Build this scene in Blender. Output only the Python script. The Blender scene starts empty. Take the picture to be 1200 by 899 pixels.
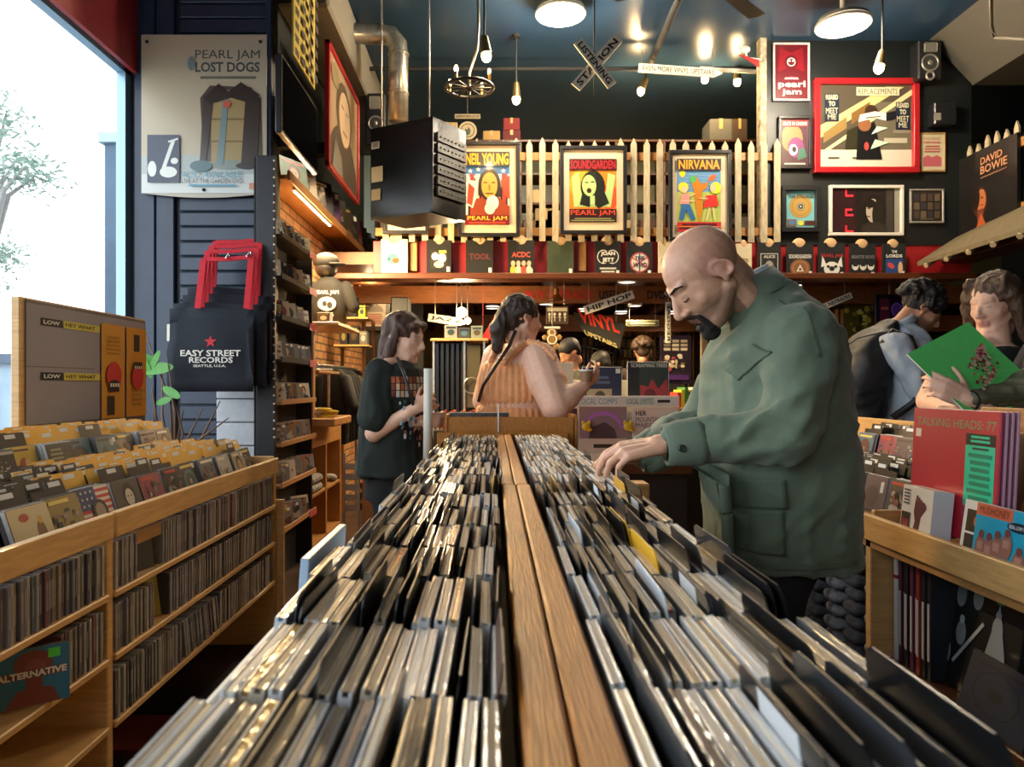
import bpy, math, random
from mathutils import Vector, Matrix, Euler

# ------------------------------------------------------------------ camera, sky, exposure
SC = bpy.context.scene
C = SC.collection
EYE = 1.32
F = 850.0
cam_d = bpy.data.cameras.new('camera')
cam = bpy.data.objects.new('camera', cam_d)
C.objects.link(cam)
cam.location = (0, 0, EYE)
cam.rotation_euler = (math.pi / 2, 0, 0)
cam_d.sensor_width = 36
cam_d.lens = F / 1200 * 36
cam_d.shift_x = 21 / 1200
cam_d.shift_y = 2.5 / 1200
cam_d.clip_start = 0.02
cam_d.clip_end = 200
cam_d.dof.use_dof = True
cam_d.dof.focus_distance = 2.6
cam_d.dof.aperture_fstop = 9.0
SC.camera = cam
SC.view_settings.view_transform = 'Standard'
SC.view_settings.look = 'None'
SC.view_settings.gamma = 1
SC.view_settings.use_curve_mapping = False
SC.view_settings.exposure = 0.64
SC.cycles.max_bounces = 6
SC.cycles.diffuse_bounces = 4
SC.cycles.glossy_bounces = 3
SC.cycles.transmission_bounces = 4
SC.cycles.transparent_max_bounces = 8
SC.cycles.sample_clamp_indirect = 4
SC.cycles.caustics_reflective = False
SC.cycles.caustics_refractive = False
SC.cycles.use_denoising = True

w = bpy.data.worlds.new('overcast_sky')
SC.world = w
w.use_nodes = True
bg = w.node_tree.nodes['Background']
bg.inputs[0].default_value = (0.86, 0.94, 1.0, 1)
bg.inputs[1].default_value = 3.2


def lamp(name, kind, loc, power, col=(1, .72, .42), size=.05, rot=None, angle=None, blend=.5, sy=None):
 d = bpy.data.lights.new(name, kind)
 d.energy = power
 d.color = col
 if kind == 'AREA':
  d.size = size
  if sy:
   d.shape = 'RECTANGLE'
   d.size_y = sy
 elif kind in ('POINT', 'SPOT'):
  d.shadow_soft_size = size
 if kind == 'SPOT':
  d.spot_size = angle or 1.6
  d.spot_blend = blend
 o = bpy.data.objects.new(name, d)
 C.objects.link(o)
 o.location = loc
 if rot:
  o.rotation_euler = rot
 return o


# light portal in the shop window opening (guides sampling of the sky, adds no light itself)
po = lamp('window_portal', 'AREA', (-2.34, 1.45, 2.15), 1, (1, 1, 1), 6.3, (0, -math.pi / 2, 0), sy=2.45)
po.data.shape = 'RECTANGLE'
po.data.size = 2.4
po.data.size_y = 6.5
po.data.cycles.is_portal = True
WARM = (1.0, .70, .38)
PW = 1.5     # overall level of the shop's own lamps

# ------------------------------------------------------------------ helpers
rnd = random.Random(7)


def PX(px, Y):
 return (px - 579.0) / F * Y


def PZ(py, Y):
 return EYE - (py - 452.0) / F * Y


def P(px, py, Y):
 return Vector((PX(px, Y), Y, PZ(py, Y)))


MATS = {}


def mat(name, col=(.5, .5, .5), rough=.5, metal=0, spec=.5, noise=0, nscale=30, bump=0, bscale=60, coat=0, emit=None, estr=0,
  stretch=None, trans=0, attr=False, alpha=1, sheen=0, sss=0, dark=None, ior=None):
 if name in MATS:
  return MATS[name]
 m = bpy.data.materials.new(name)
 m.use_nodes = True
 nt = m.node_tree
 b = nt.nodes['Principled BSDF']
 b.inputs['Base Color'].default_value = (*col, 1)
 b.inputs['Roughness'].default_value = rough
 b.inputs['Metallic'].default_value = metal
 b.inputs['Specular IOR Level'].default_value = spec
 b.inputs['Coat Weight'].default_value = coat
 b.inputs['Coat Roughness'].default_value = .08
 b.inputs['Transmission Weight'].default_value = trans
 b.inputs['Alpha'].default_value = alpha
 b.inputs['Sheen Weight'].default_value = sheen
 if ior:
  b.inputs['IOR'].default_value = ior
 if sss:
  b.inputs['Subsurface Weight'].default_value = sss
  b.inputs['Subsurface Radius'].default_value = (.02, .008, .004)
  b.inputs['Subsurface Scale'].default_value = .5
 if emit:
  b.inputs['Emission Color'].default_value = (*emit, 1)
  b.inputs['Emission Strength'].default_value = estr
 src = None
 if attr:
  a = nt.nodes.new('ShaderNodeAttribute')
  a.attribute_name = 'Col'
  src = a.outputs['Color']
  nt.links.new(src, b.inputs['Base Color'])
 tc = nt.nodes.new('ShaderNodeTexCoord')
 mp = nt.nodes.new('ShaderNodeMapping')
 nt.links.new(tc.outputs['Object'], mp.inputs['Vector'])
 if stretch:
  mp.inputs['Scale'].default_value = stretch
 if noise:
  n = nt.nodes.new('ShaderNodeTexNoise')
  n.inputs['Scale'].default_value = nscale
  n.inputs['Detail'].default_value = 6
  n.inputs['Roughness'].default_value = .65
  nt.links.new(mp.outputs['Vector'], n.inputs['Vector'])
  r = nt.nodes.new('ShaderNodeMapRange')
  r.inputs['From Min'].default_value = .3
  r.inputs['From Max'].default_value = .7
  nt.links.new(n.outputs['Fac'], r.inputs['Value'])
  mx = nt.nodes.new('ShaderNodeMix')
  mx.data_type = 'RGBA'
  mx.blend_type = 'MIX' if dark else 'MULTIPLY'
  if dark:
   nt.links.new(r.outputs['Result'], mx.inputs['Factor'])
   mx.inputs['A'].default_value = (*col, 1)
   mx.inputs['B'].default_value = (*dark, 1)
  else:
   mx.inputs['Factor'].default_value = 1
   r.inputs['To Min'].default_value = 1 - noise
   r.inputs['To Max'].default_value = 1 + noise * .5
   if src:
    nt.links.new(src, mx.inputs['A'])
   else:
    mx.inputs['A'].default_value = (*col, 1)
   nt.links.new(r.outputs['Result'], mx.inputs['B'])
  nt.links.new(mx.outputs['Result'], b.inputs['Base Color'])
 if bump:
  n2 = nt.nodes.new('ShaderNodeTexNoise')
  n2.inputs['Scale'].default_value = bscale
  n2.inputs['Detail'].default_value = 4
  nt.links.new(mp.outputs['Vector'], n2.inputs['Vector'])
  bp = nt.nodes.new('ShaderNodeBump')
  bp.inputs['Strength'].default_value = min(1, bump)
  bp.inputs['Distance'].default_value = .004 * max(1, bump)
  nt.links.new(n2.outputs['Fac'], bp.inputs['Height'])
  nt.links.new(bp.outputs['Normal'], b.inputs['Normal'])
 MATS[name] = m
 return m


COUNT = {}
OFF = {}


def tag(o, label=None, cat=None, group=None, kind=None):
 if label:
  o['label'] = label
 if cat:
  o['category'] = cat
 if group:
  o['group'] = group
 if kind:
  o['kind'] = kind
 return o


def empty(name, loc=(0, 0, 0), label=None, cat=None, group=None, kind=None):
 o = bpy.data.objects.new(name, None)
 C.objects.link(o)
 o.empty_display_size = .05
 o.location = loc
 OFF[o.name] = Vector(loc)
 return tag(o, label, cat, group, kind)


def copy_tree(o, parent=None):
 c = o.copy()
 C.objects.link(c)
 if parent is not None:
  c.parent = parent
 for ch in list(o.children):
  copy_tree(ch, c)
 return c


_TXT = {}


def text_geo(s, off=0.0, spacing=1.0):
 off = 0.0 if 'M' in s else off
 k = (s, off, spacing)
 if k in _TXT:
  return _TXT[k]
 cu = bpy.data.curves.new('t', 'FONT')
 cu.body = s
 cu.offset = off
 cu.resolution_u = 2
 cu.space_character = spacing
 ob = bpy.data.objects.new('t', cu)
 C.objects.link(ob)
 dg = bpy.context.evaluated_depsgraph_get()
 me = bpy.data.meshes.new_from_object(ob.evaluated_get(dg))
 vs = [tuple(v.co) for v in me.vertices]
 fs = [tuple(p.vertices) for p in me.polygons]
 bpy.data.objects.remove(ob)
 bpy.data.curves.remove(cu)
 bpy.data.meshes.remove(me)
 if vs:
  x0 = min(v[0] for v in vs); x1 = max(v[0] for v in vs)
  y0 = min(v[1] for v in vs); y1 = max(v[1] for v in vs)
  vs = [((v[0] - x0) / max(1e-6, x1 - x0) - .5, (v[1] - y0) / max(1e-6, y1 - y0) - .5) for v in vs]
 _TXT[k] = (vs, fs)
 return _TXT[k]


class MB:
 """collects shapes and links them as one mesh object"""

 def __init__(s):
  s.v = []; s.f = []; s.m = []; s.c = []; s.sm = []
  s.mi = 0; s.col = (1, 1, 1); s.smooth = False
  s.M = None

 def add(s, vs, fs, col=None, smooth=None):
  b = len(s.v)
  if s.M is not None:
   vs = [s.M @ Vector(v) for v in vs]
  s.v.extend([tuple(v) for v in vs])
  for f in fs:
   s.f.append([b + i for i in f])
   s.m.append(s.mi)
   s.c.append(col or s.col)
   s.sm.append(s.smooth if smooth is None else smooth)
  return s

 def box(s, x0, x1, y0, y1, z0, z1, col=None):
  return s.add([(x0, y0, z0), (x1, y0, z0), (x1, y1, z0), (x0, y1, z0), (x0, y0, z1), (x1, y0, z1), (x1, y1, z1), (x0, y1, z1)],
                     [(0, 3, 2, 1), (4, 5, 6, 7), (0, 1, 5, 4), (1, 2, 6, 5), (2, 3, 7, 6), (3, 0, 4, 7)], col, False)

 def bev(s, x0, x1, y0, y1, z0, z1, b=.004, col=None):
  """box with chamfered edges"""
  vs = []; idx = {}
  for ix, x in enumerate((x0, x1)):
   for iy, y in enumerate((y0, y1)):
    for iz, z in enumerate((z0, z1)):
     sx = b if ix == 0 else -b; sy = b if iy == 0 else -b; sz = b if iz == 0 else -b
     for a in range(3):
      idx[(ix, iy, iz, a)] = len(vs)
      vs.append((x + (sx if a != 0 else 0), y + (sy if a != 1 else 0), z + (sz if a != 2 else 0)))
  fs = []
  for i in (0, 1):
   q = [idx[(i, 0, 0, 0)], idx[(i, 1, 0, 0)], idx[(i, 1, 1, 0)], idx[(i, 0, 1, 0)]]
   fs.append(q if i else q[::-1])
   q = [idx[(0, i, 0, 1)], idx[(0, i, 1, 1)], idx[(1, i, 1, 1)], idx[(1, i, 0, 1)]]
   fs.append(q if i else q[::-1])
   q = [idx[(0, 0, i, 2)], idx[(1, 0, i, 2)], idx[(1, 1, i, 2)], idx[(0, 1, i, 2)]]
   fs.append(q if i else q[::-1])
   for j in (0, 1):
    fs.append([idx[(0, i, j, 1)], idx[(1, i, j, 1)], idx[(1, i, j, 2)], idx[(0, i, j, 2)]])
    fs.append([idx[(i, 0, j, 0)], idx[(i, 1, j, 0)], idx[(i, 1, j, 2)], idx[(i, 0, j, 2)]])
    fs.append([idx[(i, j, 0, 0)], idx[(i, j, 1, 0)], idx[(i, j, 1, 1)], idx[(i, j, 0, 1)]])
  for ix in (0, 1):
   for iy in (0, 1):
    for iz in (0, 1):
     fs.append([idx[(ix, iy, iz, a)] for a in range(3)])
  return s.add(vs, fs, col, False)

 def cyl(s, p0, p1, r0, r1=None, n=12, col=None, smooth=True, caps=True):
  r1 = r0 if r1 is None else r1
  p0 = Vector(p0); p1 = Vector(p1)
  d = (p1 - p0).normalized()
  a = Vector((0, 0, 1)) if abs(d.z) < .9 else Vector((1, 0, 0))
  u = d.cross(a).normalized(); v = d.cross(u)
  vs = []
  for p, r in ((p0, r0), (p1, r1)):
   for i in range(n):
    t = 2 * math.pi * i / n
    vs.append(p + (u * math.cos(t) + v * math.sin(t)) * r)
  s.add(vs, [(i, n + i, n + (i + 1) % n, (i + 1) % n) for i in range(n)], col, smooth)
  if caps:
   s.add(vs, [list(range(n)), list(range(2 * n - 1, n - 1, -1))], col, False)
  return s

 def tube(s, pts, r, n=8, col=None):
  pts = [Vector(p) for p in pts]
  rr = r if isinstance(r, (list, tuple)) else [r] * len(pts)
  vs = []; u = None
  for k, p in enumerate(pts):
   d = (pts[min(k + 1, len(pts) - 1)] - pts[max(k - 1, 0)]).normalized()
   if u is None:
    a = Vector((0, 0, 1)) if abs(d.z) < .9 else Vector((1, 0, 0))
    u = d.cross(a).normalized()
   else:
    u = (u - d * u.dot(d)).normalized()
   v = d.cross(u)
   for i in range(n):
    t = 2 * math.pi * i / n
    vs.append(p + (u * math.cos(t) + v * math.sin(t)) * rr[k])
  fs = []
  for k in range(len(pts) - 1):
   for i in range(n):
    j = (i + 1) % n
    fs.append((k * n + i, (k + 1) * n + i, (k + 1) * n + j, k * n + j))
  fs.append(list(range(n)))
  e = (len(pts) - 1) * n
  fs.append([e + i for i in range(n - 1, -1, -1)])
  return s.add(vs, fs, col, True)

 def ell(s, c, r, R=None, nu=16, nv=10, col=None):
  c = Vector(c)
  vs = [(0, 0, -1)]
  for j in range(1, nv):
   ph = -math.pi / 2 + math.pi * j / nv
   for i in range(nu):
    t = 2 * math.pi * i / nu
    vs.append((math.cos(ph) * math.cos(t), math.cos(ph) * math.sin(t), math.sin(ph)))
  vs.append((0, 0, 1))
  fs = []
  for i in range(nu):
   fs.append((0, 1 + (i + 1) % nu, 1 + i))
  for j in range(nv - 2):
   for i in range(nu):
    a = 1 + j * nu; b = a + nu
    fs.append((a + i, a + (i + 1) % nu, b + (i + 1) % nu, b + i))
  e = 1 + (nv - 2) * nu
  for i in range(nu):
   fs.append((e + i, e + (i + 1) % nu, len(vs) - 1))
  out = []
  for v in vs:
   q = Vector((v[0] * r[0], v[1] * r[1], v[2] * r[2]))
   if R is not None:
    q = R @ q
   out.append(c + q)
  return s.add(out, fs, col, True)

 def cap(s, p0, p1, r0, r1=None, n=14):
  """tapered capsule"""
  r1 = r0 if r1 is None else r1
  p0 = Vector(p0); p1 = Vector(p1); d = p1 - p0; L = d.length
  if L < 1e-6:
   return s.ell(p0, (r0, r0, r0))
  d /= L
  pts = []; rr = []
  for a in (-80, -60, -35, -10):
   pts.append(p0 + d * (math.sin(math.radians(a)) * r0)); rr.append(math.cos(math.radians(a)) * r0)
  for a in (10, 35, 60, 80):
   pts.append(p1 + d * (math.sin(math.radians(a)) * r1)); rr.append(math.cos(math.radians(a)) * r1)
  return s.tube(pts, rr, n)

 def loft(s, rings, n=28, power=2.0):
  """rings: (centre, u half axis vector, v half axis vector)"""
  vs = []
  for c, u, v in rings:
   c = Vector(c); u = Vector(u); v = Vector(v)
   for i in range(n):
    t = 2 * math.pi * i / n
    ct, st = math.cos(t), math.sin(t)
    e = 2 / power
    vs.append(c + u * math.copysign(abs(ct) ** e, ct) + v * math.copysign(abs(st) ** e, st))
  fs = []
  for k in range(len(rings) - 1):
   for i in range(n):
    j = (i + 1) % n
    fs.append((k * n + i, k * n + j, (k + 1) * n + j, (k + 1) * n + i))
  fs.append(list(range(n - 1, -1, -1)))
  e = (len(rings) - 1) * n
  fs.append([e + i for i in range(n)])
  return s.add(vs, fs, None, True)

 def torus(s, c, R, r, ax=(0, 0, 1), n=24, k=8, col=None, sc=(1, 1)):
  c = Vector(c); d = Vector(ax).normalized()
  a = Vector((0, 0, 1)) if abs(d.z) < .9 else Vector((1, 0, 0))
  u = a.cross(d).normalized(); v = d.cross(u)
  vs = []
  for i in range(n):
   t = 2 * math.pi * i / n
   q = u * math.cos(t) * sc[0] + v * math.sin(t) * sc[1]
   for j in range(k):
    p = 2 * math.pi * j / k
    vs.append(c + q * (R + r * math.cos(p)) + d * r * math.sin(p))
  fs = []
  for i in range(n):
   for j in range(k):
    fs.append((i * k + j, ((i + 1) % n) * k + j, ((i + 1) % n) * k + (j + 1) % k, i * k + (j + 1) % k))
  return s.add(vs, fs, col, True)

 def prism(s, pts, o, u, v, t, col=None):
  """2D outline pts in the (u, v) frame at o, thickness t along u x v"""
  o = Vector(o); u = Vector(u); v = Vector(v); n = u.cross(v).normalized() * t
  k = len(pts)
  a = [o + u * p[0] + v * p[1] for p in pts]
  vs = a + [p + n for p in a]
  fs = [list(range(k - 1, -1, -1)), [k + i for i in range(k)]]
  for i in range(k):
   j = (i + 1) % k
   fs.append((i, j, k + j, k + i))
  return s.add(vs, fs, col, False)

 def build(s, name, mats=None, parent=None, bevel=0, keep=False):
  me = bpy.data.meshes.new(name)
  vs = s.v
  org = Vector((0, 0, 0))
  if parent is not None:
   org = OFF.get(parent.name, Vector((0, 0, 0)))
  elif not keep and vs:
   org = Vector((sum(v[0] for v in vs) / len(vs), sum(v[1] for v in vs) / len(vs), min(v[2] for v in vs)))
  me.from_pydata([(v[0] - org.x, v[1] - org.y, v[2] - org.z) for v in vs], [], s.f)
  if not isinstance(mats, (list, tuple)):
   mats = [mats]
  for m in mats:
   me.materials.append(m)
  me.polygons.foreach_set('material_index', s.m)
  me.polygons.foreach_set('use_smooth', s.sm)
  if any(c != (1, 1, 1) for c in s.c):
   ca = me.color_attributes.new('Col', 'FLOAT_COLOR', 'CORNER')
   buf = []
   for f, c in zip(s.f, s.c):
    buf.extend((c[0], c[1], c[2], 1.0) * len(f))
   ca.data.foreach_set('color', buf)
  me.update()
  o = bpy.data.objects.new(name, me)
  C.objects.link(o)
  if parent is not None:
   o.parent = parent
   OFF[o.name] = org
  else:
   o.location = org
   OFF[o.name] = org
  if bevel:
   b = o.modifiers.new('b', 'BEVEL'); b.width = bevel; b.segments = 2; b.limit_method = 'ANGLE'
  return o


def struct(name, mb, m):
 return tag(mb.build(name, m), kind='structure')


def organic(mb, name, m, parent, voxel=.006, smooth=4, color=None, decimate=0):
 """union of all the closed shapes in mb as one continuous smooth surface"""
 o = mb.build(name, m, parent)
 r = o.modifiers.new('r', 'REMESH'); r.mode = 'VOXEL'; r.voxel_size = voxel; r.use_smooth_shade = True
 if smooth:
  sm = o.modifiers.new('s', 'SMOOTH'); sm.iterations = smooth; sm.factor = .5
 dg = bpy.context.evaluated_depsgraph_get()
 me = bpy.data.meshes.new_from_object(o.evaluated_get(dg))
 o.modifiers.clear()
 old = o.data
 o.data = me
 bpy.data.meshes.remove(old)
 if not me.materials:
  me.materials.append(m)
 for p in me.polygons:
  p.use_smooth = True
 if color:
  org = OFF[o.name]
  ca = me.color_attributes.get('Col') or me.color_attributes.new('Col', 'FLOAT_COLOR', 'POINT')
  if ca.domain != 'POINT':
   me.color_attributes.remove(ca)
   ca = me.color_attributes.new('Col', 'FLOAT_COLOR', 'POINT')
  for i, v in enumerate(me.vertices):
   c = color(v.co + org)
   ca.data[i].color = (c[0], c[1], c[2], 1)
 return o


def hexc(h):
 h = h.lstrip('#')
 r = [int(h[i:i + 2], 16) / 255 for i in (0, 2, 4)]
 return tuple(((c / 12.92) if c <= .04045 else ((c + .055) / 1.055) ** 2.4) for c in r)


class Art:
 """flat printed artwork: coloured areas stacked a fraction of a millimetre apart; coordinates run 0..1 across and up"""

 def __init__(s, o, u, v, step=.0002, col='#202020'):
  s.o = Vector(o); s.u = Vector(u); s.v = Vector(v); s.n = s.u.cross(s.v).normalized()
  s.k = 0; s.step = step; s.mb = MB()
  if col:
   s.rect(0, 0, 1, 1, col)

 def pt(s, x, y, d):
  return s.o + s.u * x + s.v * y + s.n * d

 def poly(s, pts, col):
  s.k += 1
  d = s.k * s.step
  s.mb.add([s.pt(min(1, max(0, x)), min(1, max(0, y)), d) for x, y in pts], [list(range(len(pts)))], hexc(col) if isinstance(col, str) else col, False)
  return s

 def rect(s, x0, y0, x1, y1, col):
  return s.poly([(x0, y0), (x1, y0), (x1, y1), (x0, y1)], col)

 def ell(s, cx, cy, rx, ry, col, n=20, a0=0, a1=360, rot=0):
  pts = []
  cr, sr = math.cos(math.radians(rot)), math.sin(math.radians(rot))
  for i in range(n + (0 if a1 - a0 == 360 else 1)):
   t = math.radians(a0 + (a1 - a0) * i / n)
   x, y = rx * math.cos(t), ry * math.sin(t)
   pts.append((cx + x * cr - y * sr, cy + x * sr + y * cr))
  return s.poly(pts, col)

 def ring(s, cx, cy, rx, ry, w, col, n=24):
  s.k += 1
  d = s.k * s.step
  vs = []
  for i in range(n):
   t = 2 * math.pi * i / n
   vs.append(s.pt(cx + rx * math.cos(t), cy + ry * math.sin(t), d))
   vs.append(s.pt(cx + (rx - w) * math.cos(t), cy + (ry - w * ry / rx) * math.sin(t), d))
  s.mb.add(vs, [(2 * i, (2 * i + 2) % (2 * n), (2 * i + 3) % (2 * n), 2 * i + 1) for i in range(n)], hexc(col), False)
  return s

 def line(s, x0, y0, x1, y1, w, col):
  lu, lv = s.u.length, s.v.length
  dx, dy = (x1 - x0) * lu, (y1 - y0) * lv
  L = math.hypot(dx, dy) or 1
  nx, ny = -dy / L * w / 2 * lu / lu, dx / L * w / 2
  return s.poly([(x0 - nx, y0 - ny * lu / lv), (x1 - nx, y1 - ny * lu / lv), (x1 + nx, y1 + ny * lu / lv), (x0 + nx, y0 + ny * lu / lv)], col)

 def star(s, cx, cy, r, col, ry=None):
  ry = ry or r * s.u.length / s.v.length
  return s.poly([(cx + (r if i % 2 == 0 else r * .42) * math.cos(math.pi / 2 + i * math.pi / 5),
      cy + (ry if i % 2 == 0 else ry * .42) * math.sin(math.pi / 2 + i * math.pi / 5)) for i in range(10)], col)

 def text(s, t, x0, y0, x1, y1, col, off=.02, rot=0):
  s.k += 1
  d = s.k * s.step
  vs, fs = text_geo(t, off)
  cx, cy = (x0 + x1) / 2, (y0 + y1) / 2
  cr, sr = math.cos(math.radians(rot)), math.sin(math.radians(rot))
  lu, lv = s.u.length, s.v.length
  out = []
  for a, b in vs:
   x, y = a * (x1 - x0) * lu, b * (y1 - y0) * lv
   out.append(s.pt(cx + (x * cr - y * sr) / lu, cy + (x * sr + y * cr) / lv, d))
  s.mb.add(out, fs, hexc(col), False)
  return s

 def bars(s, x0, y0, x1, y1, n, col, rng=rnd):
  """lines of print too small to read"""
  h = (y1 - y0) / n
  for i in range(n):
   a = rng.uniform(0, .15) * (x1 - x0)
   s.rect(x0 + a, y0 + i * h + h * .25, x1 - a, y0 + i * h + h * .8, col)
  return s

 def figure(s, cx, y0, h, w, skin, hair, cloth):
  """simple head-and-shoulders figure"""
  s.ell(cx, y0, w * .62, h * .42, cloth, 16, 0, 180)
  s.ell(cx, y0 + h * .68, w * .3, h * .34, hair)
  s.rect(cx - w * .08, y0 + h * .3, cx + w * .08, y0 + h * .5, skin)
  s.ell(cx, y0 + h * .62, w * .2, h * .24, skin)
  s.ell(cx - w * .08, y0 + h * .66, w * .04, h * .02, hair)
  s.ell(cx + w * .08, y0 + h * .66, w * .04, h * .02, hair)
  s.rect(cx - w * .06, y0 + h * .49, cx + w * .06, y0 + h * .51, cloth)
  return s

 def build(s, name, parent, m=None):
  return s.mb.build(name, m or M_PRINT, parent)


PAL = ['#57302c', '#2d3648', '#7a6c54', '#3a3a3c', '#a39c90', '#6a7578', '#7d4a34', '#2a3c30', '#8f7f45', '#4a3848', '#b8b6b2', '#1b1b1f', '#26262a',
       '#8c3b4a', '#456a7a', '#6f6a5f', '#a39a8c', '#33424a', '#54452f']


def cover(A, rng, bgc=None):
 """an anonymous record sleeve picture"""
 b = bgc or rng.choice(PAL)
 A.rect(0, 0, 1, 1, b)
 k = rng.choice((0, 2, 3, 4, 4, 5, 5))
 c1, c2, c3 = (rng.choice(PAL) for _ in range(3))
 if k == 0:
  A.figure(.5, 0, .85, .8, rng.choice(['#b58a6c', '#8f6a50', '#c7a58a']), rng.choice(['#201815', '#3a2a1c']), c1)
 elif k == 1:
  for i in range(3):
   A.figure(.2 + .3 * i, 0, rng.uniform(.55, .75), .4, '#a88468', '#221a16', rng.choice(PAL))
 elif k == 2:
  A.ell(.5, .45, .36, .36, c1); A.ell(.5, .45, .25, .25, c2); A.ell(.5, .45, .08, .08, c3)
 elif k == 3:
  A.rect(0, 0, 1, .4, c1); A.poly([(0, .4), (.35, .75), (.7, .35), (1, .55), (1, .1), (0, .1)], c2); A.ell(.75, .8, .1, .1, c3)
 else:
  for i in range(16):
   x, y = rng.uniform(.05, .8), rng.uniform(.05, .7)
   A.rect(x, y, x + rng.uniform(.04, .18), y + rng.uniform(.03, .16), rng.choice(PAL))
 if k == 5:
  for i in range(14):
   A.ell(rng.uniform(.15, .85), rng.uniform(.1, .75), rng.uniform(.03, .16), rng.uniform(.03, .14), rng.choice([c1, c2, c3, '#1e1c1c', '#8f877c']), 9)
 A.rect(.08, .86, rng.uniform(.5, .92), .94, rng.choice(['#e6dfcf', '#d8c46a', '#202024', '#b8392f']))
 if rng.random() < .3:
  A.rect(.8, .8, .95, .95, '#e8e8e0')
 return A


# ------------------------------------------------------------------ materials
M_PRINT = mat('printed_paper', rough=.35, attr=True, coat=.15)
M_PRINTM = mat('printed_matte', rough=.8, attr=True)
M_BLACKP = mat('black_plastic', (.012, .012, .014), .35)
M_DARK = mat('black_paint', (.012, .012, .012), .8, noise=.2, nscale=8)
M_PINE = mat('pine', hexc('#b07c42'), .5, noise=.38, nscale=14, stretch=(14, 1.2, 6), bump=.3, bscale=40, dark=None)
M_RAIL = mat('worn_pine', hexc('#a5671f'), .42, noise=.42, nscale=9, stretch=(26, 1.2, 3), bump=.4, bscale=20, spec=.35)
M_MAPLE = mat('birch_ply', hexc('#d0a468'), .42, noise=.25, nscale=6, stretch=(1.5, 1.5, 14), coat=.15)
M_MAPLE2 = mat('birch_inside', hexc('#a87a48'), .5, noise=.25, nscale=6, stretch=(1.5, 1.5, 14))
M_WHITEP = mat('white_paint', hexc('#d9d4c8'), .5, noise=.12, nscale=12)
M_CREAM = mat('picket_paint', hexc('#b9a988'), .65, noise=.4, nscale=9, stretch=(6, 6, 1), bump=.2)
M_STEEL = mat('galvanised_steel', hexc('#b8b4a8'), .3, metal=.85, noise=.35, nscale=18)
M_CHROME = mat('chrome', (.8, .8, .8), .15, metal=1)
M_BRASS = mat('brass', hexc('#a98544'), .3, metal=.9)
M_GLASS = mat('clear_glass', (1, 1, 1), 0, trans=1, alpha=.25, ior=1.1)
M_BULB = mat('lit_bulb', (1, .8, .5), .4, emit=(1, .72, .36), estr=22)
M_BULBW = mat('lit_diffuser', (1, .95, .85), .4, emit=(1, .93, .8), estr=3)
M_SKIN = mat('skin', hexc('#c9977c'), .5, attr=True, noise=.1, nscale=60, bump=.12, bscale=220, sss=.12)
# ================================================================== THE ROOM
H = 4.66
XL, XR = -2.37, 4.45
M_CEIL = mat('ceiling_paint', hexc('#2b4258'), .28, noise=.18, nscale=2, bump=.8, bscale=2.2, stretch=(1, .35, 1))
M_OLIVE = mat('olive_wall_paint', hexc('#5a5b42'), .28, noise=.2, nscale=3, bump=.5, bscale=3)
M_NAVY = mat('navy_siding_paint', hexc('#243348'), .42, noise=.22, nscale=7, bump=.15, bscale=30)
M_FLOOR = mat('worn_wood_floor', hexc('#4a3626'), .5, noise=.4, nscale=8, stretch=(8, 1, 1))
M_BLK = mat('black_wall_paint', hexc('#161a1a'), .45, noise=.2, nscale=5)
M_RED = mat('red_paint', hexc('#a31d22'), .45, noise=.15, nscale=8)
M_REDB = mat('red_fascia', hexc('#a83236'), .5, noise=.12, nscale=3)
M_DKWOOD = mat('dark_wood', hexc('#4a2c18'), .45, noise=.4, nscale=10, stretch=(1, 10, 6))
M_MEZZ = mat('stained_pine', hexc('#7a4a22'), .5, noise=.35, nscale=9, stretch=(1, 8, 6))
M_WALLW = mat('plain_wall_paint', hexc('#8a8172'), .7, noise=.1, nscale=5)
M_BRICKL = None


def brick_mat():
 m = bpy.data.materials.new('old_brick')
 m.use_nodes = True
 nt = m.node_tree
 b = nt.nodes['Principled BSDF']
 b.inputs['Roughness'].default_value = .8
 tc = nt.nodes.new('ShaderNodeTexCoord')
 mp = nt.nodes.new('ShaderNodeMapping')
 mp.inputs['Rotation'].default_value = (math.pi / 2, 0, math.pi / 2)
 sx = nt.nodes.new('ShaderNodeSeparateXYZ'); cx = nt.nodes.new('ShaderNodeCombineXYZ')
 nt.links.new(tc.outputs['Object'], sx.inputs[0])
 nt.links.new(sx.outputs['Y'], cx.inputs['X']); nt.links.new(sx.outputs['Z'], cx.inputs['Y'])
 br = nt.nodes.new('ShaderNodeTexBrick')
 br.inputs['Color1'].default_value = (*hexc('#b98a55'), 1)
 br.inputs['Color2'].default_value = (*hexc('#a06a42'), 1)
 br.inputs['Mortar'].default_value = (*hexc('#5a4a38'), 1)
 br.inputs['Scale'].default_value = 1
 br.inputs['Brick Width'].default_value = .21
 br.inputs['Row Height'].default_value = .075
 br.inputs['Mortar Size'].default_value = .008
 nt.links.new(cx.outputs[0], br.inputs['Vector'])
 nt.links.new(br.outputs['Color'], b.inputs['Base Color'])
 bp = nt.nodes.new('ShaderNodeBump'); bp.inputs['Distance'].default_value = .01
 nt.links.new(br.outputs['Fac'], bp.inputs['Height']); bp.invert = True
 nt.links.new(bp.outputs['Normal'], b.inputs['Normal'])
 return m


M_BRICK = brick_mat()

struct('floor', MB().box(XL - .2, 7.2, -2.4, 14.2, -.1, 0), M_FLOOR)
struct('ceiling', MB().box(XL - .1, 7.2, -2.4, 10.1, H, H + .1), M_CEIL)
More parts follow.
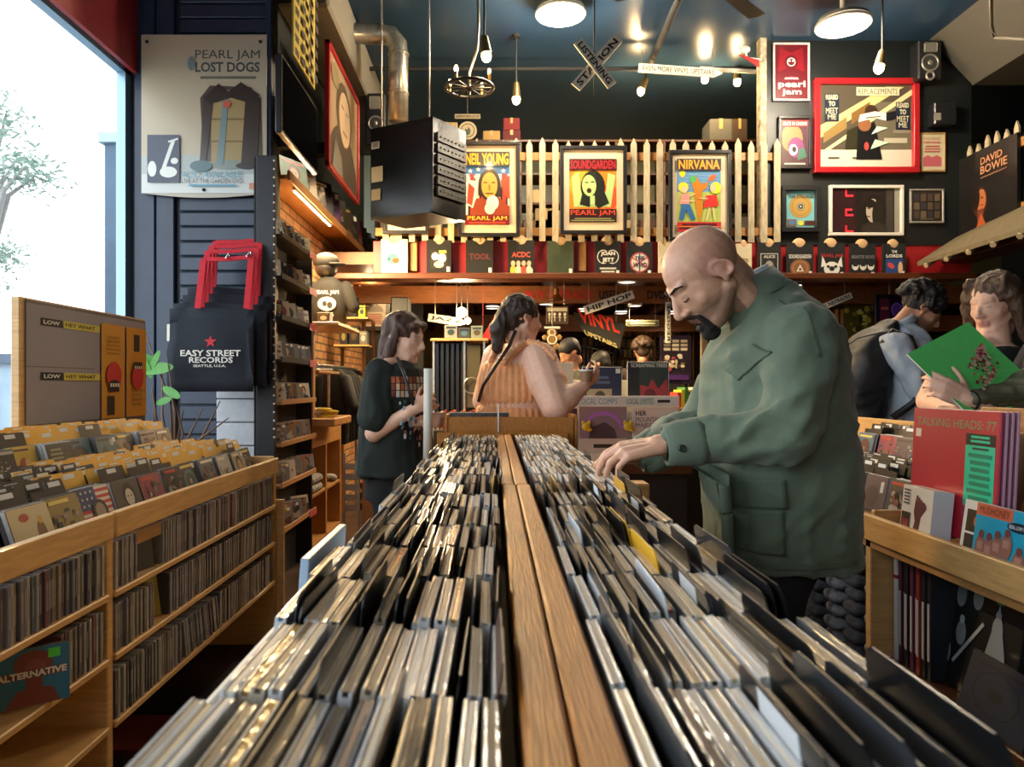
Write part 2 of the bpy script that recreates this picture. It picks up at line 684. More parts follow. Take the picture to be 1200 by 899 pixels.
# left wall with the shop window opening
mb = MB()
mb.box(XL - .12, XL, -2.3, 4.8, 0, .95); mb.box(XL - .12, XL, -2.3, 4.8, 3.40, H)
mb.box(XL - .12, XL, -2.3, -1.8, .95, 3.40)
struct('wall_left', mb, M_WALLW)
mb = MB(); mb.box(XL, XL + .03, -2.2, 4.78, 3.37, H - .001)
fas = struct('trim_1', mb, M_REDB)
mb = MB()
for y0, y1, z0, z1 in ((-1.8, 4.8, .95, 1.0), (-1.8, 4.8, 3.36, 3.41), (4.72, 4.8, .95, 3.4), (-1.8, -1.72, .95, 3.4), (1.4, 1.48, 1, 3.36)):
 mb.box(XL - .09, XL - .03, y0, y1, z0, z1)
wf = struct('window_1', mb, mat('window_alloy', hexc('#8fb0c4'), .35, metal=.4))
M_PANE = mat('window_pane', (1, 1, 1), 0, alpha=.06, spec=.6)
pn = MB().box(XL - .065, XL - .055, -1.72, 4.72, 1.0, 3.36).build('pane', M_PANE, wf)
# wall behind the viewer, with an unseen window added for front light
mb = MB()
mb.box(XL, 7.1, -2.3, -2.2, 0, .9); mb.box(XL, 7.1, -2.3, -2.2, 3.3, H)
mb.box(XL, -1.9, -2.3, -2.2, .9, 3.3); mb.box(-.4, 7.1, -2.3, -2.2, .9, 3.3)
struct('wall_front', mb, M_WALLW)
mb = MB()
for x0, x1, z0, z1 in ((-1.9, -.4, .9, .95), (-1.9, -.4, 3.25, 3.3), (-1.9, -1.85, .9, 3.3), (-.45, -.4, .9, 3.3)):
 mb.box(x0, x1, -2.28, -2.22, z0, z1)
wf2 = struct('window_added', mb, MATS['window_alloy'])
MB().box(-1.85, -.45, -2.255, -2.245, .95, 3.25).build('pane', M_PANE, wf2)
po2 = lamp('added_window_portal', 'AREA', (-1.15, -2.19, 2.1), 1, (1, 1, 1), 1.4, (math.pi / 2, 0, 0), sy=2.3)
po2.data.cycles.is_portal = True

# navy sided wall facing the room, then the brick wall running back from it
mb = MB()
mb.box(XL - .12, -1.46, 4.8, 4.9, 0, H)
struct('wall_siding', mb, mat('navy_backing', hexc('#141d2a'), .5))
mb = MB()
z = .02
while z < H - .12:
 mb.bev(XL + .30, -1.50, 4.772, 4.8, z, z + .088, .006)
 z += .098
mb.bev(XL + .002, XL + .14, 4.765, 4.8, 0, H - .01, .006)
mb.bev(XL + .15, XL + .27, 4.76, 4.8, 0, H - .01, .006)
mb.bev(-1.50, -1.46, 4.75, 4.8, 0, H - .01, .005)
tag(mb.build('trim_2', M_NAVY), kind='structure')
struct('wall_brick', MB().box(-1.78, -1.66, 4.9, 9.2, 0, H), M_BRICK)
struct('wall_brick_dark_sheet', MB().box(-1.66, -1.65, 4.9, 9.2, 2.95, H), M_BLK)  # black sheet added over the brick to keep its upper part dark
struct('wall_brick_end', MB().box(-2.0, -.9, 9.2, 9.3, 0, 2.45), M_BLK)
struct('wall_left_rear', MB().box(-2.0, -1.9, 9.3, 13.6, 0, 2.45), M_DKWOOD)
# painted white blocks at the foot of the siding
mb = MB()
for k in range(9):
 z0 = .02 + k * .152
 mb.bev(-1.80, -1.545, 4.70, 4.77, z0, z0 + .146, .006)
tag(mb.build('trim_3', mat('painted_block', hexc('#c3c8cf'), .6, noise=.12, nscale=20, bump=.3, bscale=90)), kind='structure')

# right side
struct('wall_right', MB().box(5.15, 5.25, 2.0, 7.0, 2.62, H), M_BLK)
struct('wall_right_far', MB().box(7.0, 7.1, -2.2, 14.0, 0, H), M_BLK)
struct('wall_poster', MB().box(PX(896, 7.02), 4.62, 7.02, 7.14, 2.68, H), M_BLK)
mb = MB()
# mezzanine: floor slab, front edge, red panel behind the shirts
mb.box(-1.9, 4.62, 7.06, 10.1, 2.50, 2.62)
struct('ceiling_mezzanine', mb, M_MEZZ)
struct('wall_loft_back', MB().box(-2.0, 7.1, 10.0, 10.1, 2.6, H), M_OLIVE)
struct('wall_red_band', MB().box(PX(438, 7.05), 4.62, 7.03, 7.07, 2.40, 2.72), M_RED)
mb = MB()
mb.bev(-1.9, 4.62, 6.93, 7.06, 2.34, 2.40, .008)
mb.bev(-1.9, 4.62, 7.06, 7.34, 2.365, 2.40, .006)
tag(mb.build('beam_front', mat('header_wood', hexc('#5a2f16'), .4, noise=.3, nscale=8, stretch=(1, 8, 8))), kind='structure')
mb = MB()
for k in range(17):
 x = -1.6 + k * .42
 mb.box(x, x + .07, 8.26, 13.5, 2.33, 2.47)
tag(mb.build('beam_joists', M_DKWOOD), kind='structure')
struct('ceiling_rear', MB().box(-1.9, 7.0, 10.1, 13.6, 2.47, 2.55), M_DKWOOD)
struct('beam_middle', MB().box(-1.9, 5.5, 8.15, 8.25, 2.25, 2.44), M_MEZZ)
struct('beam_rear', MB().box(-.5, 7.0, 10.4, 10.52, 2.10, 2.33), M_MEZZ)
struct('wall_rear', MB().box(-2.0, 7.1, 13.5, 13.6, 0, 2.5), mat('ochre_wall', hexc('#8a6a34'), .6, noise=.2, nscale=4))
struct('column_post', MB().bev(PX(833, 8.2), PX(833, 8.2) + .12, 8.14, 8.26, 0, 2.25, .01), M_MEZZ)
struct('wall_right_dark', MB().box(4.62, 7.0, 7.0, 7.1, 0, 2.4), M_BLK)

# bulkhead crossing the ceiling at the upper right
mb = MB()
mb.prism([(4.20, 4.66), (4.62, 4.22), (5.2, 4.22), (5.2, 4.66)], (0, 7.0, 0), (1, 0, 0), (0, 0, 1), 4.5)
tag(mb.build('beam_bulkhead', mat('grey_bulkhead_paint', hexc('#57534a'), .6, noise=.1, nscale=5)), kind='structure')
mb = MB()
mb.tube([P(1161, -8, 5.2), P(1162, 30, 5.6), P(1166, 44, 5.75), P(1200, 46, 5.2), P(1230, 40, 4.9)], .012)
tag(mb.build('wall_conduit', mat('painted_conduit', hexc('#5f5a4c'), .5)), 'thin grey electrical conduit running down the grey bulkhead', 'conduit')

# ------------------------------------------------------------------ outside the window
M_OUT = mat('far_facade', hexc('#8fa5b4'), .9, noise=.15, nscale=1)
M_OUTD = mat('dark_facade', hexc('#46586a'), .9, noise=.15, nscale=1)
mb = MB(); mb.box(-26, XL - .6, -20, 40, -.35, -.3)
struct('ground', mb, mat('street_asphalt', hexc('#7c8287'), .9))
b1 = empty('building', (-7.3, 15.5, -.3), 'dark brick building seen through the window, with a cornice', 'building')
mb = MB(); mb.box(-8.0, -6.6, 14.9, 16.2, -.3, 6.3); mb.build('wall', M_OUTD, b1)
mb = MB(); mb.box(-8.1, -6.5, 14.8, 16.3, 6.3, 6.5); mb.box(-7.8, -6.6, 15, 16.2, 6.5, 7.2); mb.build('cornice', M_OUT, b1)
for zz in (1.2, 3.0):
 MB().box(-7.75, -7.35, 14.86, 14.91, zz, zz + 1.2).build('window', mat('dark_pane', hexc('#2c3844'), .2), b1)
b2 = empty('building', (-17, 22, -.3), 'low pale blue building across the street, seen low in the window', 'building')
MB().box(-24, -12.4, 19, 25, -.3, 1.9).build('wall', M_OUT, b2)
MB().box(-24.2, -12.2, 18.8, 25, 1.9, 2.15).build('roof', M_OUTD, b2)
for k in range(5):
 MB().box(-23 + k * 2.2, -21.8 + k * 2.2, 18.93, 19.0, .2, 1.4).build('window', MATS['dark_pane'], b2)
# parked car
cr = empty('car', (-11.2, 13.6, -.3), 'blue grey car parked across the street beyond the window', 'car')
mb = MB(); mb.prism([(0, .25), (0, .75), (.5, .85), (1.1, 1.35), (2.7, 1.38), (3.4, .9), (4.2, .8), (4.3, .25)], (-12.8, 13.4, -.3), (.8, -.6, 0), (0, 0, 1), 1.5)
mb.build('body', mat('car_paint', hexc('#4d7290'), .25, coat=.6), cr, bevel=.05)
for q in (.9, 3.4):
 c0 = Vector((-12.8, 13.4, .02)) + Vector((.8, -.6, 0)) * q
 MB().cyl(c0 + Vector((-.6, -.8, 0)) * -.02, c0 + Vector((-.6, -.8, 0)) * .2, .32, n=18).build('wheel', M_BLACKP, cr)
# street trees
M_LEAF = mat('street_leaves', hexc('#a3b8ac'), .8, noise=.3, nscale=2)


def leaf_cloud(mb, cs, n, r, size, rng):
 for _ in range(n):
  c = rng.choice(cs)
  p = Vector(c) + Vector((rng.gauss(0, r), rng.gauss(0, r), rng.gauss(0, r * .7)))
  a = rng.uniform(0, 6.28); t = rng.uniform(-1, 1)
  u = Vector((math.cos(a), math.sin(a), t * .6)).normalized() * size
  v = Vector((-math.sin(a), math.cos(a), rng.uniform(-.6, .6))).normalized() * size * .5
  mb.add([p - u, p - v * .6, p + u, p + v * .6], [(0, 1, 2, 3)], None, False)


for i, (px, py, Y, s, spots) in enumerate(((-20, 640, 11.5, 1, ((-5, 150), (8, 130), (18, 190), (30, 195), (40, 208), (5, 205))),
                                           (-75, 640, 13.5, 1, ((-30, 250), (-8, 300), (12, 300), (-20, 330), (-60, 200))))):
 base = P(px, py, Y); base.z = -.3
 tr = empty('street_tree', base, ['leafy street tree reaching into the top of the window', 'leafy street tree lower down at the window edge'][i], 'tree')
 mb = MB(); cs = [P(a, b, Y + .3 * ((k % 3) - 1)) for k, (a, b) in enumerate(spots)]
 leaf_cloud(mb, cs, 900, .22, .09, random.Random(i)); mb.build('foliage', M_LEAF, tr)
 mb = MB(); mb.cyl(base, P(px, 300, Y), .16, .1)
 for c in cs:
  mb.tube([P(px, 330, Y), (P(px, 250, Y) + c) / 2, c], [.06, .04, .015], 6)
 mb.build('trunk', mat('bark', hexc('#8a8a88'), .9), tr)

# star on the red fascia
mb = MB(); mb.prism([((.11 if i % 2 == 0 else .045) * math.cos(math.pi / 2 + i * math.pi / 5), (.11 if i % 2 == 0 else .045) * math.sin(math.pi / 2 + i * math.pi / 5)) for i in range(10)],
     (XL + .045, 4.35, 3.32 + .55), (0, 1, 0), (0, 0, 1), .004)
o = mb.build('star_emblem', M_DARK); tag(o, 'small black star on the red band over the window', 'star')
mb = MB(); mb.prism([(0, 0), (.5, 0), (.5, .5), (0, .5)], (XL + .034, 3.6, 3.75), (0, 1, 0), (0, 0, 1), .006)

# ================================================================== FRAMED POSTERS
UX, UZ = Vector((1, 0, 0)), Vector((0, 0, 1))


def framed(px0, py0, px1, py1, Y, label, art, fw=.035, mat_w=0, fcol=None, matcol='#d2bd9c', name='framed_poster', cat='poster', depth=.04, inner=None, glass=True, group=None):
 x0, x1 = PX(px0, Y), PX(px1, Y); z1, z0 = PZ(py0, Y), PZ(py1, Y)
 r = empty(name, ((x0 + x1) / 2, Y, z0), label, cat, group)
 fm = fcol or M_BLACKP
 mb = MB()
 for a, b, c, d_ in ((x0, x1, z0, z0 + fw), (x0, x1, z1 - fw, z1), (x0, x0 + fw, z0 + fw, z1 - fw), (x1 - fw, x1, z0 + fw, z1 - fw)):
  mb.bev(a, b, Y - depth, Y, c, d_, .004)
 mb.build('frame', fm, r)
 MB().box(x0 + fw * .5, x1 - fw * .5, Y - .012, Y - .002, z0 + fw * .5, z1 - fw * .5).build('backing', mat('mat_' + matcol[1:], hexc(matcol), .7), r)
 i = fw + mat_w
 if inner:
  a0, a1, b1, b0 = PX(inner[0], Y), PX(inner[2], Y), PZ(inner[1], Y), PZ(inner[3], Y)
 else:
  a0, a1, b0, b1 = x0 + i, x1 - i, z0 + i, z1 - i
 A = Art((a0, Y - .0125, b0), UX * (a1 - a0), UZ * (b1 - b0), .0006)
 art(A)
 A.build('print', r)
 return r


def art_neil(A):
 A.rect(0, .62, 1, 1, '#2f6fae')
 for i in range(9):
  A.poly([(0 + i * .12, .05), (.06 + i * .12, .05), (.1 + i * .12, .7), (.0 + i * .12, .7)], '#c23a2c' if i % 2 else '#e8dccb')
 A.poly([(0, .3), (.2, .22), (.32, .6), (0, .62)], '#e8dccb'); A.poly([(.04, .3), (.16, .26), (.22, .5), (.08, .58)], '#d8432e')
 A.poly([(.8, .6), (1, .68), (1, .35), (.88, .4)], '#d8432e')
 for x, y in ((.12, .74), (.3, .76), (.08, .64), (.24, .66), (.86, .74)):
  A.star(x, y, .06, '#f0ead8')
 A.poly([(.1, .1), (.25, .36), (.75, .38), (1, .25), (1, .1)], '#8a3a20')
 A.ell(.55, .55, .25, .22, '#2a1c18'); A.poly([(.3, .4), (.3, .58), (.8, .58), (.82, .38)], '#2a1c18')
 A.ell(.55, .54, .18, .18, '#c9963e'); A.rect(.42, .57, .5, .585, '#2a1c18'); A.rect(.6, .57, .68, .585, '#2a1c18')
 A.rect(.53, .47, .57, .55, '#8f5f24'); A.rect(.46, .42, .64, .435, '#4a2a18')
 A.ell(.62, .3, .14, .1, '#ded8c8'); A.ell(.56, .22, .12, .08, '#cfc9b8')
 A.rect(0, .8, 1, 1, '#33302c'); A.text('NEIL YOUNG', .02, .82, .98, .98, '#eeb62c', .03)
 A.rect(0, 0, 1, .13, '#6a1a1c'); A.text('PEARL JAM', .06, .045, .94, .115, '#e6c33a', .03); A.bars(.05, .005, .95, .04, 1, '#d8432e')


def art_sound(A):
 A.rect(0, .2, 1, .82, '#dd7f28'); A.ell(.3, .6, .3, .25, '#c8a12f'); A.ell(.85, .4, .2, .2, '#e04f28')
 A.poly([(.1, .24), (.05, .72), (.2, .8), (.24, .5), (.5, .3)], '#a7c27a'); A.poly([(.6, .24), (.78, .5), (.82, .78), (.98, .74), (.88, .24)], '#a7c27a')
 A.ell(.5, .24, .32, .16, '#9ab96e', 16, 0, 180)
 A.ell(.5, .56, .26, .26, '#1d1f1a'); A.poly([(.3, .55), (.22, .28), (.42, .24), (.5, .3), (.62, .22), (.85, .3), (.7, .56)], '#1d1f1a')
 A.ell(.42, .58, .15, .17, '#a9c57c', rot=15); A.ell(.42, .5, .05, .04, '#3a1a18'); A.rect(.33, .62, .4, .635, '#1d1f1a'); A.rect(.46, .63, .53, .645, '#1d1f1a')
 A.rect(.44, .27, .54, .42, '#a9c57c')
 A.rect(0, .82, 1, 1, '#3a1416'); A.text('SOUNDGARDEN', .02, .84, .98, .98, '#b3262c', .022)
 A.rect(0, 0, 1, .21, '#2a1818'); A.text('PEARL JAM', .03, .09, .97, .19, '#e04a2e', .03); A.bars(.02, .01, .98, .07, 2, '#8a8a5c')


def art_nirv(A):
 A.rect(0, .1, 1, .85, '#a3b25a'); A.rect(0, .55, 1, .86, '#5d8cb4')
 for i in range(5):
  A.line(.05, .8 - i * .05, .95, .76 - i * .04, .01, '#86b0cc')
 A.ell(.12, .8, .07, .05, '#e8c92f')
 A.poly([(.42, .35), (.38, .58), (.3, .7), (.4, .78), (.55, .66), (.72, .68), (.68, .6), (.56, .55), (.6, .35), (.53, .13), (.5, .13)], '#b8741f')
 A.ell(.36, .72, .07, .05, '#4fa55a'); A.ell(.8, .74, .09, .04, '#e0612a', rot=20)
 A.ell(.14, .61, .12, .07, '#e8c92f'); A.ell(.16, .58, .07, .05, '#e4b592'); A.poly([(.05, .38), (.1, .52), (.28, .52), (.28, .38)], '#d98a86')
 A.poly([(.1, .38), (.04, .16), (.14, .16), (.2, .3), (.32, .15), (.42, .17), (.28, .38)], '#2f5f94')
 A.line(.26, .48, .42, .52, .02, '#e4b592'); A.line(.1, .42, .4, .42, .02, '#e4b592')
 A.ell(.88, .6, .13, .08, '#e8c92f'); A.ell(.82, .6, .06, .05, '#e4b592'); A.poly([(.66, .5), (.9, .5), (.95, .35), (.6, .33)], '#cf2d2a')
 A.line(.7, .45, .5, .46, .02, '#e4b592'); A.line(.74, .33, .66, .16, .03, '#e4b592'); A.line(.82, .33, .86, .17, .03, '#e4b592')
 A.rect(0, .84, 1, 1, '#3a2a30'); A.text('NIRVANA', .03, .855, .97, .985, '#eea42a', .022)
 A.rect(0, 0, 1, .13, '#b52a2e'); A.bars(.03, .015, .97, .12, 2, '#4a1a24'); A.rect(0, .062, 1, .068, '#d8a23a')


YF = 6.9
framed(537, 167, 609, 278, YF, 'black-framed NEIL YOUNG concert poster with stars and stripes', art_neil, inner=(545, 179, 597, 264), group=None)
framed(656, 172, 734, 275, YF, 'black-framed SOUNDGARDEN concert poster with a green singer', art_sound, inner=(667, 187, 722, 261))
framed(783, 177, 856, 283, YF, 'black-framed NIRVANA concert poster of a blue and green meadow', art_nirv, inner=(793, 187, 844, 272))
framed(449, 180, 503, 275, YF, 'black-framed pale poster partly hidden behind the hanging black rack case', lambda A: (A.rect(0, 0, 1, 1, '#cfc7b0'), A.bars(.1, .05, .9, .2, 3, '#5a4a3a'), A.figure(.5, .25, .6, .6, '#b58a6c', '#2a2018', '#3a4a5a')), mat_w=.05)

# picket fence along the loft edge
def picket(mb, x, y, z0, z1, w=.058, t=.018, u=Vector((1, 0, 0))):
 o = Vector((x, y, z0)); h = z1 - z0
 mb.prism([(-w / 2, 0), (w / 2, 0), (w / 2, h - .06), (0, h), (-w / 2, h - .06)], o, u, UZ, t)


fence = empty('picket_fence', (1, 6.98, 2.7), 'cream picket fence along the loft edge behind the concert posters', 'fence')
mb = MB()
for zz in (PZ(184, 7), PZ(272, 7)):
 mb.bev(PX(440, 7), PX(911, 7), 6.985, 7.02, zz - .04, zz + .04, .004)
mb.build('rail', M_PINE, fence)
px = 452; rp = random.Random(3)
while px < 911:
 mb = MB(); picket(mb, PX(px, 6.95), 6.965, PZ(283 + rp.uniform(-1, 1.5), 6.95), PZ(163 + rp.uniform(-2, 2), 6.95))
 mb.build('picket', M_CREAM, fence); px += 15.3
# fence in front of the right hand wall
fence2 = empty('picket_fence', (4.5, 6, 2.7), 'cream picket fence on the side wall behind the DAVID BOWIE cover', 'fence')
mb = MB()
for zz in (2.86, 3.42):
 mb.bev(4.535, 4.565, 4.3, 6.95, zz - .04, zz + .04, .004)
mb.build('rail', M_PINE, fence2)
y = 6.9
while y > 4.3:
 mb = MB(); picket(mb, 4.535, y, 2.70 + rp.uniform(-.01, .01), 3.60 + rp.uniform(-.02, .02), u=Vector((0, -1, 0)))
 mb.build('picket', M_CREAM, fence2); y -= .125
struct('trim_4', MB().box(4.575, 4.62, 4.2, 7, 2.64, 3.5), mat('dark_green_board', hexc('#16281f'), .6))

# Bowie sleeve blow-up
A = None
bw = empty('album_poster', (4.5, 6.1, 2.75), 'large black DAVID BOWIE album cover on the side picket fence', 'poster')
xb = 4.50; ya, yb = xb * 850 / (1123 - 579) , xb * 850 / (1192 - 579)
MB().box(xb, xb + .03, yb, ya, 2.77, 3.50).build('board', M_BLACKP, bw)
A = Art((xb - .0005, ya, 2.77), Vector((0, yb - ya, 0)), UZ * .73, .0008, '#14110f')
A.ell(.4, .34, .13, .2, '#3a2015'); A.ell(.42, .36, .085, .14, '#a8643c'); A.rect(.36, .06, .46, .25, '#6a3420'); A.ell(.34, .42, .06, .16, '#1c0f0a'); A.poly([(.33, .0), (.5, .05), (.42, .2)], '#a8502c')
A.ell(.44, .39, .02, .012, '#1a0c08'); A.rect(.41, .29, .47, .3, '#5a1f16')
A.text('DAVID', .42, .80, .78, .89, '#c98f66', .01); A.text('BOWIE', .42, .68, .86, .78, '#c98f66', .01); A.bars(.42, .62, .86, .65, 1, '#7a5a44')
A.build('print', bw)

# black wall of frames
M_SILV = mat('silver_frame', hexc('#b5b0a6'), .35, metal=.5)
M_WHF = mat('white_frame', hexc('#dcd6c8'), .45)
M_WDF = mat('oak_frame', hexc('#a9854e'), .45)
M_REDF = mat('red_lacquer', hexc('#a81c22'), .3, coat=.3)
YW = 7.01


def a_pj(A):
 A.rect(0, 0, 1, 1, '#5c0e1a'); A.poly([(.1, .5), (.15, .95), (.5, .85), (.85, .95), (.9, .5), (.5, .6)], '#7c1420')
 A.ell(.5, .68, .2, .13, '#5a0c18'); A.ring(.5, .68, .13, .08, .03, '#d8c8c0'); A.ell(.45, .7, .03, .02, '#d8c8c0'); A.ell(.55, .7, .03, .02, '#d8c8c0')
 for i in range(6):
  A.line(.5 - .05 * i, .42 - i * .012, .5 + .05 * i, .42 - i * .012, .01, '#c04048')
 A.rect(.3, .36, .7, .39, '#d8c8c0'); A.text('pearl', .1, .18, .92, .33, '#e6dcd4', .02); A.text('jam', .22, .05, .8, .18, '#e6dcd4', .02)


framed(905, 51, 948, 119, YW, 'red PEARL JAM poster in a thin white frame, topmost on the black wall', a_pj, fw=.018, fcol=M_WHF, depth=.025)


def a_alice(A):
 A.rect(0, 0, 1, 1, '#4a2a34'); A.ell(.4, .6, .4, .3, '#a8784c'); A.ell(.55, .4, .3, .22, '#7a3a6a'); A.ell(.45, .35, .16, .12, '#d8d0d8'); A.ell(.48, .36, .08, .06, '#2a1a2a')
 A.poly([(.6, .12), (.95, .2), (.85, .4), (.65, .35)], '#3a6a5a'); A.rect(0, .84, 1, 1, '#7a1f24'); A.text('ALICE IN CHAINS', .06, .87, .95, .95, '#e0d8c8', .02); A.bars(.05, .02, .95, .08, 1, '#c8c0b0')


framed(911, 137, 950, 199, YW, 'black-framed ALICE IN CHAINS poster with a swirling purple face', a_alice, fw=.03)


def a_mirror_reflection(A):  # room reflection painted flat into the print: stair beams, pale and dark areas
 A.rect(0, 0, 1, 1, '#4f473a'); A.rect(0, 0, 1, .22, '#cfc8b4'); A.rect(.6, .22, 1, .8, '#6a6250')
 A.poly([(0, .35), (.0, .5), (.72, .98), (.92, .98)], '#d8bf80'); A.poly([(.06, .22), (.12, .22), (1, .88), (1, .95)], '#e0cf9a')
 A.poly([(.05, .3), (.3, .48), (.3, .62), (.05, .42)], '#8a7040'); A.poly([(.35, .52), (.55, .68), (.55, .8), (.35, .66)], '#7a5a30')
 A.rect(.1, .11, .22, .13, '#4a4438'); A.rect(.36, .11, .48, .13, '#4a4438'); A.rect(.7, .3, .95, .36, '#b8b09a'); A.rect(.8, .42, .98, .46, '#8a8270')
 A.poly([(.28, .22), (.3, .45), (.45, .52), (.6, .45), (.66, .24)], '#2c2a1a'); A.poly([(.4, .1), (.42, .5), (.6, .55), (.68, .1)], '#141416')
 A.ell(.49, .52, .07, .08, '#8a5a3a'); A.ell(.51, .26, .025, .05, '#c84a44'); A.ell(.56, .68, .07, .08, '#3a2a1c')
 A.poly([(.42, .55), (.6, .6), (.74, .56), (.72, .66), (.6, .68), (.44, .64)], '#dcd6cc'); A.poly([(.72, .56), (.86, .6), (.86, .7), (.72, .66)], '#15171c'); A.line(.5, .6, .66, .62, .01, '#3a3a3a')
 A.poly([(.55, .22), (.75, .3), (.6, .34)], '#b8d8b8'); A.poly([(.56, .4), (.74, .48), (.62, .5)], '#c8e0c8')
 A.rect(.4, .87, .86, .97, '#d9cfa8'); A.text('REPLACEMENTS', .42, .885, .84, .955, '#221f18', .03)
 for x0, y0 in ((.06, .56), (.82, .46)):
  A.rect(x0, y0, x0 + .15, y0 + .33, '#1c2438'); A.text('PLEASED', x0 + .01, y0 + .26, x0 + .14, y0 + .32, '#d8d0a8', .03); A.text('TO', x0 + .04, y0 + .18, x0 + .11, y0 + .24, '#d8d0a8', .03)
  A.text('MEET', x0 + .01, y0 + .09, x0 + .14, y0 + .16, '#d8d0a8', .03); A.text('ME', x0 + .03, y0 + .02, x0 + .12, y0 + .08, '#d8d0a8', .03)


framed(952, 94, 1074, 204, YW, 'wide red-lacquered frame around a REPLACEMENTS mirror with painted reflection and shaking hands', a_mirror_reflection, fw=.055, fcol=M_REDF, name='framed_mirror', cat='mirror', depth=.06)
framed(1076, 156, 1107, 202, YW, 'small oak-framed cream and pink MUDHONEY NIRVANA bill beside the red frame', lambda A: (
 A.rect(0, 0, 1, 1, '#cfc4a0'), A.poly([(.1, .1), (.1, .35), (.3, .42), (.5, .36), (.7, .42), (.9, .35), (.9, .1)], '#c4646c'), A.text('MUDHONEY', .12, .84, .88, .91, '#b8454c', .03), A.text('NIRVANA', .12, .74, .88, .81, '#b8454c', .03), A.bars(.15, .48, .85, .7, 3, '#b8605c')), fw=.018, fcol=M_WDF, depth=.02)


def a_gold(A):
 A.rect(0, 0, 1, 1, '#67a2a8'); A.rect(.05, .02, .95, .98, '#74b0b4'); A.ell(.5, .58, .38, .31, '#9a7a3c', 32); A.ell(.5, .58, .36, .29, '#b08d4a', 32); A.ring(.5, .58, .3, .245, .02, '#8d6d32')
 A.ell(.5, .58, .13, .105, '#3a3a34'); A.ring(.5, .58, .11, .09, .02, '#c8c8b8'); A.ell(.5, .58, .03, .025, '#c8c8b8'); A.text('THE STROKES', .06, .8, .94, .9, '#33423f', .03)
 A.rect(.04, .05, .36, .24, '#7a5a40'); A.ell(.2, .15, .1, .07, '#4a7aa8'); A.ell(.5, .14, .09, .07, '#d8c83a'); A.rect(.62, .08, .95, .2, '#4a2a22')


framed(914, 219, 959, 273, YW, 'black-framed gold record award on a turquoise ground', a_gold, fw=.045, depth=.05, inner=(920, 224, 955, 268), name='framed_record', cat='gold record')


def a_photo(A):
 A.rect(0, 0, 1, 1, '#241c1a'); A.rect(0, 0, .36, 1, '#2c1216'); A.rect(.8, 0, .9, 1, '#3c3833'); A.rect(.92, 0, 1, 1, '#8f8a80'); A.rect(.36, 0, .44, 1, '#1a1614')
 for zz in (.84, .4, .03):
  A.line(.2, zz, .32, zz, .03, '#ff3a4a'); A.line(.21, zz + .02, .21, zz + .14, .03, '#e02a3c')
 A.line(.2, .52, .3, .52, .03, '#ff3a4a'); A.ell(.62, .45, .17, .42, '#161210'); A.ell(.6, .5, .1, .27, '#b5a796'); A.ell(.68, .4, .09, .35, '#1e1916'); A.ell(.56, .66, .08, .1, '#1a1512')
 A.rect(.52, .54, .56, .56, '#2a201a'); A.rect(.51, .36, .56, .38, '#4a3a32'); A.ell(.62, .08, .2, .16, '#2c2724')


framed(970, 218, 1057, 277, YW, 'white-framed photograph of a long-haired musician beside a red neon sign', a_photo, fw=.03, fcol=M_WHF, name='framed_photograph', cat='photograph')
framed(1065, 222, 1105, 262, YW, 'small dark album collage in a thin silver frame, right end of the black wall', lambda A: (
 A.rect(0, 0, 1, 1, '#2a2622'), [A.rect(.08 + .22 * i, .1 + .28 * j, .26 + .22 * i, .34 + .28 * j, ['#4a4038', '#6a5a48', '#38343a', '#5a4a3a'][(i + j) % 4]) for i in range(4) for j in range(3)], A.bars(.2, .04, .8, .09, 1, '#6a6250')), fw=.018, fcol=M_SILV, depth=.025)

# wall speakers
def speaker(px0, py0, px1, py1, Y, label, rz=0, mount=True, d=.2):
 x0, x1 = PX(px0, Y), PX(px1, Y); z1, z0 = PZ(py0, Y), PZ(py1, Y)
 r = empty('speaker', ((x0 + x1) / 2, Y, z0), label, 'speaker')
 MB().bev(x0, x1, Y - d, Y, z0, z1, .012).build('cabinet', M_BLACKP, r)
 w_ = x1 - x0; cx = (x0 + x1) / 2; h = z1 - z0
 m1 = mat('speaker_cone', hexc('#3a3a38'), .4); m2 = mat('speaker_ring', hexc('#9a968a'), .35, metal=.6)
 MB().torus((cx, Y - d, z0 + h * .42), w_ * .34, w_ * .05, (0, 1, 0)).ell((cx, Y - d, z0 + h * .42), (w_ * .12, .015, w_ * .12)).build('woofer', m2, r)
 MB().cyl((cx, Y - d - .003, z0 + h * .42), (cx, Y - d, z0 + h * .42), w_ * .33, w_ * .33, 24).build('cone', m1, r)
 MB().bev(cx - w_ * .28, cx + w_ * .28, Y - d - .01, Y - d, z0 + h * .68, z0 + h * .93, .01).build('tweeter', m2, r)
 MB().torus((cx, Y - d, z0 + h * .68 + h * .125), w_ * .12, w_ * .04, (0, 1, 0)).build('tweeter_ring', m1, r)
 MB().torus((cx, Y - d, z0 + h * .09), w_ * .16, w_ * .05, (0, 1, 0)).build('port', m2, r)
 return r


speaker(1065, 56, 1092, 101, 7.02, 'black two-way speaker high on the black wall under the bulkhead', d=.16)
speaker(432, 118, 455, 178, 7.4, 'black speaker high at the left behind the hanging rack case', d=.2)
# little dark camera box
r = empty('wall_monitor', (PX(1100, 7), 7, PZ(150, 7)), 'small black box with a pale badge on the wall beside the red frame', 'monitor')
MB().bev(PX(1088, 7), PX(1114, 7), 6.9, 7.02, PZ(150, 7), PZ(124, 7), .01).build('housing', M_BLACKP, r)
A = Art((PX(1094, 6.9), 6.898, PZ(141, 6.9)), UX * .07, UZ * .07, .0005, '#8a867a'); A.build('badge', r)

# ================================================================== SHIRTS UNDER THE LOFT
def s_blank(A): pass


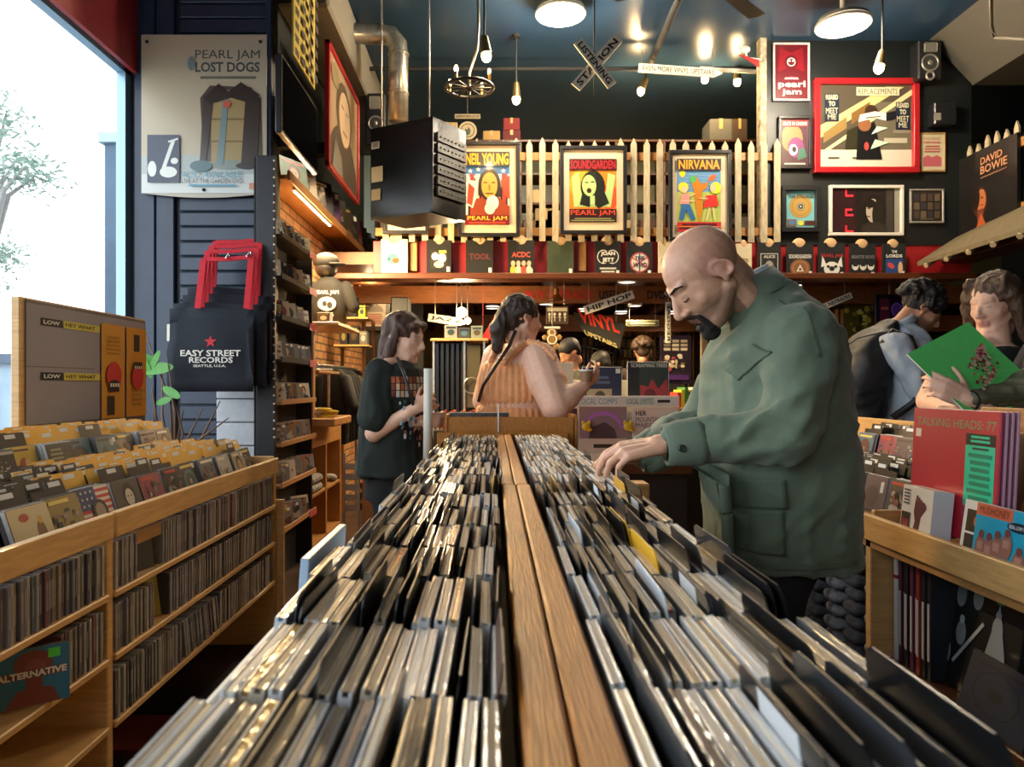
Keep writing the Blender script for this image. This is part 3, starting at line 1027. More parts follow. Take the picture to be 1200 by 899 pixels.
def shirt_art(kind):
 def f(A):
  if kind == 'cream':
   A.ell(.45, .42, .24, .16, '#3f8a80'); A.ell(.55, .38, .14, .08, '#b8402c'); A.ell(.3, .42, .06, .05, '#2a4a5a')
  elif kind == 'collage':
   A.rect(.16, .12, .84, .68, '#1c1a1a'); A.ell(.35, .5, .14, .12, '#d8cdbc'); A.ell(.62, .45, .18, .14, '#cfc4b4'); A.ell(.5, .25, .2, .1, '#b8ad9c'); A.rect(.5, .6, .8, .68, '#c8b84a')
  elif kind == 'tool':
   A.text('TOOL', .12, .42, .9, .6, '#5a1f24', .03)
  elif kind == 'acdc':
   A.text('ACDC', .15, .5, .85, .66, '#b84a3a', .03)
   for i, c in enumerate(('#c8a23a', '#c8b8a8', '#b8402c', '#c8b8a8')):
    A.ell(.2 + i * .2, .32, .08, .08, '#c9a48a'); A.ell(.2 + i * .2, .12, .11, .14, c)
  elif kind == 'green':
   A.bars(.15, .1, .85, .6, 8, '#2c3a26')
  elif kind == 'joan':
   A.ring(.32, .55, .24, .2, .03, '#dcd8cc'); A.ring(.68, .55, .24, .2, .03, '#dcd8cc'); A.rect(.2, .38, .8, .7, '#0c0c0d')
   A.text('JOAN', .22, .56, .78, .7, '#e0dcd0', .04); A.text('JETT', .28, .38, .74, .52, '#e0dcd0', .04); A.bars(.15, .08, .85, .26, 2, '#bcb8ac')
  elif kind == 'who':
   A.ell(.5, .4, .38, .3, '#c9c4b8', 28); A.line(.2, .55, .8, .25, .05, '#b8363a'); A.line(.2, .25, .8, .55, .05, '#b8363a'); A.line(.5, .1, .5, .7, .05, '#2f4a7a')
   A.ring(.5, .4, .38, .3, .05, '#9a3a3c'); A.text('THE', .3, .46, .7, .58, '#26262c', .03); A.text('WHO', .24, .24, .78, .4, '#26262c', .03)
  elif kind == 'alice':
   A.rect(.12, .1, .88, .68, '#b8b4a8'); A.rect(.15, .12, .85, .66, '#141414'); A.text('ALICE', .25, .54, .75, .63, '#b8b4a8', .03); A.ell(.5, .3, .18, .16, '#8f8a80')
  elif kind == 'sound':
   A.text('SOUNDGARDEN', .08, .54, .92, .66, '#c8c4b8', .03); A.ell(.5, .26, .38, .26, '#7a4f2c', 24); A.ring(.5, .26, .3, .2, .04, '#a3703c'); A.poly([(.36, .16), (.64, .16), (.5, .36)], '#d8d0c0')
   A.poly([(.43, .19), (.57, .19), (.5, .29)], '#5a3a22')
  elif kind == 'pj':
   A.text('PEARL JAM', .1, .56, .92, .68, '#b8262c', .03); A.ell(.5, .26, .3, .2, '#dcd8cc'); A.poly([(.1, .3), (.14, .62), (.22, .5), (.3, .36)], '#dcd8cc'); A.poly([(.9, .3), (.86, .62), (.78, .5), (.7, .36)], '#dcd8cc')
   A.ell(.5, .26, .1, .07, '#111111'); A.ell(.36, .32, .06, .04, '#111111'); A.ell(.64, .32, .06, .04, '#111111'); A.poly([(.2, .1), (.3, .04), (.34, .14)], '#dcd8cc'); A.poly([(.8, .1), (.7, .04), (.66, .14)], '#dcd8cc')
  elif kind == 'beastie':
   A.text('BEASTIE BOYS', .06, .56, .94, .66, '#6a6864', .03)
   for i in range(3):
    A.ell(.2 + .3 * i, .34, .13, .12, '#d4d0c4'); A.ell(.2 + .3 * i, .4, .12, .06, '#111111'); A.rect(.12 + .3 * i, .33, .28 + .3 * i, .36, '#111111')
   A.bars(.2, .08, .8, .14, 1, '#6a6864')
  elif kind == 'lords':
   A.text('THE', .38, .72, .62, .8, '#d8d4c8', .04); A.text('LORDS', .15, .58, .85, .68, '#d8d4c8', .04); A.rect(.12, .06, .88, .54, '#1f3f7a'); A.ell(.35, .34, .16, .08, '#c8463c', rot=-20); A.ell(.76, .26, .1, .2, '#d8b07a')
  elif kind == 'wht':
   A.bars(.2, .3, .8, .5, 3, '#8a6a2a')
 return f


SH = [(447, 478, 281, 321, 'cream', '#cfc3a4', 'cream T-shirt with a small red and green picture, leftmost on the red band'),
      (500, 529, 282, 320, 'collage', '#0d0d0e', 'black T-shirt with a cream collage print'),
      (546, 578, 282, 321, 'tool', '#0d0d0e', 'black TOOL T-shirt with dim red lettering'),
      (595, 626, 282, 322, 'acdc', '#0d0d0e', 'black ACDC T-shirt with red letters over four band members'),
      (641, 672, 283, 322, 'green', '#343c26', 'olive green T-shirt with a dark print'),
      (697, 727, 283, 324, 'joan', '#0c0c0d', 'black JOAN JETT T-shirt with a white heart outline'),
      (734, 764, 284, 324, 'who', '#0c0c0d', 'black THE WHO T-shirt with a round flag print'),
      (771, 785, 284, 323, 'wht', '#cfc3a4', 'cream T-shirt under the NIRVANA poster, beside the bald head'),
      (862, 880, 286, 320, 'wht', '#cfc3a4', 'cream and yellow T-shirt right of the bald head'),
      (887, 914, 285, 324, 'alice', '#0c0c0d', 'black T-shirt with a silver framed portrait'),
      (921, 952, 285, 325, 'sound', '#0c0c0d', 'black SOUNDGARDEN T-shirt with a round brown emblem'),
      (958, 989, 285, 326, 'pj', '#0c0c0d', 'black PEARL JAM T-shirt with a white horned skull'),
      (995, 1025, 286, 326, 'beastie', '#0c0c0d', 'black BEASTIE BOYS T-shirt with three white faces'),
      (1033, 1060, 286, 325, 'lords', '#0c0c0d', 'black T-shirt with a blue picture, rightmost on the red band')]
for (a, b, c, d_, k, colr, lab) in SH:
 Y = 6.96
 x0, x1, z1, z0 = PX(a, Y), PX(b, Y), PZ(c, Y), PZ(d_, Y)
 r = empty('folded_shirt', ((x0 + x1) / 2, Y, z0), lab, 'T-shirt', 'T-shirts displayed on the red band')
 W_, H_ = x1 - x0, z1 - z0
 mb = MB(); mb.prism([(0, 0), (W_, 0), (W_, H_), (W_ * .72, H_), (W_ * .62, H_ * .9), (W_ * .5, H_ * .87), (W_ * .38, H_ * .9), (W_ * .28, H_), (0, H_)], (x0, Y, z0), UX, UZ, .022)
 mb.build('cloth', mat('cloth_' + colr[1:], hexc(colr), .85, noise=.1, nscale=20), r)
 mb = MB(); mb.ell(((x0 + x1) / 2, Y + .005, z1 - .005), (W_ * .25, .012, H_ * .17), col=None); mb.build('hanger_card', mat('hanger_card', hexc('#d0a878'), .6), r)
 A = Art((x0, Y - .0225, z0), UX * W_, UZ * H_, .0004, None); shirt_art(k)(A); A.build('chest_print', r, M_PRINTM)
 A = Art((x1 - .045, Y - .0235, z0 + .01), UX * .03, UZ * .045, .0004, '#d8d4c8'); A.build('price_tag', r, M_PRINTM)
for px in (484, 682):
 struct('trim_5', MB().bev(PX(px - 4, 7), PX(px + 5, 7), 6.985, 7.03, PZ(318, 7), PZ(280, 7), .005), M_PINE)

# ================================================================== LOFT CLUTTER
def carton(px0, py0, px1, py1, Y, d, col, label, name='cardboard_box', cat='box', up=0):
 Y = 7.9
 x0, x1, z1, z0 = PX(px0, Y), PX(px1, Y), PZ(py0, Y), PZ(py1, Y)
 q = up or min((2.666, 2.976, 3.306, 3.626, 3.986), key=lambda v: abs(v - z0)); z1 += q - z0; z0 = q
 r = empty(name, ((x0 + x1) / 2, Y, z0), label, cat)
 MB().bev(x0, x1, Y, Y + d, z0, z1, .006).build('body', mat('carton_' + col[1:], hexc(col), .75, noise=.1, nscale=10), r)
 MB().box(x0 + (x1 - x0) * .42, x0 + (x1 - x0) * .58, Y - .002, Y + d, z0 + (z1 - z0) * .55, z1 + .002).build('tape', mat('tape', hexc('#b89a60'), .3), r)
 return r


# shelving on the loft, seen between the pickets
sh = empty('loft_shelving', (1.2, 8.1, 2.62), 'dark shelving unit standing on the loft behind the pickets', 'shelving')
for k in range(9):
 x = PX(440, 7.9) + k * .52
 MB().bev(x, x + .03, 7.85, 8.25, 2.62, 3.96, .003).build('upright', M_DKWOOD, sh)
for zz in (2.64, 2.95, 3.28, 3.6, 3.96):
 MB().bev(PX(440, 7.9), PX(440, 7.9) + 4.19, 7.85, 8.25, zz, zz + .025, .003).build('shelf', M_DKWOOD, sh)
rb = random.Random(5)
for k in range(32):
 x = PX(440, 7.9) + .05 + (k % 16 // 2) * .52 + (k % 2) * .235
 zz = (2.666, 2.976)[k // 16]
 hh = rb.uniform(.14, .26); ww = rb.uniform(.15, .21)
 colr = rb.choice(['#6a5438', '#b59a6c', '#3a2f28', '#8a8070', '#24202a', '#c8b890', '#5a4030'])
 lv = ['lowest', 'middle'][k // 16]
 o = MB().bev(x, x + ww, 7.9, 8.2, zz, zz + hh, .004).build('storage_box', mat('carton_' + colr[1:], hexc(colr), .75, noise=.1, nscale=10))
 tag(o, 'storage box on the %s loft shelf seen between the pickets' % lv, 'box', 'storage boxes on the %s loft shelf' % lv)
carton(512, 146, 536, 168, 7.6, .3, '#b59a64', 'tan cardboard carton on the loft left of the red boxes')
carton(566, 158, 586, 170, 7.6, .3, '#a5854e', 'tan carton on the loft just left of the red boxes')
carton(589, 153, 610, 166, 7.55, .25, '#5a1a1c', 'dark red box on the loft, lower of the two red boxes')
carton(590, 139, 609, 153, 7.55, .22, '#7a1f22', 'bright red box stacked on the darker red box on the loft', up=PZ(153, 7.9) + 3.986 - PZ(166, 7.9) + .001)
carton(627, 232, 652, 262, 7.4, .3, '#9a845c', 'tan carton between the pickets right of the NEIL YOUNG poster')
carton(624, 206, 634, 222, 7.4, .25, '#b8a070', 'small cream carton above another between the pickets')
carton(832, 150, 858, 176, 7.5, .3, '#5a5a54', 'grey bag of folded clothes on the loft above the NIRVANA poster', 'clothes_bag', 'bag')
carton(858, 152, 876, 178, 7.6, .3, '#3a2a1c', 'brown carton on the loft beside the rough post')
struct('column_rough', MB().bev(PX(889, 7), PX(897, 7), 6.96, 7.06, 2.7, PZ(42, 7), .006), mat('peeling_paint', hexc('#c8bfa0'), .7, noise=1, nscale=14, dark=hexc('#5a4a38')))
# small sign and round logo on loft
r = empty('round_badge', (PX(548, 7.5), 7.5, PZ(165, 7.5)), 'round cream badge with a dark figure standing on the loft', 'sign')
c0 = P(548, 153, 7.9)
MB().cyl(c0, c0 + Vector((0, .02, 0)), .1, n=28).build('disc', mat('badge_cream', hexc('#b8a888'), .6), r)
A = Art(c0 + Vector((-.08, -.002, -.08)), UX * .16, UZ * .16, .0006, None); A.ring(.5, .5, .48, .48, .06, '#3a4a3a'); A.ell(.5, .45, .2, .28, '#4a5a4a'); A.ell(.45, .65, .08, .08, '#b8a888'); A.build('emblem', r)
MB().bev(c0.x - .01, c0.x + .01, 7.9, 7.92, 3.986, c0.z - .09, .001).build('stand', M_DKWOOD, r)
r = empty('hanging_plaque', P(548, 137, 8.0), 'small cream letter plaque high above the round badge', 'sign')
A0 = P(533, 139, 8.0)
MB().box(A0.x, A0.x + .28, 8.0, 8.015, A0.z, A0.z + .05).build('board', M_CREAM, r)
A = Art(A0 + Vector((.01, -.002, .008)), UX * .26, UZ * .034, .0006, None); A.text('DANGEROUS', 0, .1, 1, .9, '#2a241c', .03); A.build('lettering', r)
MB().cyl(A0 + Vector((.14, .005, .05)), (A0.x + .14, 8.005, H), .003).build('wire', M_STEEL, r)

# ================================================================== CEILING FITTINGS
def pendant_disc(px, py, Y, R, label, power):
 c = P(px, py, Y)
 r = empty('ceiling_lamp', c, label, 'lamp', 'ring-shaped ceiling lamps')
 mb = MB(); mb.torus(c, R * .93, R * .07, (0, 0, 1), 40, 8, sc=(1, 1)); mb.build('outer_ring', M_WHITEP, r)
 mb = MB(); mb.cyl(c + Vector((0, 0, .02)), c + Vector((0, 0, .05)), R * .96, R * .9, 36); mb.build('body', mat('lamp_body', hexc('#8f8a7a'), .5), r)
 mb = MB(); mb.cyl(c + Vector((0, 0, -.012)), c + Vector((0, 0, .021)), R * .5, R * .62, 32); mb.build('diffuser', M_BULBW, r)
 MB().torus(c + Vector((0, 0, .0)), R * .80, R * .05, (0, 0, 1), 36, 8).build('light_ring', M_BULBW, r)
 mb = MB(); mb.cyl(c + Vector((0, 0, .05)), (c.x, c.y, H - .03), .025, n=12); mb.cyl((c.x, c.y, H - .04), (c.x, c.y, H), .08, n=16); mb.build('stem', M_WHITEP, r)
 lamp('ceiling_lamp_light', 'POINT', c + Vector((0, 0, -.12)), power, (1, .86, .66), .16)


pendant_disc(657, 16, 6.2, .22, 'round ring-shaped ceiling lamp left of the fan blade, above the crossed sign', 78 * PW)
pendant_disc(988, 29, 6.0, .22, 'round ring-shaped ceiling lamp on a short stem over the red frame', 78 * PW)

fan = empty('ceiling_fan', (1.5, 5.0, 4.1), 'black ceiling fan with only one blade showing at the top edge', 'fan')
c = Vector((1.5, 5.0, 4.1))
MB().cyl(c + Vector((0, 0, -.06)), c + Vector((0, 0, .1)), .1, .08, 20).cyl(c + Vector((0, 0, .1)), (1.5, 5, H), .015).build('motor', M_BLACKP, fan)
for a in (44, 164, 284):
 t = math.radians(a); u = Vector((math.cos(t), math.sin(t), 0)); v = Vector((-u.y, u.x, .08))
 mb = MB(); mb.prism([(.1, -.03), (.2, -.055), (.66, -.065), (.68, 0), (.66, .065), (.2, .055), (.1, .03)], c, u, v, .008); mb.build('blade', M_BLACKP, fan)


def spot(px, py, Y, label, power=22, aim=(0, -.3, -1), stem=True, group=None):
 c = P(px, py, Y)
 r = empty('spotlight', c, label, 'lamp', group)
 d = Vector(aim).normalized()
 top = c - d * .16
 mb = MB(); mb.cyl(c - d * .02, top, .045, .028, 16, caps=True); mb.build('housing', mat('lamp_socket', hexc('#6a5a3a'), .4, metal=.6), r)
 MB().ell(c, (.038, .038, .045)).build('bulb', M_BULB, r)
 if stem:
  MB().cyl(top, (top.x, top.y, H), .008).cyl((top.x, top.y, H - .03), (top.x, top.y, H), .04, n=12).build('stem', M_DARK, r)
 lamp('spotlight_light', 'POINT', c + d * .07, power * .5 * PW, (1, .66, .30), .035)
 return r


spot(570, 66, 5.6, 'lit spotlight on a pole above the wagon wheel', 26, (.1, -.1, -1))
spot(605, 117, 6.9, 'lit bare bulb over the red boxes on the loft', 26, (0, 0, -1))
spot(751, 107, 7.6, 'lit spotlight under the left end of the arrow sign', 30, (-.4, -.2, -1))
spot(826, 93, 7.6, 'lit bulb under the tip of the arrow sign', 26, (0, -.2, -1))
spot(864, 96, 7.6, 'bulb hanging between the arrow sign and the rough post', 12, (0, 0, -1))
spot(1030, 80, 5.9, 'lit twin bulb spotlight hanging in front of the red frame', 12, (-.3, -.2, -1))
# conduit pipes on ceiling
mb = MB(); mb.cyl(P(797, -4, 5.5), P(762, 75, 7.5), .03); tag(mb.build('ceiling_pipe', M_DARK), 'straight dark pipe crossing the ceiling right of the crossed sign', 'pipe')
mb = MB(); mb.cyl((-1.6, 7.3, H - .15), (3.2, 7.3, H - .15), .02); tag(mb.build('ceiling_pipe', M_DARK), 'thin dark pipe crossing the ceiling from side to side', 'pipe')
mb = MB(); mb.cyl(P(820, 80, 7.3), P(890, 84, 7.3), .022); tag(mb.build('ceiling_pipe', M_WHITEP), 'short white rod from the arrow sign to the rough post', 'pipe')

# wagon wheel chandelier
c = P(550, 103, 5.7)
r = empty('wagon_wheel_chandelier', c, 'black wagon wheel chandelier with candle bulbs', 'chandelier')
R = .185
MB().torus(c, R, .014, (0, 0, 1), 32, 8).build('rim', M_BLACKP, r)
mb = MB()
for i in range(12):
 t = i * math.pi / 6
 mb.cyl(c, c + Vector((math.cos(t), math.sin(t), 0)) * R, .006, n=6)
mb.ell(c, (.03, .03, .03)); mb.build('spokes', M_BLACKP, r)
for i in range(4):
 t = i * math.pi / 2 + 2.6
 q = c + Vector((math.cos(t), math.sin(t), 0)) * R
 h_ = MB().cyl(q, q + Vector((0, 0, .06)), .012).build('candle_holder', M_BRASS, r)
 MB().ell(q + Vector((0, 0, .08)), (.015, .015, .03)).build('bulb', M_BULB if i < 2 else M_WHITEP, r)
MB().tube([c, c + Vector((0, 0, .12)), c + Vector((.06, 0, .3)), c + Vector((.07, 0, .5)), (c.x + .07, c.y, H)], .012).build('chain', M_STEEL, r)

# crossed sign
M_SIGN = mat('sign_white', hexc('#e6e0cc'), .6, noise=.12, nscale=12)
def plank(px0, py0, px1, py1, Y, wpx, txt, name='plank', parent=None, dy=0, col='#241f18', tip=False, taper=0):
 a, b = P(px0, py0, Y), P(px1, py1, Y)
 u = (b - a); L = u.length; u.normalize(); v = Vector((0, -1, 0)).cross(u) * -1
 v = u.cross(Vector((0, 1, 0))) * -1
 if v.z < 0: v = -v
 wd = wpx / F * Y
 mb = MB()
 pts = [(0, -wd / 2), (L, -wd / 2), (L, wd / 2), (0, wd / 2)]
 if tip:
  pts = [(0, -wd / 2), (L - wd, -wd / 2), (L, 0), (L - wd, wd / 2), (0, wd / 2)]
 n = u.cross(v)
 s = 1 if n.y < 0 else -1
 o = a + Vector((0, dy, 0))
 mb.prism(pts, o, u, v, .02 * s if s > 0 else .02)
 pb = mb.build(name, M_SIGN, parent)
 A = Art(o - Vector((0, .0215, 0)) - v * wd / 2 if s > 0 else o - Vector((0, .0215, 0)) - v * wd / 2, u * L, v * wd, .0006, None)
 A.text(txt, .05, .2, .9 if tip else .95, .8, col, .03)
 A.build('lettering', pb)
 return pb


r = empty('crossed_sign', P(700, 76, 5.5), 'crossed white boards reading LISTENING STATION hanging from the ceiling', 'sign')
plank(675, 101, 725, 43, 5.5, 13, 'STATION', 'board', r, dy=.03)
plank(677, 49, 717, 101, 5.5, 12, 'LISTENING', 'board', r)
q = P(697, 75, 5.55)
MB().cyl(q + Vector((0, .03, -.24)), (q.x, q.y + .03, H), .006).build('rod', M_DARK, r)
r = empty('arrow_sign', P(795, 83, 7.2), 'long cream arrow sign reading EVEN MORE VINYL UPSTAIRS', 'sign')
plank(748, 80, 846, 87, 7.2, 10, 'EVEN MORE VINYL UPSTAIRS', 'board', r, tip=True)
for px in (752, 835):
 q = P(px, 78, 7.2); MB().cyl(q, (q.x, q.y, H), .004).build('wire', M_STEEL, r)
# red flag and white bird by the rough post
mb = MB(); q = P(893, 71, 6.9)
mb.prism([(0, -.0), (0, -.07), (-.2, .06)], q + Vector((-.03, 0, 0)), UX, UZ, .01)
tag(mb.build('pennant', M_RED), 'small red pennant fixed to the rough white post', 'pennant')
mb = MB(); q = P(873, 58, 6.92); mb.ell(q, (.05, .03, .035)).ell(q + Vector((-.04, 0, .03)), (.025, .02, .025)).cyl(q, P(875, 66, 6.92), .008); mb.cyl(P(872, 67, 6.92), P(893, 70, 6.92), .006)
tag(mb.build('figurine', M_WHITEP), 'small white bird figure above the red pennant', 'figurine')

# silver duct with elbow
r = empty('air_duct', P(420, 40, 6.6), 'silver round air duct with an elbow below the ceiling', 'duct')
pts = [P(340, 38, 6.0), P(400, 39, 6.5), P(445, 40, 6.6), P(458, 42, 6.6), P(466, 52, 6.6), P(467, 70, 6.6), P(467, 142, 6.6)]
MB().tube(pts, .088, 20).build('pipe', M_STEEL, r)
mb = MB()
for q, ax in ((P(400, 39, 6.5), (1, 0, 0)), (P(448, 40, 6.6), (1, 0, 0)), (P(467, 64, 6.6), (0, 0, 1)), (P(467, 110, 6.6), (0, 0, 1))):
 mb.torus(q, .09, .008, ax, 20, 6)
mb.build('joint_ring', M_STEEL, r)
mb = MB(); mb.bev(-1.66, -1.25, 5.5, 9.1, 4.2, H - .02, .02); tag(mb.build('beam_soffit', mat('soffit_paint', hexc('#7a7466'), .6, noise=.1)), kind='structure')

# hanging black rack case
bc = [(-.42, 4.98), (-.205, 5.28), (-.675, 5.53), (-.89, 5.23)]
z0, z1 = 2.515, 3.17
ct = Vector((sum(p[0] for p in bc) / 4, sum(p[1] for p in bc) / 4, z0))
r = empty('hanging_rack_case', ct, 'black rack case of stereo gear hanging on two cables', 'equipment case')
o3 = [Vector((x, y, 0)) for x, y in bc]
mb = MB()
def quadbox(mb, P4, za, zb):
 mb.add([(p.x, p.y, za) for p in P4] + [(p.x, p.y, zb) for p in P4], [(0, 3, 2, 1), (4, 5, 6, 7), (0, 1, 5, 4), (1, 2, 6, 5), (2, 3, 7, 6), (3, 0, 4, 7)], None, False)


c2 = sum(o3, Vector()) / 4
e1 = (o3[3] - o3[0]).normalized(); e2 = (o3[1] - o3[0]).normalized()
quadbox(mb, [o3[0] + e2 * .05, o3[1] - e2 * 0, o3[2], o3[3] + e2 * 0], z0 + .02, z1 - .02)
quadbox(mb, o3, z1 - .02, z1)
quadbox(mb, [o3[0] + e1 * 0, o3[1], o3[2], o3[3]], z0, z0 + .02)
quadbox(mb, [o3[0], o3[0] + e2 * .3, o3[0] + e2 * .3 + e1 * .03, o3[0] + e1 * .03], z0, z1)
mb.build('cabinet', mat('black_laminate', hexc('#1a1a18'), .28, noise=.1), r)
nn = Vector((e2.y, -e2.x, 0)); nn = nn if nn.dot(Vector((1, 0, 0))) > 0 else -nn
for k in range(6):
 za = z0 + .12 + k * .075
 b_ = [o3[0] + e2 * .03 + nn * .0, o3[1] - e2 * .02 + nn * .0]
 mb = MB(); quadbox(mb, [b_[0] + nn * .004, b_[0] + nn * .02, b_[1] + nn * .02, b_[1] + nn * .004], za, za + .06)
 u_ = mb.build('rack_unit', mat('rack_metal', hexc('#33332f'), .35, metal=.4), r)
 mb = MB()
 for j in range(7):
  q = b_[0].lerp(b_[1], .1 + j * .13) + nn * .02
  mb.ell((q.x, q.y, za + .03), (.008, .008, .008), nu=8, nv=6)
 mb.build('knobs', mat('knob_grey', hexc('#77756c'), .4), u_)
wn = Vector((e1.y, -e1.x, 0)); wn = wn if wn.y < 0 else -wn
for (t, za, ww, hh) in ((.96, 3.02, .07, .05), (.96, 2.78, .1, .11), (.96, 2.65, .08, .08)):
 q = o3[3] - e1 * .09 + wn * .003 + Vector((0, 0, za))
 A = Art(q + e1 * .08, -e1 * ww, UZ * hh, .0006, ['#d8d2c0', '#a89c80', '#8a7a5a'][(3.0 > za) + (2.7 > za)]); 
 if za > 3: A.bars(.1, .2, .9, .9, 3, '#2a2a2a')
 A.build('sticker', r)
for q in (o3[3].lerp(o3[2], .3), o3[0].lerp(o3[1], .1) + e1 * .06):
 MB().cyl((q.x, q.y, z1), (q.x, q.y, H), .006, n=8).build('cable', M_STEEL, r)
# ================================================================== CDs
def plastic(name, col, rough=.16, bump=.25):
 return mat(name, hexc(col), rough, spec=.6, noise=.22, nscale=35, bump=bump, bscale=70)


PL = [plastic('case_clear', '#c8cacc'), plastic('case_warm', '#b3aa9a'), plastic('case_smoke', '#6c6d70'), plastic('case_cool', '#bcc2c8')]
CORE = {'white': mat('insert_white', hexc('#d4d0c4'), .5), 'cream': mat('insert_cream', hexc('#b9ab8e'), .5, noise=.2, nscale=30), 'grey': mat('insert_grey', hexc('#86827a'), .5),
  'black': mat('insert_black', hexc('#17171a'), .4), 'brown': mat('insert_brown', hexc('#5a4c3e'), .5), 'plum': mat('insert_plum', hexc('#4a3440'), .5),
  'blue': mat('insert_blue', hexc('#2f5f8c'), .4), 'red': mat('insert_red', hexc('#8c2f26'), .45), 'gold': mat('insert_gold', hexc('#b08327'), .25, noise=.5, nscale=25, bump=.6, bscale=50, coat=.5),
  'green': mat('insert_green', hexc('#5a9a3a'), .45)}
M_CLABEL = mat('card_label', hexc('#cfd6dc'), .5)


def cd_mesh(core, pl):
 """a jewel case standing on edge: two clear lids around a paper insert; thin along x"""
 mb = MB()
 t = .0051
 mb.mi = 0
 mb.bev(-t, -t + .0031, -.071, .071, 0, .125, .0006)
 mb.bev(t - .0031, t, -.0705, .0705, .001, .1245, .0006)
 mb.mi = 1
 mb.box(-t + .0031, t - .0031, -.0695, .0695, .001, .1242)
 mb.mi = 0
 mb.box(-t + .0004, t - .0004, -.0712, -.069, .004, .121)
 o = mb.build('cd_case', [PL[pl], CORE[core]], keep=True)
 OFF[o.name] = Vector()
 return o


CDP = {}
for core, pl in (('white', 0), ('cream', 1), ('grey', 0), ('black', 2), ('brown', 1), ('grey', 3), ('white', 3), ('cream', 0), ('gold', 1), ('plum', 2), ('blue', 3), ('red', 2), ('green', 0), ('black', 0)):
 CDP[(core, pl)] = cd_mesh(core, pl)
PROTO_OBJS = list(CDP.values())


def card_proto(col, hgt=.158, lab=False, name='divider_card'):
 m = {'black': mat('card_black', hexc('#101215'), .3, spec=.5), 'grey': mat('card_grey', hexc('#2c2f33'), .3), 'yellow': mat('card_yellow', hexc('#d9a521'), .4),
         'brown': mat('card_brown', hexc('#4a342c'), .4), 'white': mat('card_white', hexc('#c5d0dc'), .35)}[col]
 mb = MB(); w_, c = .0745, .012
 mb.prism([(-w_, 0), (w_, 0), (w_, hgt - c), (w_ - c * .3, hgt - c * .3), (w_ - c, hgt), (-w_ + c, hgt), (-w_ + c * .3, hgt - c * .3), (-w_, hgt - c)], (-.0007, 0, 0), (0, 1, 0), (0, 0, 1), .0014)
 o = mb.build(name, m, keep=True); OFF[o.name] = Vector()
 if lab:
  mb = MB(); mb.box(-.0012, .0012, -.03, .035, hgt - .02, hgt - .004)
  l = mb.build('label_strip', M_CLABEL, o)
 return o


CARDP = {(c, l): card_proto(c, lab=l) for c, l in (('black', 0), ('black', 1), ('grey', 0), ('grey', 1), ('yellow', 0), ('brown', 0), ('white', 0))}
for (c, l), o in CARDP.items():
 PROTO_OBJS.append(o)


def put(proto, loc, rot, label, cat, group, name=None):
 o = copy_tree(proto)
 o.location = loc
 o.rotation_euler = rot
 if name:
  o.name = name
 return tag(o, label, cat, group)


ORD = ['nearest', 'second', 'third', 'fourth', 'fifth', 'sixth', 'seventh', 'eighth', 'ninth', 'tenth', 'eleventh', 'twelfth', 'thirteenth', 'fourteenth', 'fifteenth', 'sixteenth', 'seventeenth', 'eighteenth']
COREWORD = {'white': 'white-edged', 'cream': 'cream-edged', 'grey': 'grey-edged', 'black': 'black-edged', 'brown': 'brown-edged', 'gold': 'gold-edged', 'plum': 'plum-edged', 'blue': 'blue-edged', 'red': 'red-edged', 'green': 'green-edged'}

# ------------------------------------------------------------------ the centre rack
ZT = 1.32 - .21          # top of the cases and of the divider rails
XA, XB = .0174, .077     # divider between the two halves
YE = 3.17
rack = empty('cd_rack', (.04, 1.7, 0), 'long double-sided wooden CD rack running down the middle of the shop', 'display rack')
mb = MB(); mb.bev(XA, .0462, .20, 1.545, ZT - .05, ZT, .003); mb.build('divider_rail', M_RAIL, rack)
mb = MB(); mb.bev(.0485, XB, .20, 1.545, ZT - .05, ZT, .003); mb.build('divider_rail', M_RAIL, rack)
mb = MB(); mb.bev(XA - .004, .0425, 1.552, YE, ZT - .05, ZT - .001, .003); mb.build('divider_rail', M_RAIL, rack)
mb = MB(); mb.bev(.045, XB - .004, 1.552, YE, ZT - .05, ZT - .001, .003); mb.build('divider_rail', M_RAIL, rack)
MB().box(XA + .006, XB - .008, .2, YE, .9, ZT - .045).build('divider_core', M_DKWOOD, rack)
M_TRAY = mat('tray_black', hexc('#0e0d0d'), .6)
MB().box(-.235, .315, .2, YE, .93, .972).build('tray_floor', M_TRAY, rack)
for x0, x1, nm in ((-.250, -.232, 'side_board'), (.306, .326, 'side_board')):
 mb = MB(); mb.bev(x0, x1, .2, YE, .62, 1.040, .003); mb.build(nm, M_MAPLE, rack)
 mb = MB(); mb.bev(x0 - .002, x1 - .012, .2, YE, 1.0405, 1.0465, .002) if x0 < 0 else mb.bev(x0 + .012, x1 + .002, .2, YE, 1.0405, 1.0465, .002)
 mb.build('edge_strip', M_WHITEP, rack)
mb = MB(); mb.bev(-.250, .326, YE, YE + .02, .62, ZT + .005, .003); mb.build('end_board', M_RAIL, rack)
mb = MB(); mb.box(-.228, .305, .22, YE - .02, .60, .93); mb.build('cabinet', M_DKWOOD, rack)
for x in (-.21, .24):
 for y in (.3, 1.7, 3.05):
  MB().bev(x, x + .05, y, y + .05, 0, .6, .004).build('leg', M_DKWOOD, rack)

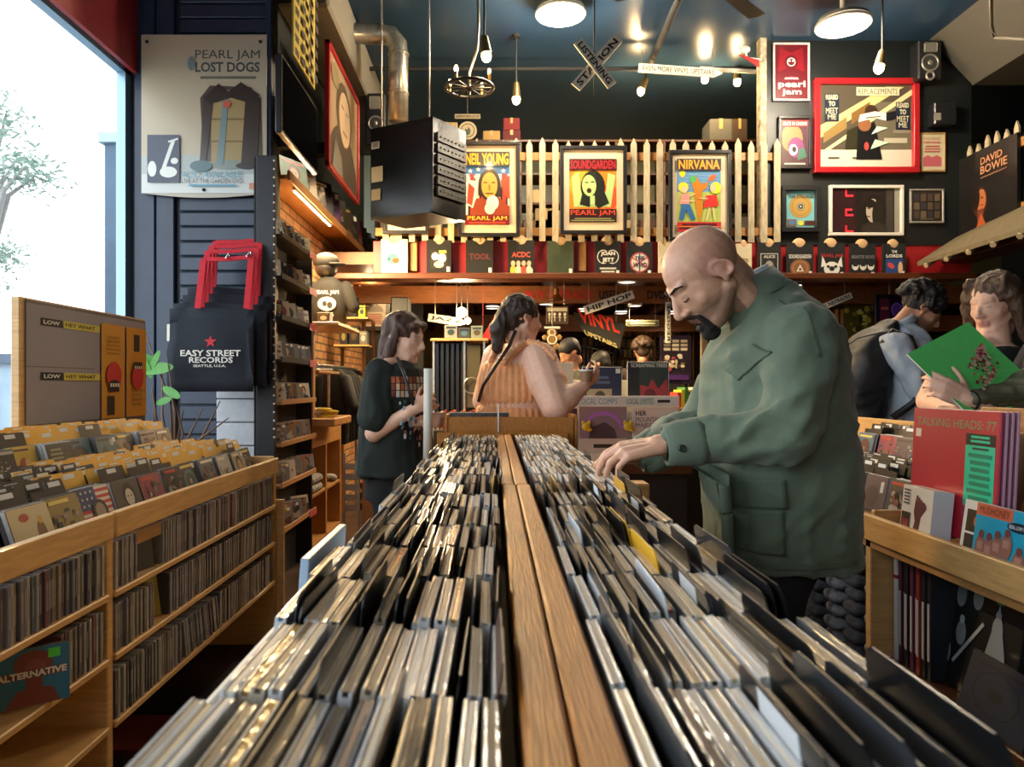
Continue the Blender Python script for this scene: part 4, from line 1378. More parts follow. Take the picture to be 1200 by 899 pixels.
rc = random.Random(21)
near = []   # (distance, kind, args)
for side in (-1, 1):
 for r in range(18):
  yc = .345 + .1535 * r + .071 if side < 0 else .345 + .1535 * r + .071 + .02
  if yc < .38 or yc + .07 > YE:
   continue
  x = (XA - .027) if side < 0 else (XB + .027)
  lim = -.218 if side < 0 else .303
  lean0 = math.radians(rc.uniform(5, 9))
  kdiv = 0
  while True:
   if side < 0:
    p_div = .12 if r < 2 else .36
    style = 'near' if r < 2 else 'mid'
   else:
    p_div = .52 if r < 8 else .03
    style = 'div' if r < 8 else 'neat'
   lean = lean0 + math.radians(rc.uniform(-2, 2))
   if kdiv <= 0 and rc.random() < p_div:
    hi = rc.uniform(-.012, .006) if side < 0 else rc.uniform(-.004, .013)
    cc = rc.choices([('black', 0), ('black', 1), ('grey', 0), ('grey', 1), ('yellow', 0), ('brown', 0), ('white', 0)], [8, 1.6, 6, 1, .9 if r > 1 else .2, .4, .5])[0]
    if side < 0 and r < 4 and cc[0] == 'yellow':
     cc = ('black', 0)
    x += -.004 if side < 0 else .004
    if (side < 0 and x < lim) or (side > 0 and x > lim):
     break
    near.append((yc, side, r, 'card', cc, (x, yc + rc.uniform(-.004, .004), .972 + hi), (0, -side * (lean + math.radians(2)), rc.uniform(-.02, .02))))
    x += -.004 if side < 0 else .004
    kdiv = 1 if rc.random() < .7 else 0
    continue
   kdiv -= 1
   ch = list(CDP.keys())
   if style == 'near':
    wts = [10, 5, 9, 5, 4, 9, 8, 6, 1.6, 1, .6, .2, 0, 4]
   elif style == 'mid':
    wts = [5, 10, 6, 7, 9, 3, 2, 9, 1.8, 3, .6, 1, 0, 5]
   elif style == 'neat':
    wts = [16, 8, 8, 1, 3, 3, 6, 10, 0, 1, .5, .4, .4, 1]
   else:
    wts = [8, 8, 6, 3, 5, 3, 6, 8, .8, 1, .8, .8, .1, 2]
   k = rc.choices(ch, wts)[0]
   x += side * .0057
   if (side < 0 and x < lim + .004) or (side > 0 and x > lim - .004):
    break
   near.append((yc, side, r, 'cd', k, (x, yc + rc.uniform(-.003, .003), .985 + rc.uniform(-.003, .003)), (0, -side * lean, rc.uniform(-.012, .012))))
   x += side * rc.uniform(.0058, .0084)
SIDEW = {-1: 'left of', 1: 'right of'}
ncd = ncard = 0
far_cd = []; far_card = []
for it in sorted(near, key=lambda t: t[0]):
 yc, side, r, kind, k, loc, rot = it
 row = '%s row of the rack %s the divider rail' % (ORD[max(0, r)] if side > 0 else ORD[max(0, r)], SIDEW[side])
 if kind == 'cd':
  if ncd < 285:
   lb = '%s CD case in the %s' % (COREWORD[k[0]], row)
   put(CDP[k], loc, rot, lb, 'CD', lb.replace('CD case', 'CD cases'), 'cd_case'); ncd += 1
  else:
   far_cd.append(it)
 else:
  if ncard < 200:
   lb = '%s %sdivider card in the %s' % (k[0], 'labelled ' if k[1] else '', row)
   put(CARDP[k], loc, rot, lb, 'divider', lb.replace('divider card', 'divider cards'), 'divider_card'); ncard += 1
  else:
   far_card.append(it)


def merged(items, protos, name, label, cat):
 """everything past the first three hundred as one mesh"""
 mats_ = []; V = []; Fc = []; MI = []; CC = []
 for it in items:
  k, loc, rot = it[4], it[5], it[6]
  po_ = protos[k]
  Mx = Matrix.Translation(loc) @ Euler(rot).to_matrix().to_4x4()
  me = po_.data; b = len(V)
  mp_ = []
  for m in me.materials:
   if m not in mats_:
    mats_.append(m)
   mp_.append(mats_.index(m))
  V.extend([tuple(Mx @ v.co) for v in me.vertices])
  for p in me.polygons:
   Fc.append([b + i for i in p.vertices]); MI.append(mp_[p.material_index])
  at = me.color_attributes.get('Col')
  if at:
   bf = [0.0] * (4 * len(at.data)); at.data.foreach_get('color', bf); CC.extend(bf)
 me = bpy.data.meshes.new(name); me.from_pydata(V, [], Fc)
 for m in mats_:
  me.materials.append(m)
 me.polygons.foreach_set('material_index', MI)
 if CC:
  me.color_attributes.new('Col', 'FLOAT_COLOR', 'CORNER').data.foreach_set('color', CC)
 o = bpy.data.objects.new(name, me); C.objects.link(o)
 return tag(o, label, cat, kind='stuff')


if far_cd:
 merged(far_cd, CDP, 'packed_cd_cases', 'hundreds of CD cases packed into the far half of the middle rack', 'CDs')
if far_card:
 merged(far_card, CARDP, 'packed_divider_cards', 'thin divider cards between the CDs in the far half of the middle rack', 'dividers')
# standing white display board at the outer left of the second rows
r = empty('white_board', (-.228, .92, .98), 'tall pale blue white-topped board standing at the outer left edge of the middle rack', 'board')
mb = MB(); mb.M = Matrix.Translation((-.229, .93, .975)) @ Matrix.Rotation(math.radians(4), 4, 'Y'); mb.bev(-.005, .005, -.09, .12, 0, .145, .001); mb.M = None
mb.build('panel', mat('board_blue', hexc('#9fb6cc'), .4), r)

# framed strip and things at the far end
r = empty('record_crate', (.07, 3.4, 0), 'wooden record crate rack beyond the far end of the CD rack', 'display rack')
mb = MB(); mb.bev(-.21, .36, 3.22, 3.24, .7, 1.18, .003); mb.build('front_board', M_RAIL, r)
mb = MB(); mb.bev(-.22, -.2, 3.22, 3.50, .7, 1.19, .003); mb.bev(.35, .37, 3.22, 3.50, .7, 1.19, .003); mb.build('side_board', M_RAIL, r)
mb = MB(); mb.box(-.2, .35, 3.25, 3.48, .0, .95); mb.build('cabinet', M_DKWOOD, r)
r = empty('display_strip', P(560, 492, 3.3), 'dark card strip with a row of pink faces on the crate at the far end', 'card')
a, b = P(526, 493, 3.3), P(597, 483, 3.3)
MB().bev(a.x, b.x, 3.3, 3.31, a.z - .12, b.z, .002).build('card', M_CREAM, r)
A = Art((a.x + .004, 3.2995, a.z - .02), UX * (b.x - a.x - .008), UZ * (b.z - a.z + .016), .0004, '#1a1a1e')
for i in range(5):
 A.ell(.12 + .19 * i, .42, .055, .3, '#b88078'); A.ell(.12 + .19 * i, .65, .05, .2, '#3a2a24')
A.build('print', r)
for i, (px0, px1, col, w_) in enumerate(((606, 640, '#c46a3a', 'orange'), (641, 668, '#3a2a22', 'dark brown'))):
 a, b = P(px0, 496, 3.35), P(px1, 490, 3.35)
 o = MB().bev(a.x, b.x, 3.35, 3.36, a.z - .25, b.z, .001).build('record_sleeve', mat('sl_' + col[1:], hexc(col), .5)); tag(o, '%s record sleeve just showing over the crate at the far end' % w_, 'record')
o = MB().box(PX(583, 3.21), PX(583, 3.21) + .006, 3.212, 3.218, .98, 1.24).build('clear_partition', mat('clear_acrylic', (.8, .85, .9), .05, alpha=.45, spec=.8))
tag(o, 'thin clear acrylic upright clipped to the far end board', 'partition')

# ================================================================== LEFT HAND CABINET
XF = -.98
cab = empty('cd_cabinet', (-1.4, 2.0, 0), 'long birch CD cabinet under the shop window with browsing bins on top', 'cabinet')
for a, b in ((1.05, 1.872), (1.885, 3.30)):
 mb = MB(); mb.bev(XF - .02, XF, a, b, .925, .992, .003); mb.build('bin_lip', M_MAPLE, cab)
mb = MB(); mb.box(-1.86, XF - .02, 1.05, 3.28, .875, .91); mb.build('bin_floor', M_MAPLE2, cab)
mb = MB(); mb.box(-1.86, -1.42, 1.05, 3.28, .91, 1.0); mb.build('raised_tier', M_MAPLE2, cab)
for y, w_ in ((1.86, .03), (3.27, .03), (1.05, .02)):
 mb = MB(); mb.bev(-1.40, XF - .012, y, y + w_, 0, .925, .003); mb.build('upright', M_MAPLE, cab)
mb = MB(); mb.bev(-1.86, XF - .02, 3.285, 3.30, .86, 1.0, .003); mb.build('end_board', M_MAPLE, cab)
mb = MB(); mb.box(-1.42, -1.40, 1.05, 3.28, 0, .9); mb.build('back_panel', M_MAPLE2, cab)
SHZ = (.785, .62, .445)
for y0, y1 in ((1.07, 1.86), (1.89, 3.27)):
 for z in SHZ + ((.27, .06) if y0 < 1.5 else (.27,)):
  if y0 > 1.5 and z == .27:
   continue
  mb = MB(); mb.bev(-1.40, XF - .004, y0, y1, z - .018, z, .003); mb.build('shelf', M_MAPLE, cab)
mb = MB(); mb.bev(-1.40, XF - .004, 1.89, 3.27, .10, .12, .003); mb.build('shelf', M_MAPLE, cab)
mb = MB(); mb.bev(-1.40, XF - .05, 1.52, 1.535, .06, .427, .002); mb.build('partition', M_MAPLE, cab)
mb = MB(); mb.bev(-1.30, XF + .02, 3.305, 3.33, .1, .80, .003); mb.build('end_flap', M_MAPLE, cab)

# spine-out CDs on its shelves
SPC = ['#6c6874', '#7c7880', '#8c8886', '#575360', '#9c9894', '#66626a', '#7a746c', '#44424c', '#b0aca4', '#75525a', '#626c78', '#8a8074']
SPN = ['slate grey', 'mauve grey', 'warm grey', 'dark plum', 'pale grey', 'charcoal', 'taupe', 'near black', 'off-white', 'wine red', 'blue grey', 'tan']
SPP = []
for i, c in enumerate(SPC):
 mb = MB(); hx = hexc(c)
 mb.bev(-.142, 0, -.0051, .0051, 0, .125, .0007, col=hx)
 l = hexc('#d8d4cc' if i not in (4, 8) else '#3a3a3a')
 mb.add([(.0003, -.0022, .035), (.0003, .0022, .035), (.0003, .0022, .1), (.0003, -.0022, .1)], [(0, 1, 2, 3)], tuple(.25 * a + .75 * b for a, b in zip(l, hx)), False)
 mb.box(-.14, -.0006, -.0047, .0047, .1248, .1254, col=tuple(min(1, q * 1.1 + .02) for q in hx))
 o = mb.build('shelved_cd', mat('spine_plastic', rough=.22, attr=True, spec=.5, noise=.15, nscale=40), keep=True); OFF[o.name] = Vector(); SPP.append(o)
PROTO_OBJS += SPP
rs = random.Random(4)
nsp = 0; far_sp = []


def spines(y0, y1, z, shelfname, weights=None, x=XF - .012, hs=1.0):
 global nsp
 y = y0 + .006
 tilt = 0
 while y < y1 - .006:
  if rs.random() < .03:
   tilt = rs.choice([0, 0, .09, -.08, .2])
   y += abs(tilt) * .1
   if y > y1 - .03:
    break
  i = rs.choices(range(len(SPC)), weights or [8, 8, 7, 5, 5, 6, 6, 3, 3, 1, 2, 3])[0]
  loc = (x + rs.uniform(-.006, .003), y, z); rot = (tilt * 1.0, 0, 0)
  if nsp < 290:
   lb = '%s CD standing spine-out on %s' % (SPN[i], shelfname)
   put(SPP[i], loc, rot, lb, 'CD', lb.replace(' CD ', ' CDs '), 'shelved_cd'); nsp += 1
  else:
   far_sp.append((0, 0, 0, 0, i, loc, rot))
  y += .0104


spines(1.09, 1.855, SHZ[0], 'the top shelf of the near bay')
spines(1.66, 1.855, SHZ[1], 'the second shelf of the near bay', [2, 2, 6, 1, 8, 3, 5, 2, 6, 4, 2, 4])
spines(1.90, 2.62, SHZ[2], 'the bottom filled shelf of the far bay', [4, 4, 8, 2, 6, 5, 6, 3, 4, 1, 2, 4])
spines(1.90, 2.13, SHZ[1], 'the middle shelf of the far bay', [4, 4, 6, 2, 6, 5, 6, 3, 4, 1, 2, 4])
spines(2.22, 2.6, SHZ[1], 'the middle shelf of the far bay')
spines(1.90, 2.02, SHZ[0], 'the top shelf of the far bay')
spines(2.18, 2.6, SHZ[0], 'the top shelf of the far bay')
spines(2.6, 3.25, SHZ[0], 'the top shelf of the far bay', [4, 4, 4, 4, 4, 4, 4, 2, 4, 6, 3, 2])
spines(2.6, 3.25, SHZ[1], 'the middle shelf of the far bay')
spines(2.62, 3.25, SHZ[2], 'the bottom filled shelf of the far bay')
merged(far_sp, {i: SPP[i] for i in range(len(SPP))}, 'packed_cd_spines', 'packed CDs at the far end of the cabinet shelves under the window', 'CDs')

# albums with a picture on the front
_case = None


def album(loc, rz, lean, label, seed=None, art=None, w_=.142, h_=.125, d_=.0102, group=None, name='cd_album', cat='CD', body=None, sheen=True, bgc=None, rx=0):
 r = empty(name, (0, 0, 0), label, cat, group)
 MB().bev(-w_ / 2, w_ / 2, 0, d_, 0, h_, .0007).build('case', body or PL[2], r)
 A = Art((-w_ / 2 + .0015, -.0004, .0015), UX * (w_ - .003), UZ * (h_ - .003), .00015, None)
 if art:
  A.rect(0, 0, 1, 1, '#222222'); art(A)
 else:
  cover(A, random.Random(seed), bgc)
 A.build('cover', r)
 r.rotation_euler = Euler((0, 0, rz)).to_matrix().to_4x4().__matmul__(Euler((-lean, rx, 0)).to_matrix().to_4x4()).to_euler()
 r.location = loc
 OFF[r.name] = Vector()
 return r


# tabbed divider cards for the bins
def tab_proto(col, k):
 m = {'black': MATS['card_black'], 'yellow': MATS['card_yellow']}[col]
 mb = MB(); h_ = .165; w_ = .07
 x0 = (-w_, -.03, .0)[k]; x1 = (.0, .03, w_)[k] if k else 0
 if k == 3: x0, x1 = -w_, w_
 x0, x1 = [(-w_, w_), (-w_, .01), (-.01, w_)][k]
 mb.prism([(-w_, 0), (w_, 0), (w_, h_ - .022), (x1, h_ - .022), (x1 - .004, h_), (x0 + .004, h_), (x0, h_ - .022), (-w_, h_ - .022)] if k else
             [(-w_, 0), (w_, 0), (w_, h_ - .004), (w_ - .004, h_), (-w_ + .004, h_), (-w_, h_ - .004)], (0, 0, 0), UX, UZ, .0012)
 o = mb.build('tab_divider', m, keep=True); OFF[o.name] = Vector()
 cx = (x0 + x1) / 2
 mb = MB(); mb.box(cx - .024, cx + .024, -.0022, -.0014, h_ - .018, h_ - .005); mb.build('label_strip', M_CLABEL, o)
 return o


TABP = {(c, k): tab_proto(c, k) for c in ('black', 'yellow') for k in (0, 1, 2)}
PROTO_OBJS += list(TABP.values())
rt = random.Random(9)
COLN = ['nearest column', 'second column', 'third column', 'fourth column', 'fifth column', 'sixth column', 'seventh column', 'eighth column', 'ninth column', 'tenth column', 'eleventh column', 'twelfth column', 'thirteenth column', 'fourteenth column', 'farthest column']


def tier(xf, zb, y0, ncol, depth, tname, yellow_from, lean=.33, special={}, gap=()):
 """columns of CDs facing the aisle, leaning back towards the window, with tabbed dividers behind"""
 rz = math.pi / 2
 for c in range(ncol):
  y = y0 + c * .152
  if c in gap:
   continue
  nfront = rt.randint(2, 4)
  x = xf - rt.uniform(0, .03)
  for k in range(nfront):
   zz = zb + rt.uniform(0, .004)
   if k == 0:
    lab, art = special.get(c, (None, None))
    lb = lab or '%s album facing the aisle, %s of the %s' % (rt.choice(['dark', 'worn', 'shrink-wrapped', 'plain']), COLN[c], tname)
    album((x, y, zz), rz + rt.uniform(-.04, .04), lean, lb, seed=c * 7 + int(xf * -100), art=art)
   else:
    kk = rt.choice([('grey', 0), ('black', 2), ('plum', 2), ('white', 0), ('black', 0)])
    o = put(CDP[kk], (x, y, zz), (0, 0, 0), '%s CD behind the front album, %s of the %s' % (COREWORD[kk[0]], COLN[c], tname), 'CD', '%s CDs behind the front album, %s of the %s' % (COREWORD[kk[0]], COLN[c], tname), 'binned_cd')
    o.rotation_euler = (0, -lean, 0); o.location.x += .005
   x -= .0125
  xe = xf - depth
  j = 0
  while x > xe:
   col = 'yellow' if (y > yellow_from and rt.random() < .9) or rt.random() < .04 else 'black'
   kk = (col, rt.choice([0, 0, 1, 2]))
   lb = '%s tabbed divider, %s of the %s' % (col, COLN[c], tname)
   o = put(TABP[kk], (x, y, zb + rt.uniform(-.006, .008)), (0, 0, 0), lb, 'divider', lb.replace('divider', 'dividers', 1), 'tab_divider')
   o.rotation_euler = (Matrix.Rotation(rz, 4, 'Z') @ Matrix.Rotation(-lean, 4, 'X')).to_euler()
   x -= .018
   if x > xe and j % 2 == 0:
    kk = rt.choice([('grey', 0), ('black', 2), ('white', 0)])
    lb = '%s CD between tabbed dividers, %s of the %s' % (COREWORD[kk[0]], COLN[c], tname)
    o = put(CDP[kk], (x, y, zb), (0, -lean, 0), lb, 'CD', lb.replace(' CD ', ' CDs '), 'binned_cd')
    x -= .017
   j += 1


def art_flag(A):
 for i in range(7):
  A.rect(0, i / 7, 1, (i + .5) / 7, '#c23b35'); A.rect(0, (i + .5) / 7, 1, (i + 1) / 7, '#d8d0c4')
 A.rect(0, .5, .55, 1, '#2c3f70'); [A.star(.1 + .15 * (i % 3), .6 + .15 * (i // 3), .04, '#e0dcd0') for i in range(9)]
 A.ell(.55, .42, .24, .28, '#2a2622'); A.ell(.55, .42, .16, .2, '#9a8a74')


def art_bw(A):
 A.rect(0, 0, 1, 1, '#4a4640'); A.figure(.55, 0, .9, .8, '#c8c0b0', '#1a1a18', '#d8d4c8')


def art_cream(A):
 A.rect(0, 0, 1, 1, '#c8bb94'); A.ell(.7, .4, .12, .3, '#7a5a30'); A.ell(.72, .7, .06, .08, '#c8a040'); A.ell(.35, .8, .12, .08, '#a84838'); A.bars(.1, .2, .5, .3, 2, '#6a5a3a')


def art_shell(A):
 A.rect(0, 0, 1, 1, '#37362a'); A.bars(.08, .55, .6, .9, 3, '#8a8a6a'); A.rect(.1, .1, .5, .2, '#5a5a44'); A.ell(.75, .45, .18, .3, '#4c4a38')


def art_grain(A):
 A.rect(0, 0, 1, 1, '#1c1b19')
 g = random.Random(2)
 for i in range(60):
  a = g.uniform(0, 6.28); q = g.uniform(0, .32)
  A.ell(.5 + q * math.cos(a), .42 + q * math.sin(a) * 1.1, g.uniform(.01, .05), g.uniform(.01, .03), g.choice(['#c8c0ac', '#8a8474', '#a39c88']), 6)
 A.rect(.12, .88, .9, .96, '#b8b4a8')


def art_yellow(A):
 A.rect(0, 0, 1, 1, '#c9a83a'); A.ell(.5, .4, .2, .3, '#a85a30'); A.ell(.62, .55, .1, .12, '#d8b87a'); A.bars(.1, .85, .8, .95, 1, '#4a3a1a')


tier(-1.035, .925, 1.36, 13, .34, 'front browsing row', 2.25,
     special={0: ('plum grey album with a price sticker, nearest in the front browsing row', lambda A: (A.rect(0, 0, 1, 1, '#6a5f6c'), A.rect(.75, .75, .95, .95, '#d8d4d0'), A.ell(.4, .4, .3, .3, '#574c5c'))),
              1: ('dark olive album with faint lettering next to the plum one', art_shell), 2: ('cream album with a golden figure in the front browsing row', art_cream),
              4: ('stars and stripes album in the front browsing row', art_flag), 5: ('black and white portrait album beside the stars and stripes one', art_bw)}, gap=())
tier(-1.40, 1.010, 1.78, 10, .26, 'raised back row', 2.35, lean=.28,
     special={2: ('black album with a pale speckled shape in the raised row', art_grain), 3: ('bright yellow album in the raised row', art_yellow),
              4: ('dark group photo album right of the yellow one in the raised row', art_shell)})
# album facing out on the second shelf of the near bay
def art_alt(A):
 A.rect(0, 0, 1, 1, '#2f6a84'); A.ell(.52, .72, .26, .24, '#7a3a2c'); A.poly([(.15, 0), (.3, .28), (.42, .3), (.42, .5), (.64, .5), (.64, .3), (.78, .26), (.88, 0)], '#7a3a2c')
 A.ell(.55, .66, .14, .14, '#8a4a38'); A.rect(.05, .48, .97, .62, '#6a3a30'); A.text('ALTERNATIVE', .04, .49, .97, .61, '#e0d8c8', .04); A.rect(.72, .78, .88, .94, '#4fc83a')


album((XF - .03, 1.585, SHZ[1]), math.radians(38), .05, 'blue album with a red bust and green sticker on the near bay shelf', art=art_alt, w_=.145, h_=.126)
a = album((XF - .06, 2.17, SHZ[1]), math.radians(68), .12, 'pale yellow blank cardboard sleeve leaning on the middle shelf of the far bay', art=lambda A: A.rect(0, 0, 1, 1, '#a89a54'), w_=.14, h_=.15)
album((XF - .04, 2.09, SHZ[0]), math.radians(75), .15, 'near black sleeve leaning on the top shelf of the far bay', art=lambda A: A.rect(0, 0, 1, 1, '#15161a'), w_=.12, h_=.128)
# records lying on the bottom shelf
rl = random.Random(12)
for k in range(5):
 y = 2.0 + k * .26; z = .12
 for j in range(rl.randint(2, 4)):
  c = rl.choice(['#3a3234', '#5a4a44', '#8a8078', '#25242a', '#6a2f2c'])
  lb = 'record sleeve lying in the %s pile on the dark bottom shelf of the far bay' % ORD[k]
  o = MB().bev(-1.30 - rl.uniform(0, .02), XF - .03 - rl.uniform(0, .04), y, y + .24, z, z + .016, .001).build('record_sleeve', mat('lie_' + c[1:], hexc(c), .4)); z += .0165
  tag(o, lb, 'record', lb.replace('record sleeve', 'record sleeves'))

# promotional board at the back of the bins
M_PEG = mat('board_grey', hexc('#8b8488'), .6, noise=.15, nscale=14)
XBd = -1.78
yb0, yb1 = 850 * 1.78 / (579 - 23), 850 * 1.78 / (579 - 170)
zb0, zb1 = 1.17, PZ(347, yb0)
r = empty('promo_board', (XBd, (yb0 + yb1) / 2, zb0), 'large birch-edged promo board of grey and orange LOW HEY WHAT squares against the window', 'display board')
MB().bev(XBd - .035, XBd, yb0, yb1, zb0 - .16, zb1, .004).build('board', M_MAPLE, r)
MB().bev(XBd, XBd + .004, yb0 + .03, yb1 - .005, zb0 - .1, zb1 - .008, .001).build('face_panel', mat('scuffed_edge', hexc('#5f5654'), .6, noise=.3, nscale=10), r)
A = Art((XBd + .0046, yb0 + .03, zb0), Vector((0, yb1 - yb0 - .035, 0)), UZ * (zb1 - zb0 - .02), .0005, '#8f888e')
A.rect(.0, .475, .5, .485, '#6f686c')
for y in (.86, .40):
 A.rect(.09, y - .03, .245, y + .035, '#17171a'); A.text('LOW', .11, y - .015, .225, y + .02, '#d8d4cc', .03)
 A.rect(.25, y - .03, .54, y + .035, '#c9b94a'); A.text('HEY WHAT', .265, y - .015, .5, y + .02, '#2a2718', .02)
for x0, x1 in ((.55, .765), (.785, .995)):
 A.rect(x0, 0, x1, .93, '#c98c24')
A.rect(.60, .03, .67, .22, '#33240f'); A.rect(.86, .68, .92, .86, '#33240f'); A.bars(.58, .62, .73, .82, 5, '#a8741c'); A.bars(.83, .1, .95, .3, 4, '#a8741c')
A.ell(.655, .42, .07, .14, '#c22f2a'); A.rect(.61, .26, .70, .35, '#2a1c14'); A.ell(.655, .33, .055, .05, '#2a1c14'); [A.rect(.615 + .022 * i, .31, .63 + .022 * i, .345, '#e0d8c8') for i in range(4)]
A.ell(.885, .42, .06, .14, '#c22f2a'); A.rect(.845, .5, .93, .57, '#2a1c14'); [A.rect(.85 + .02 * i, .5, .862 + .02 * i, .53, '#e0d8c8') for i in range(4)]
A.build('print', r, M_PRINTM)
# ================================================================== ON THE NAVY WALL
def art_dogs(A):
 A.rect(0, 0, 1, 1, '#b9aa8e'); A.rect(0, .12, 1, .24, '#a9b0aa'); A.rect(0, 0, 1, .12, '#c6cac4')
 A.text('PEARL JAM', .43, .835, .95, .905, '#4c5a58', .03); A.text('LOST DOGS', .43, .765, .95, .83, '#4c5a58', .03); A.bars(.44, .715, .95, .745, 1, '#6a6a5e'); A.ell(.4, .82, .03, .045, '#6f8584')
 # a drum hung with dark straps
 A.poly([(.5, .2), (.47, .6), (.55, .68), (.88, .67), (.96, .58), (.97, .2)], '#4e4436')
 A.poly([(.56, .18), (.56, .62), (.84, .62), (.83, .18)], '#a08a5a'); A.ell(.7, .62, .14, .03, '#b59d68'); A.ell(.695, .18, .135, .03, '#7f8a80')
 for y in (.32, .46):
  A.rect(.56, y, .84, y + .012, '#7a6840')
 A.poly([(.6, .18), (.66, .18), (.7, .6), (.66, .62)], '#6f8584'); A.poly([(.47, .2), (.52, .2), (.58, .6), (.5, .62)], '#3a3028'); A.poly([(.8, .16), (.93, .2), (.96, .6), (.84, .64)], '#33291f')
 A.poly([(.5, .6), (.62, .69), (.7, .64), (.8, .7), (.95, .62), (.9, .56), (.72, .6), (.55, .56)], '#2c251e'); A.ell(.48, .17, .09, .035, '#4a6a6c'); A.ell(.84, .17, .08, .02, '#2c251e'); A.ell(.69, .56, .03, .025, '#c25a44')
 A.rect(.05, .065, .31, .365, '#243048'); A.line(.18, .15, .26, .33, .03, '#d8dcd4'); A.ell(.22, .13, .07, .035, '#d8dcd4'); A.ell(.09, .15, .035, .05, '#d8dcd4'); A.ell(.27, .2, .03, .02, '#d8dcd4'); A.line(.22, .32, .3, .34, .015, '#d8dcd4')
 A.text('ALSO AVAILABLE:', .33, .095, .82, .135, '#3f8aa4', 0); A.text('LIVE AT THE GARDEN DVD', .33, .06, .82, .088, '#2c3034', 0); A.bars(.33, .035, .82, .055, 1, '#3f8aa4'); A.rect(.87, .02, .96, .06, '#c0805a')


Y = 4.70
x0, x1, z1, z0 = PX(163, Y), PX(311, Y), PZ(38, Y), PZ(225, Y)
r = empty('wall_poster', ((x0 + x1) / 2, Y, z0), 'large weathered PEARL JAM LOST DOGS poster on the navy siding', 'poster')
mb = MB(); n_ = 12
vs = []; fs = []
for i in range(n_ + 1):
 t = i / n_
 for z in (z0, z1):
  for dy in (0, .006):
   vs.append((x0 + (x1 - x0) * t, Y + .03 + dy, z - (.0 if z == z1 else .03 * math.sin(t * 3.1))))
for i in range(n_):
 a = i * 4; b = a + 4
 fs += [(a, b, b + 2, a + 2), (a + 1, a + 3, b + 3, b + 1), (a, a + 1, b + 1, b), (a + 2, b + 2, b + 3, a + 3)]
fs += [(0, 2, 3, 1), (n_ * 4, n_ * 4 + 1, n_ * 4 + 3, n_ * 4 + 2)]
mb.add(vs, fs); mb.build('sheet', mat('poster_paper', hexc('#b9b2a2'), .6), r)
A = Art((x0 + .004, Y + .0292, z0 + .0), UX * (x1 - x0 - .008), UZ * (z1 - z0 - .004), .0006, None); art_dogs(A); A.build('print', r)
for q in ((x0 + .04, z1 - .05), (x1 - .04, z1 - .05), ((x0 + x1) / 2, z0 + .02)):
 MB().ell((q[0], Y + .02, q[1]), (.011, .008, .011)).build('pin', M_BLACKP, r)

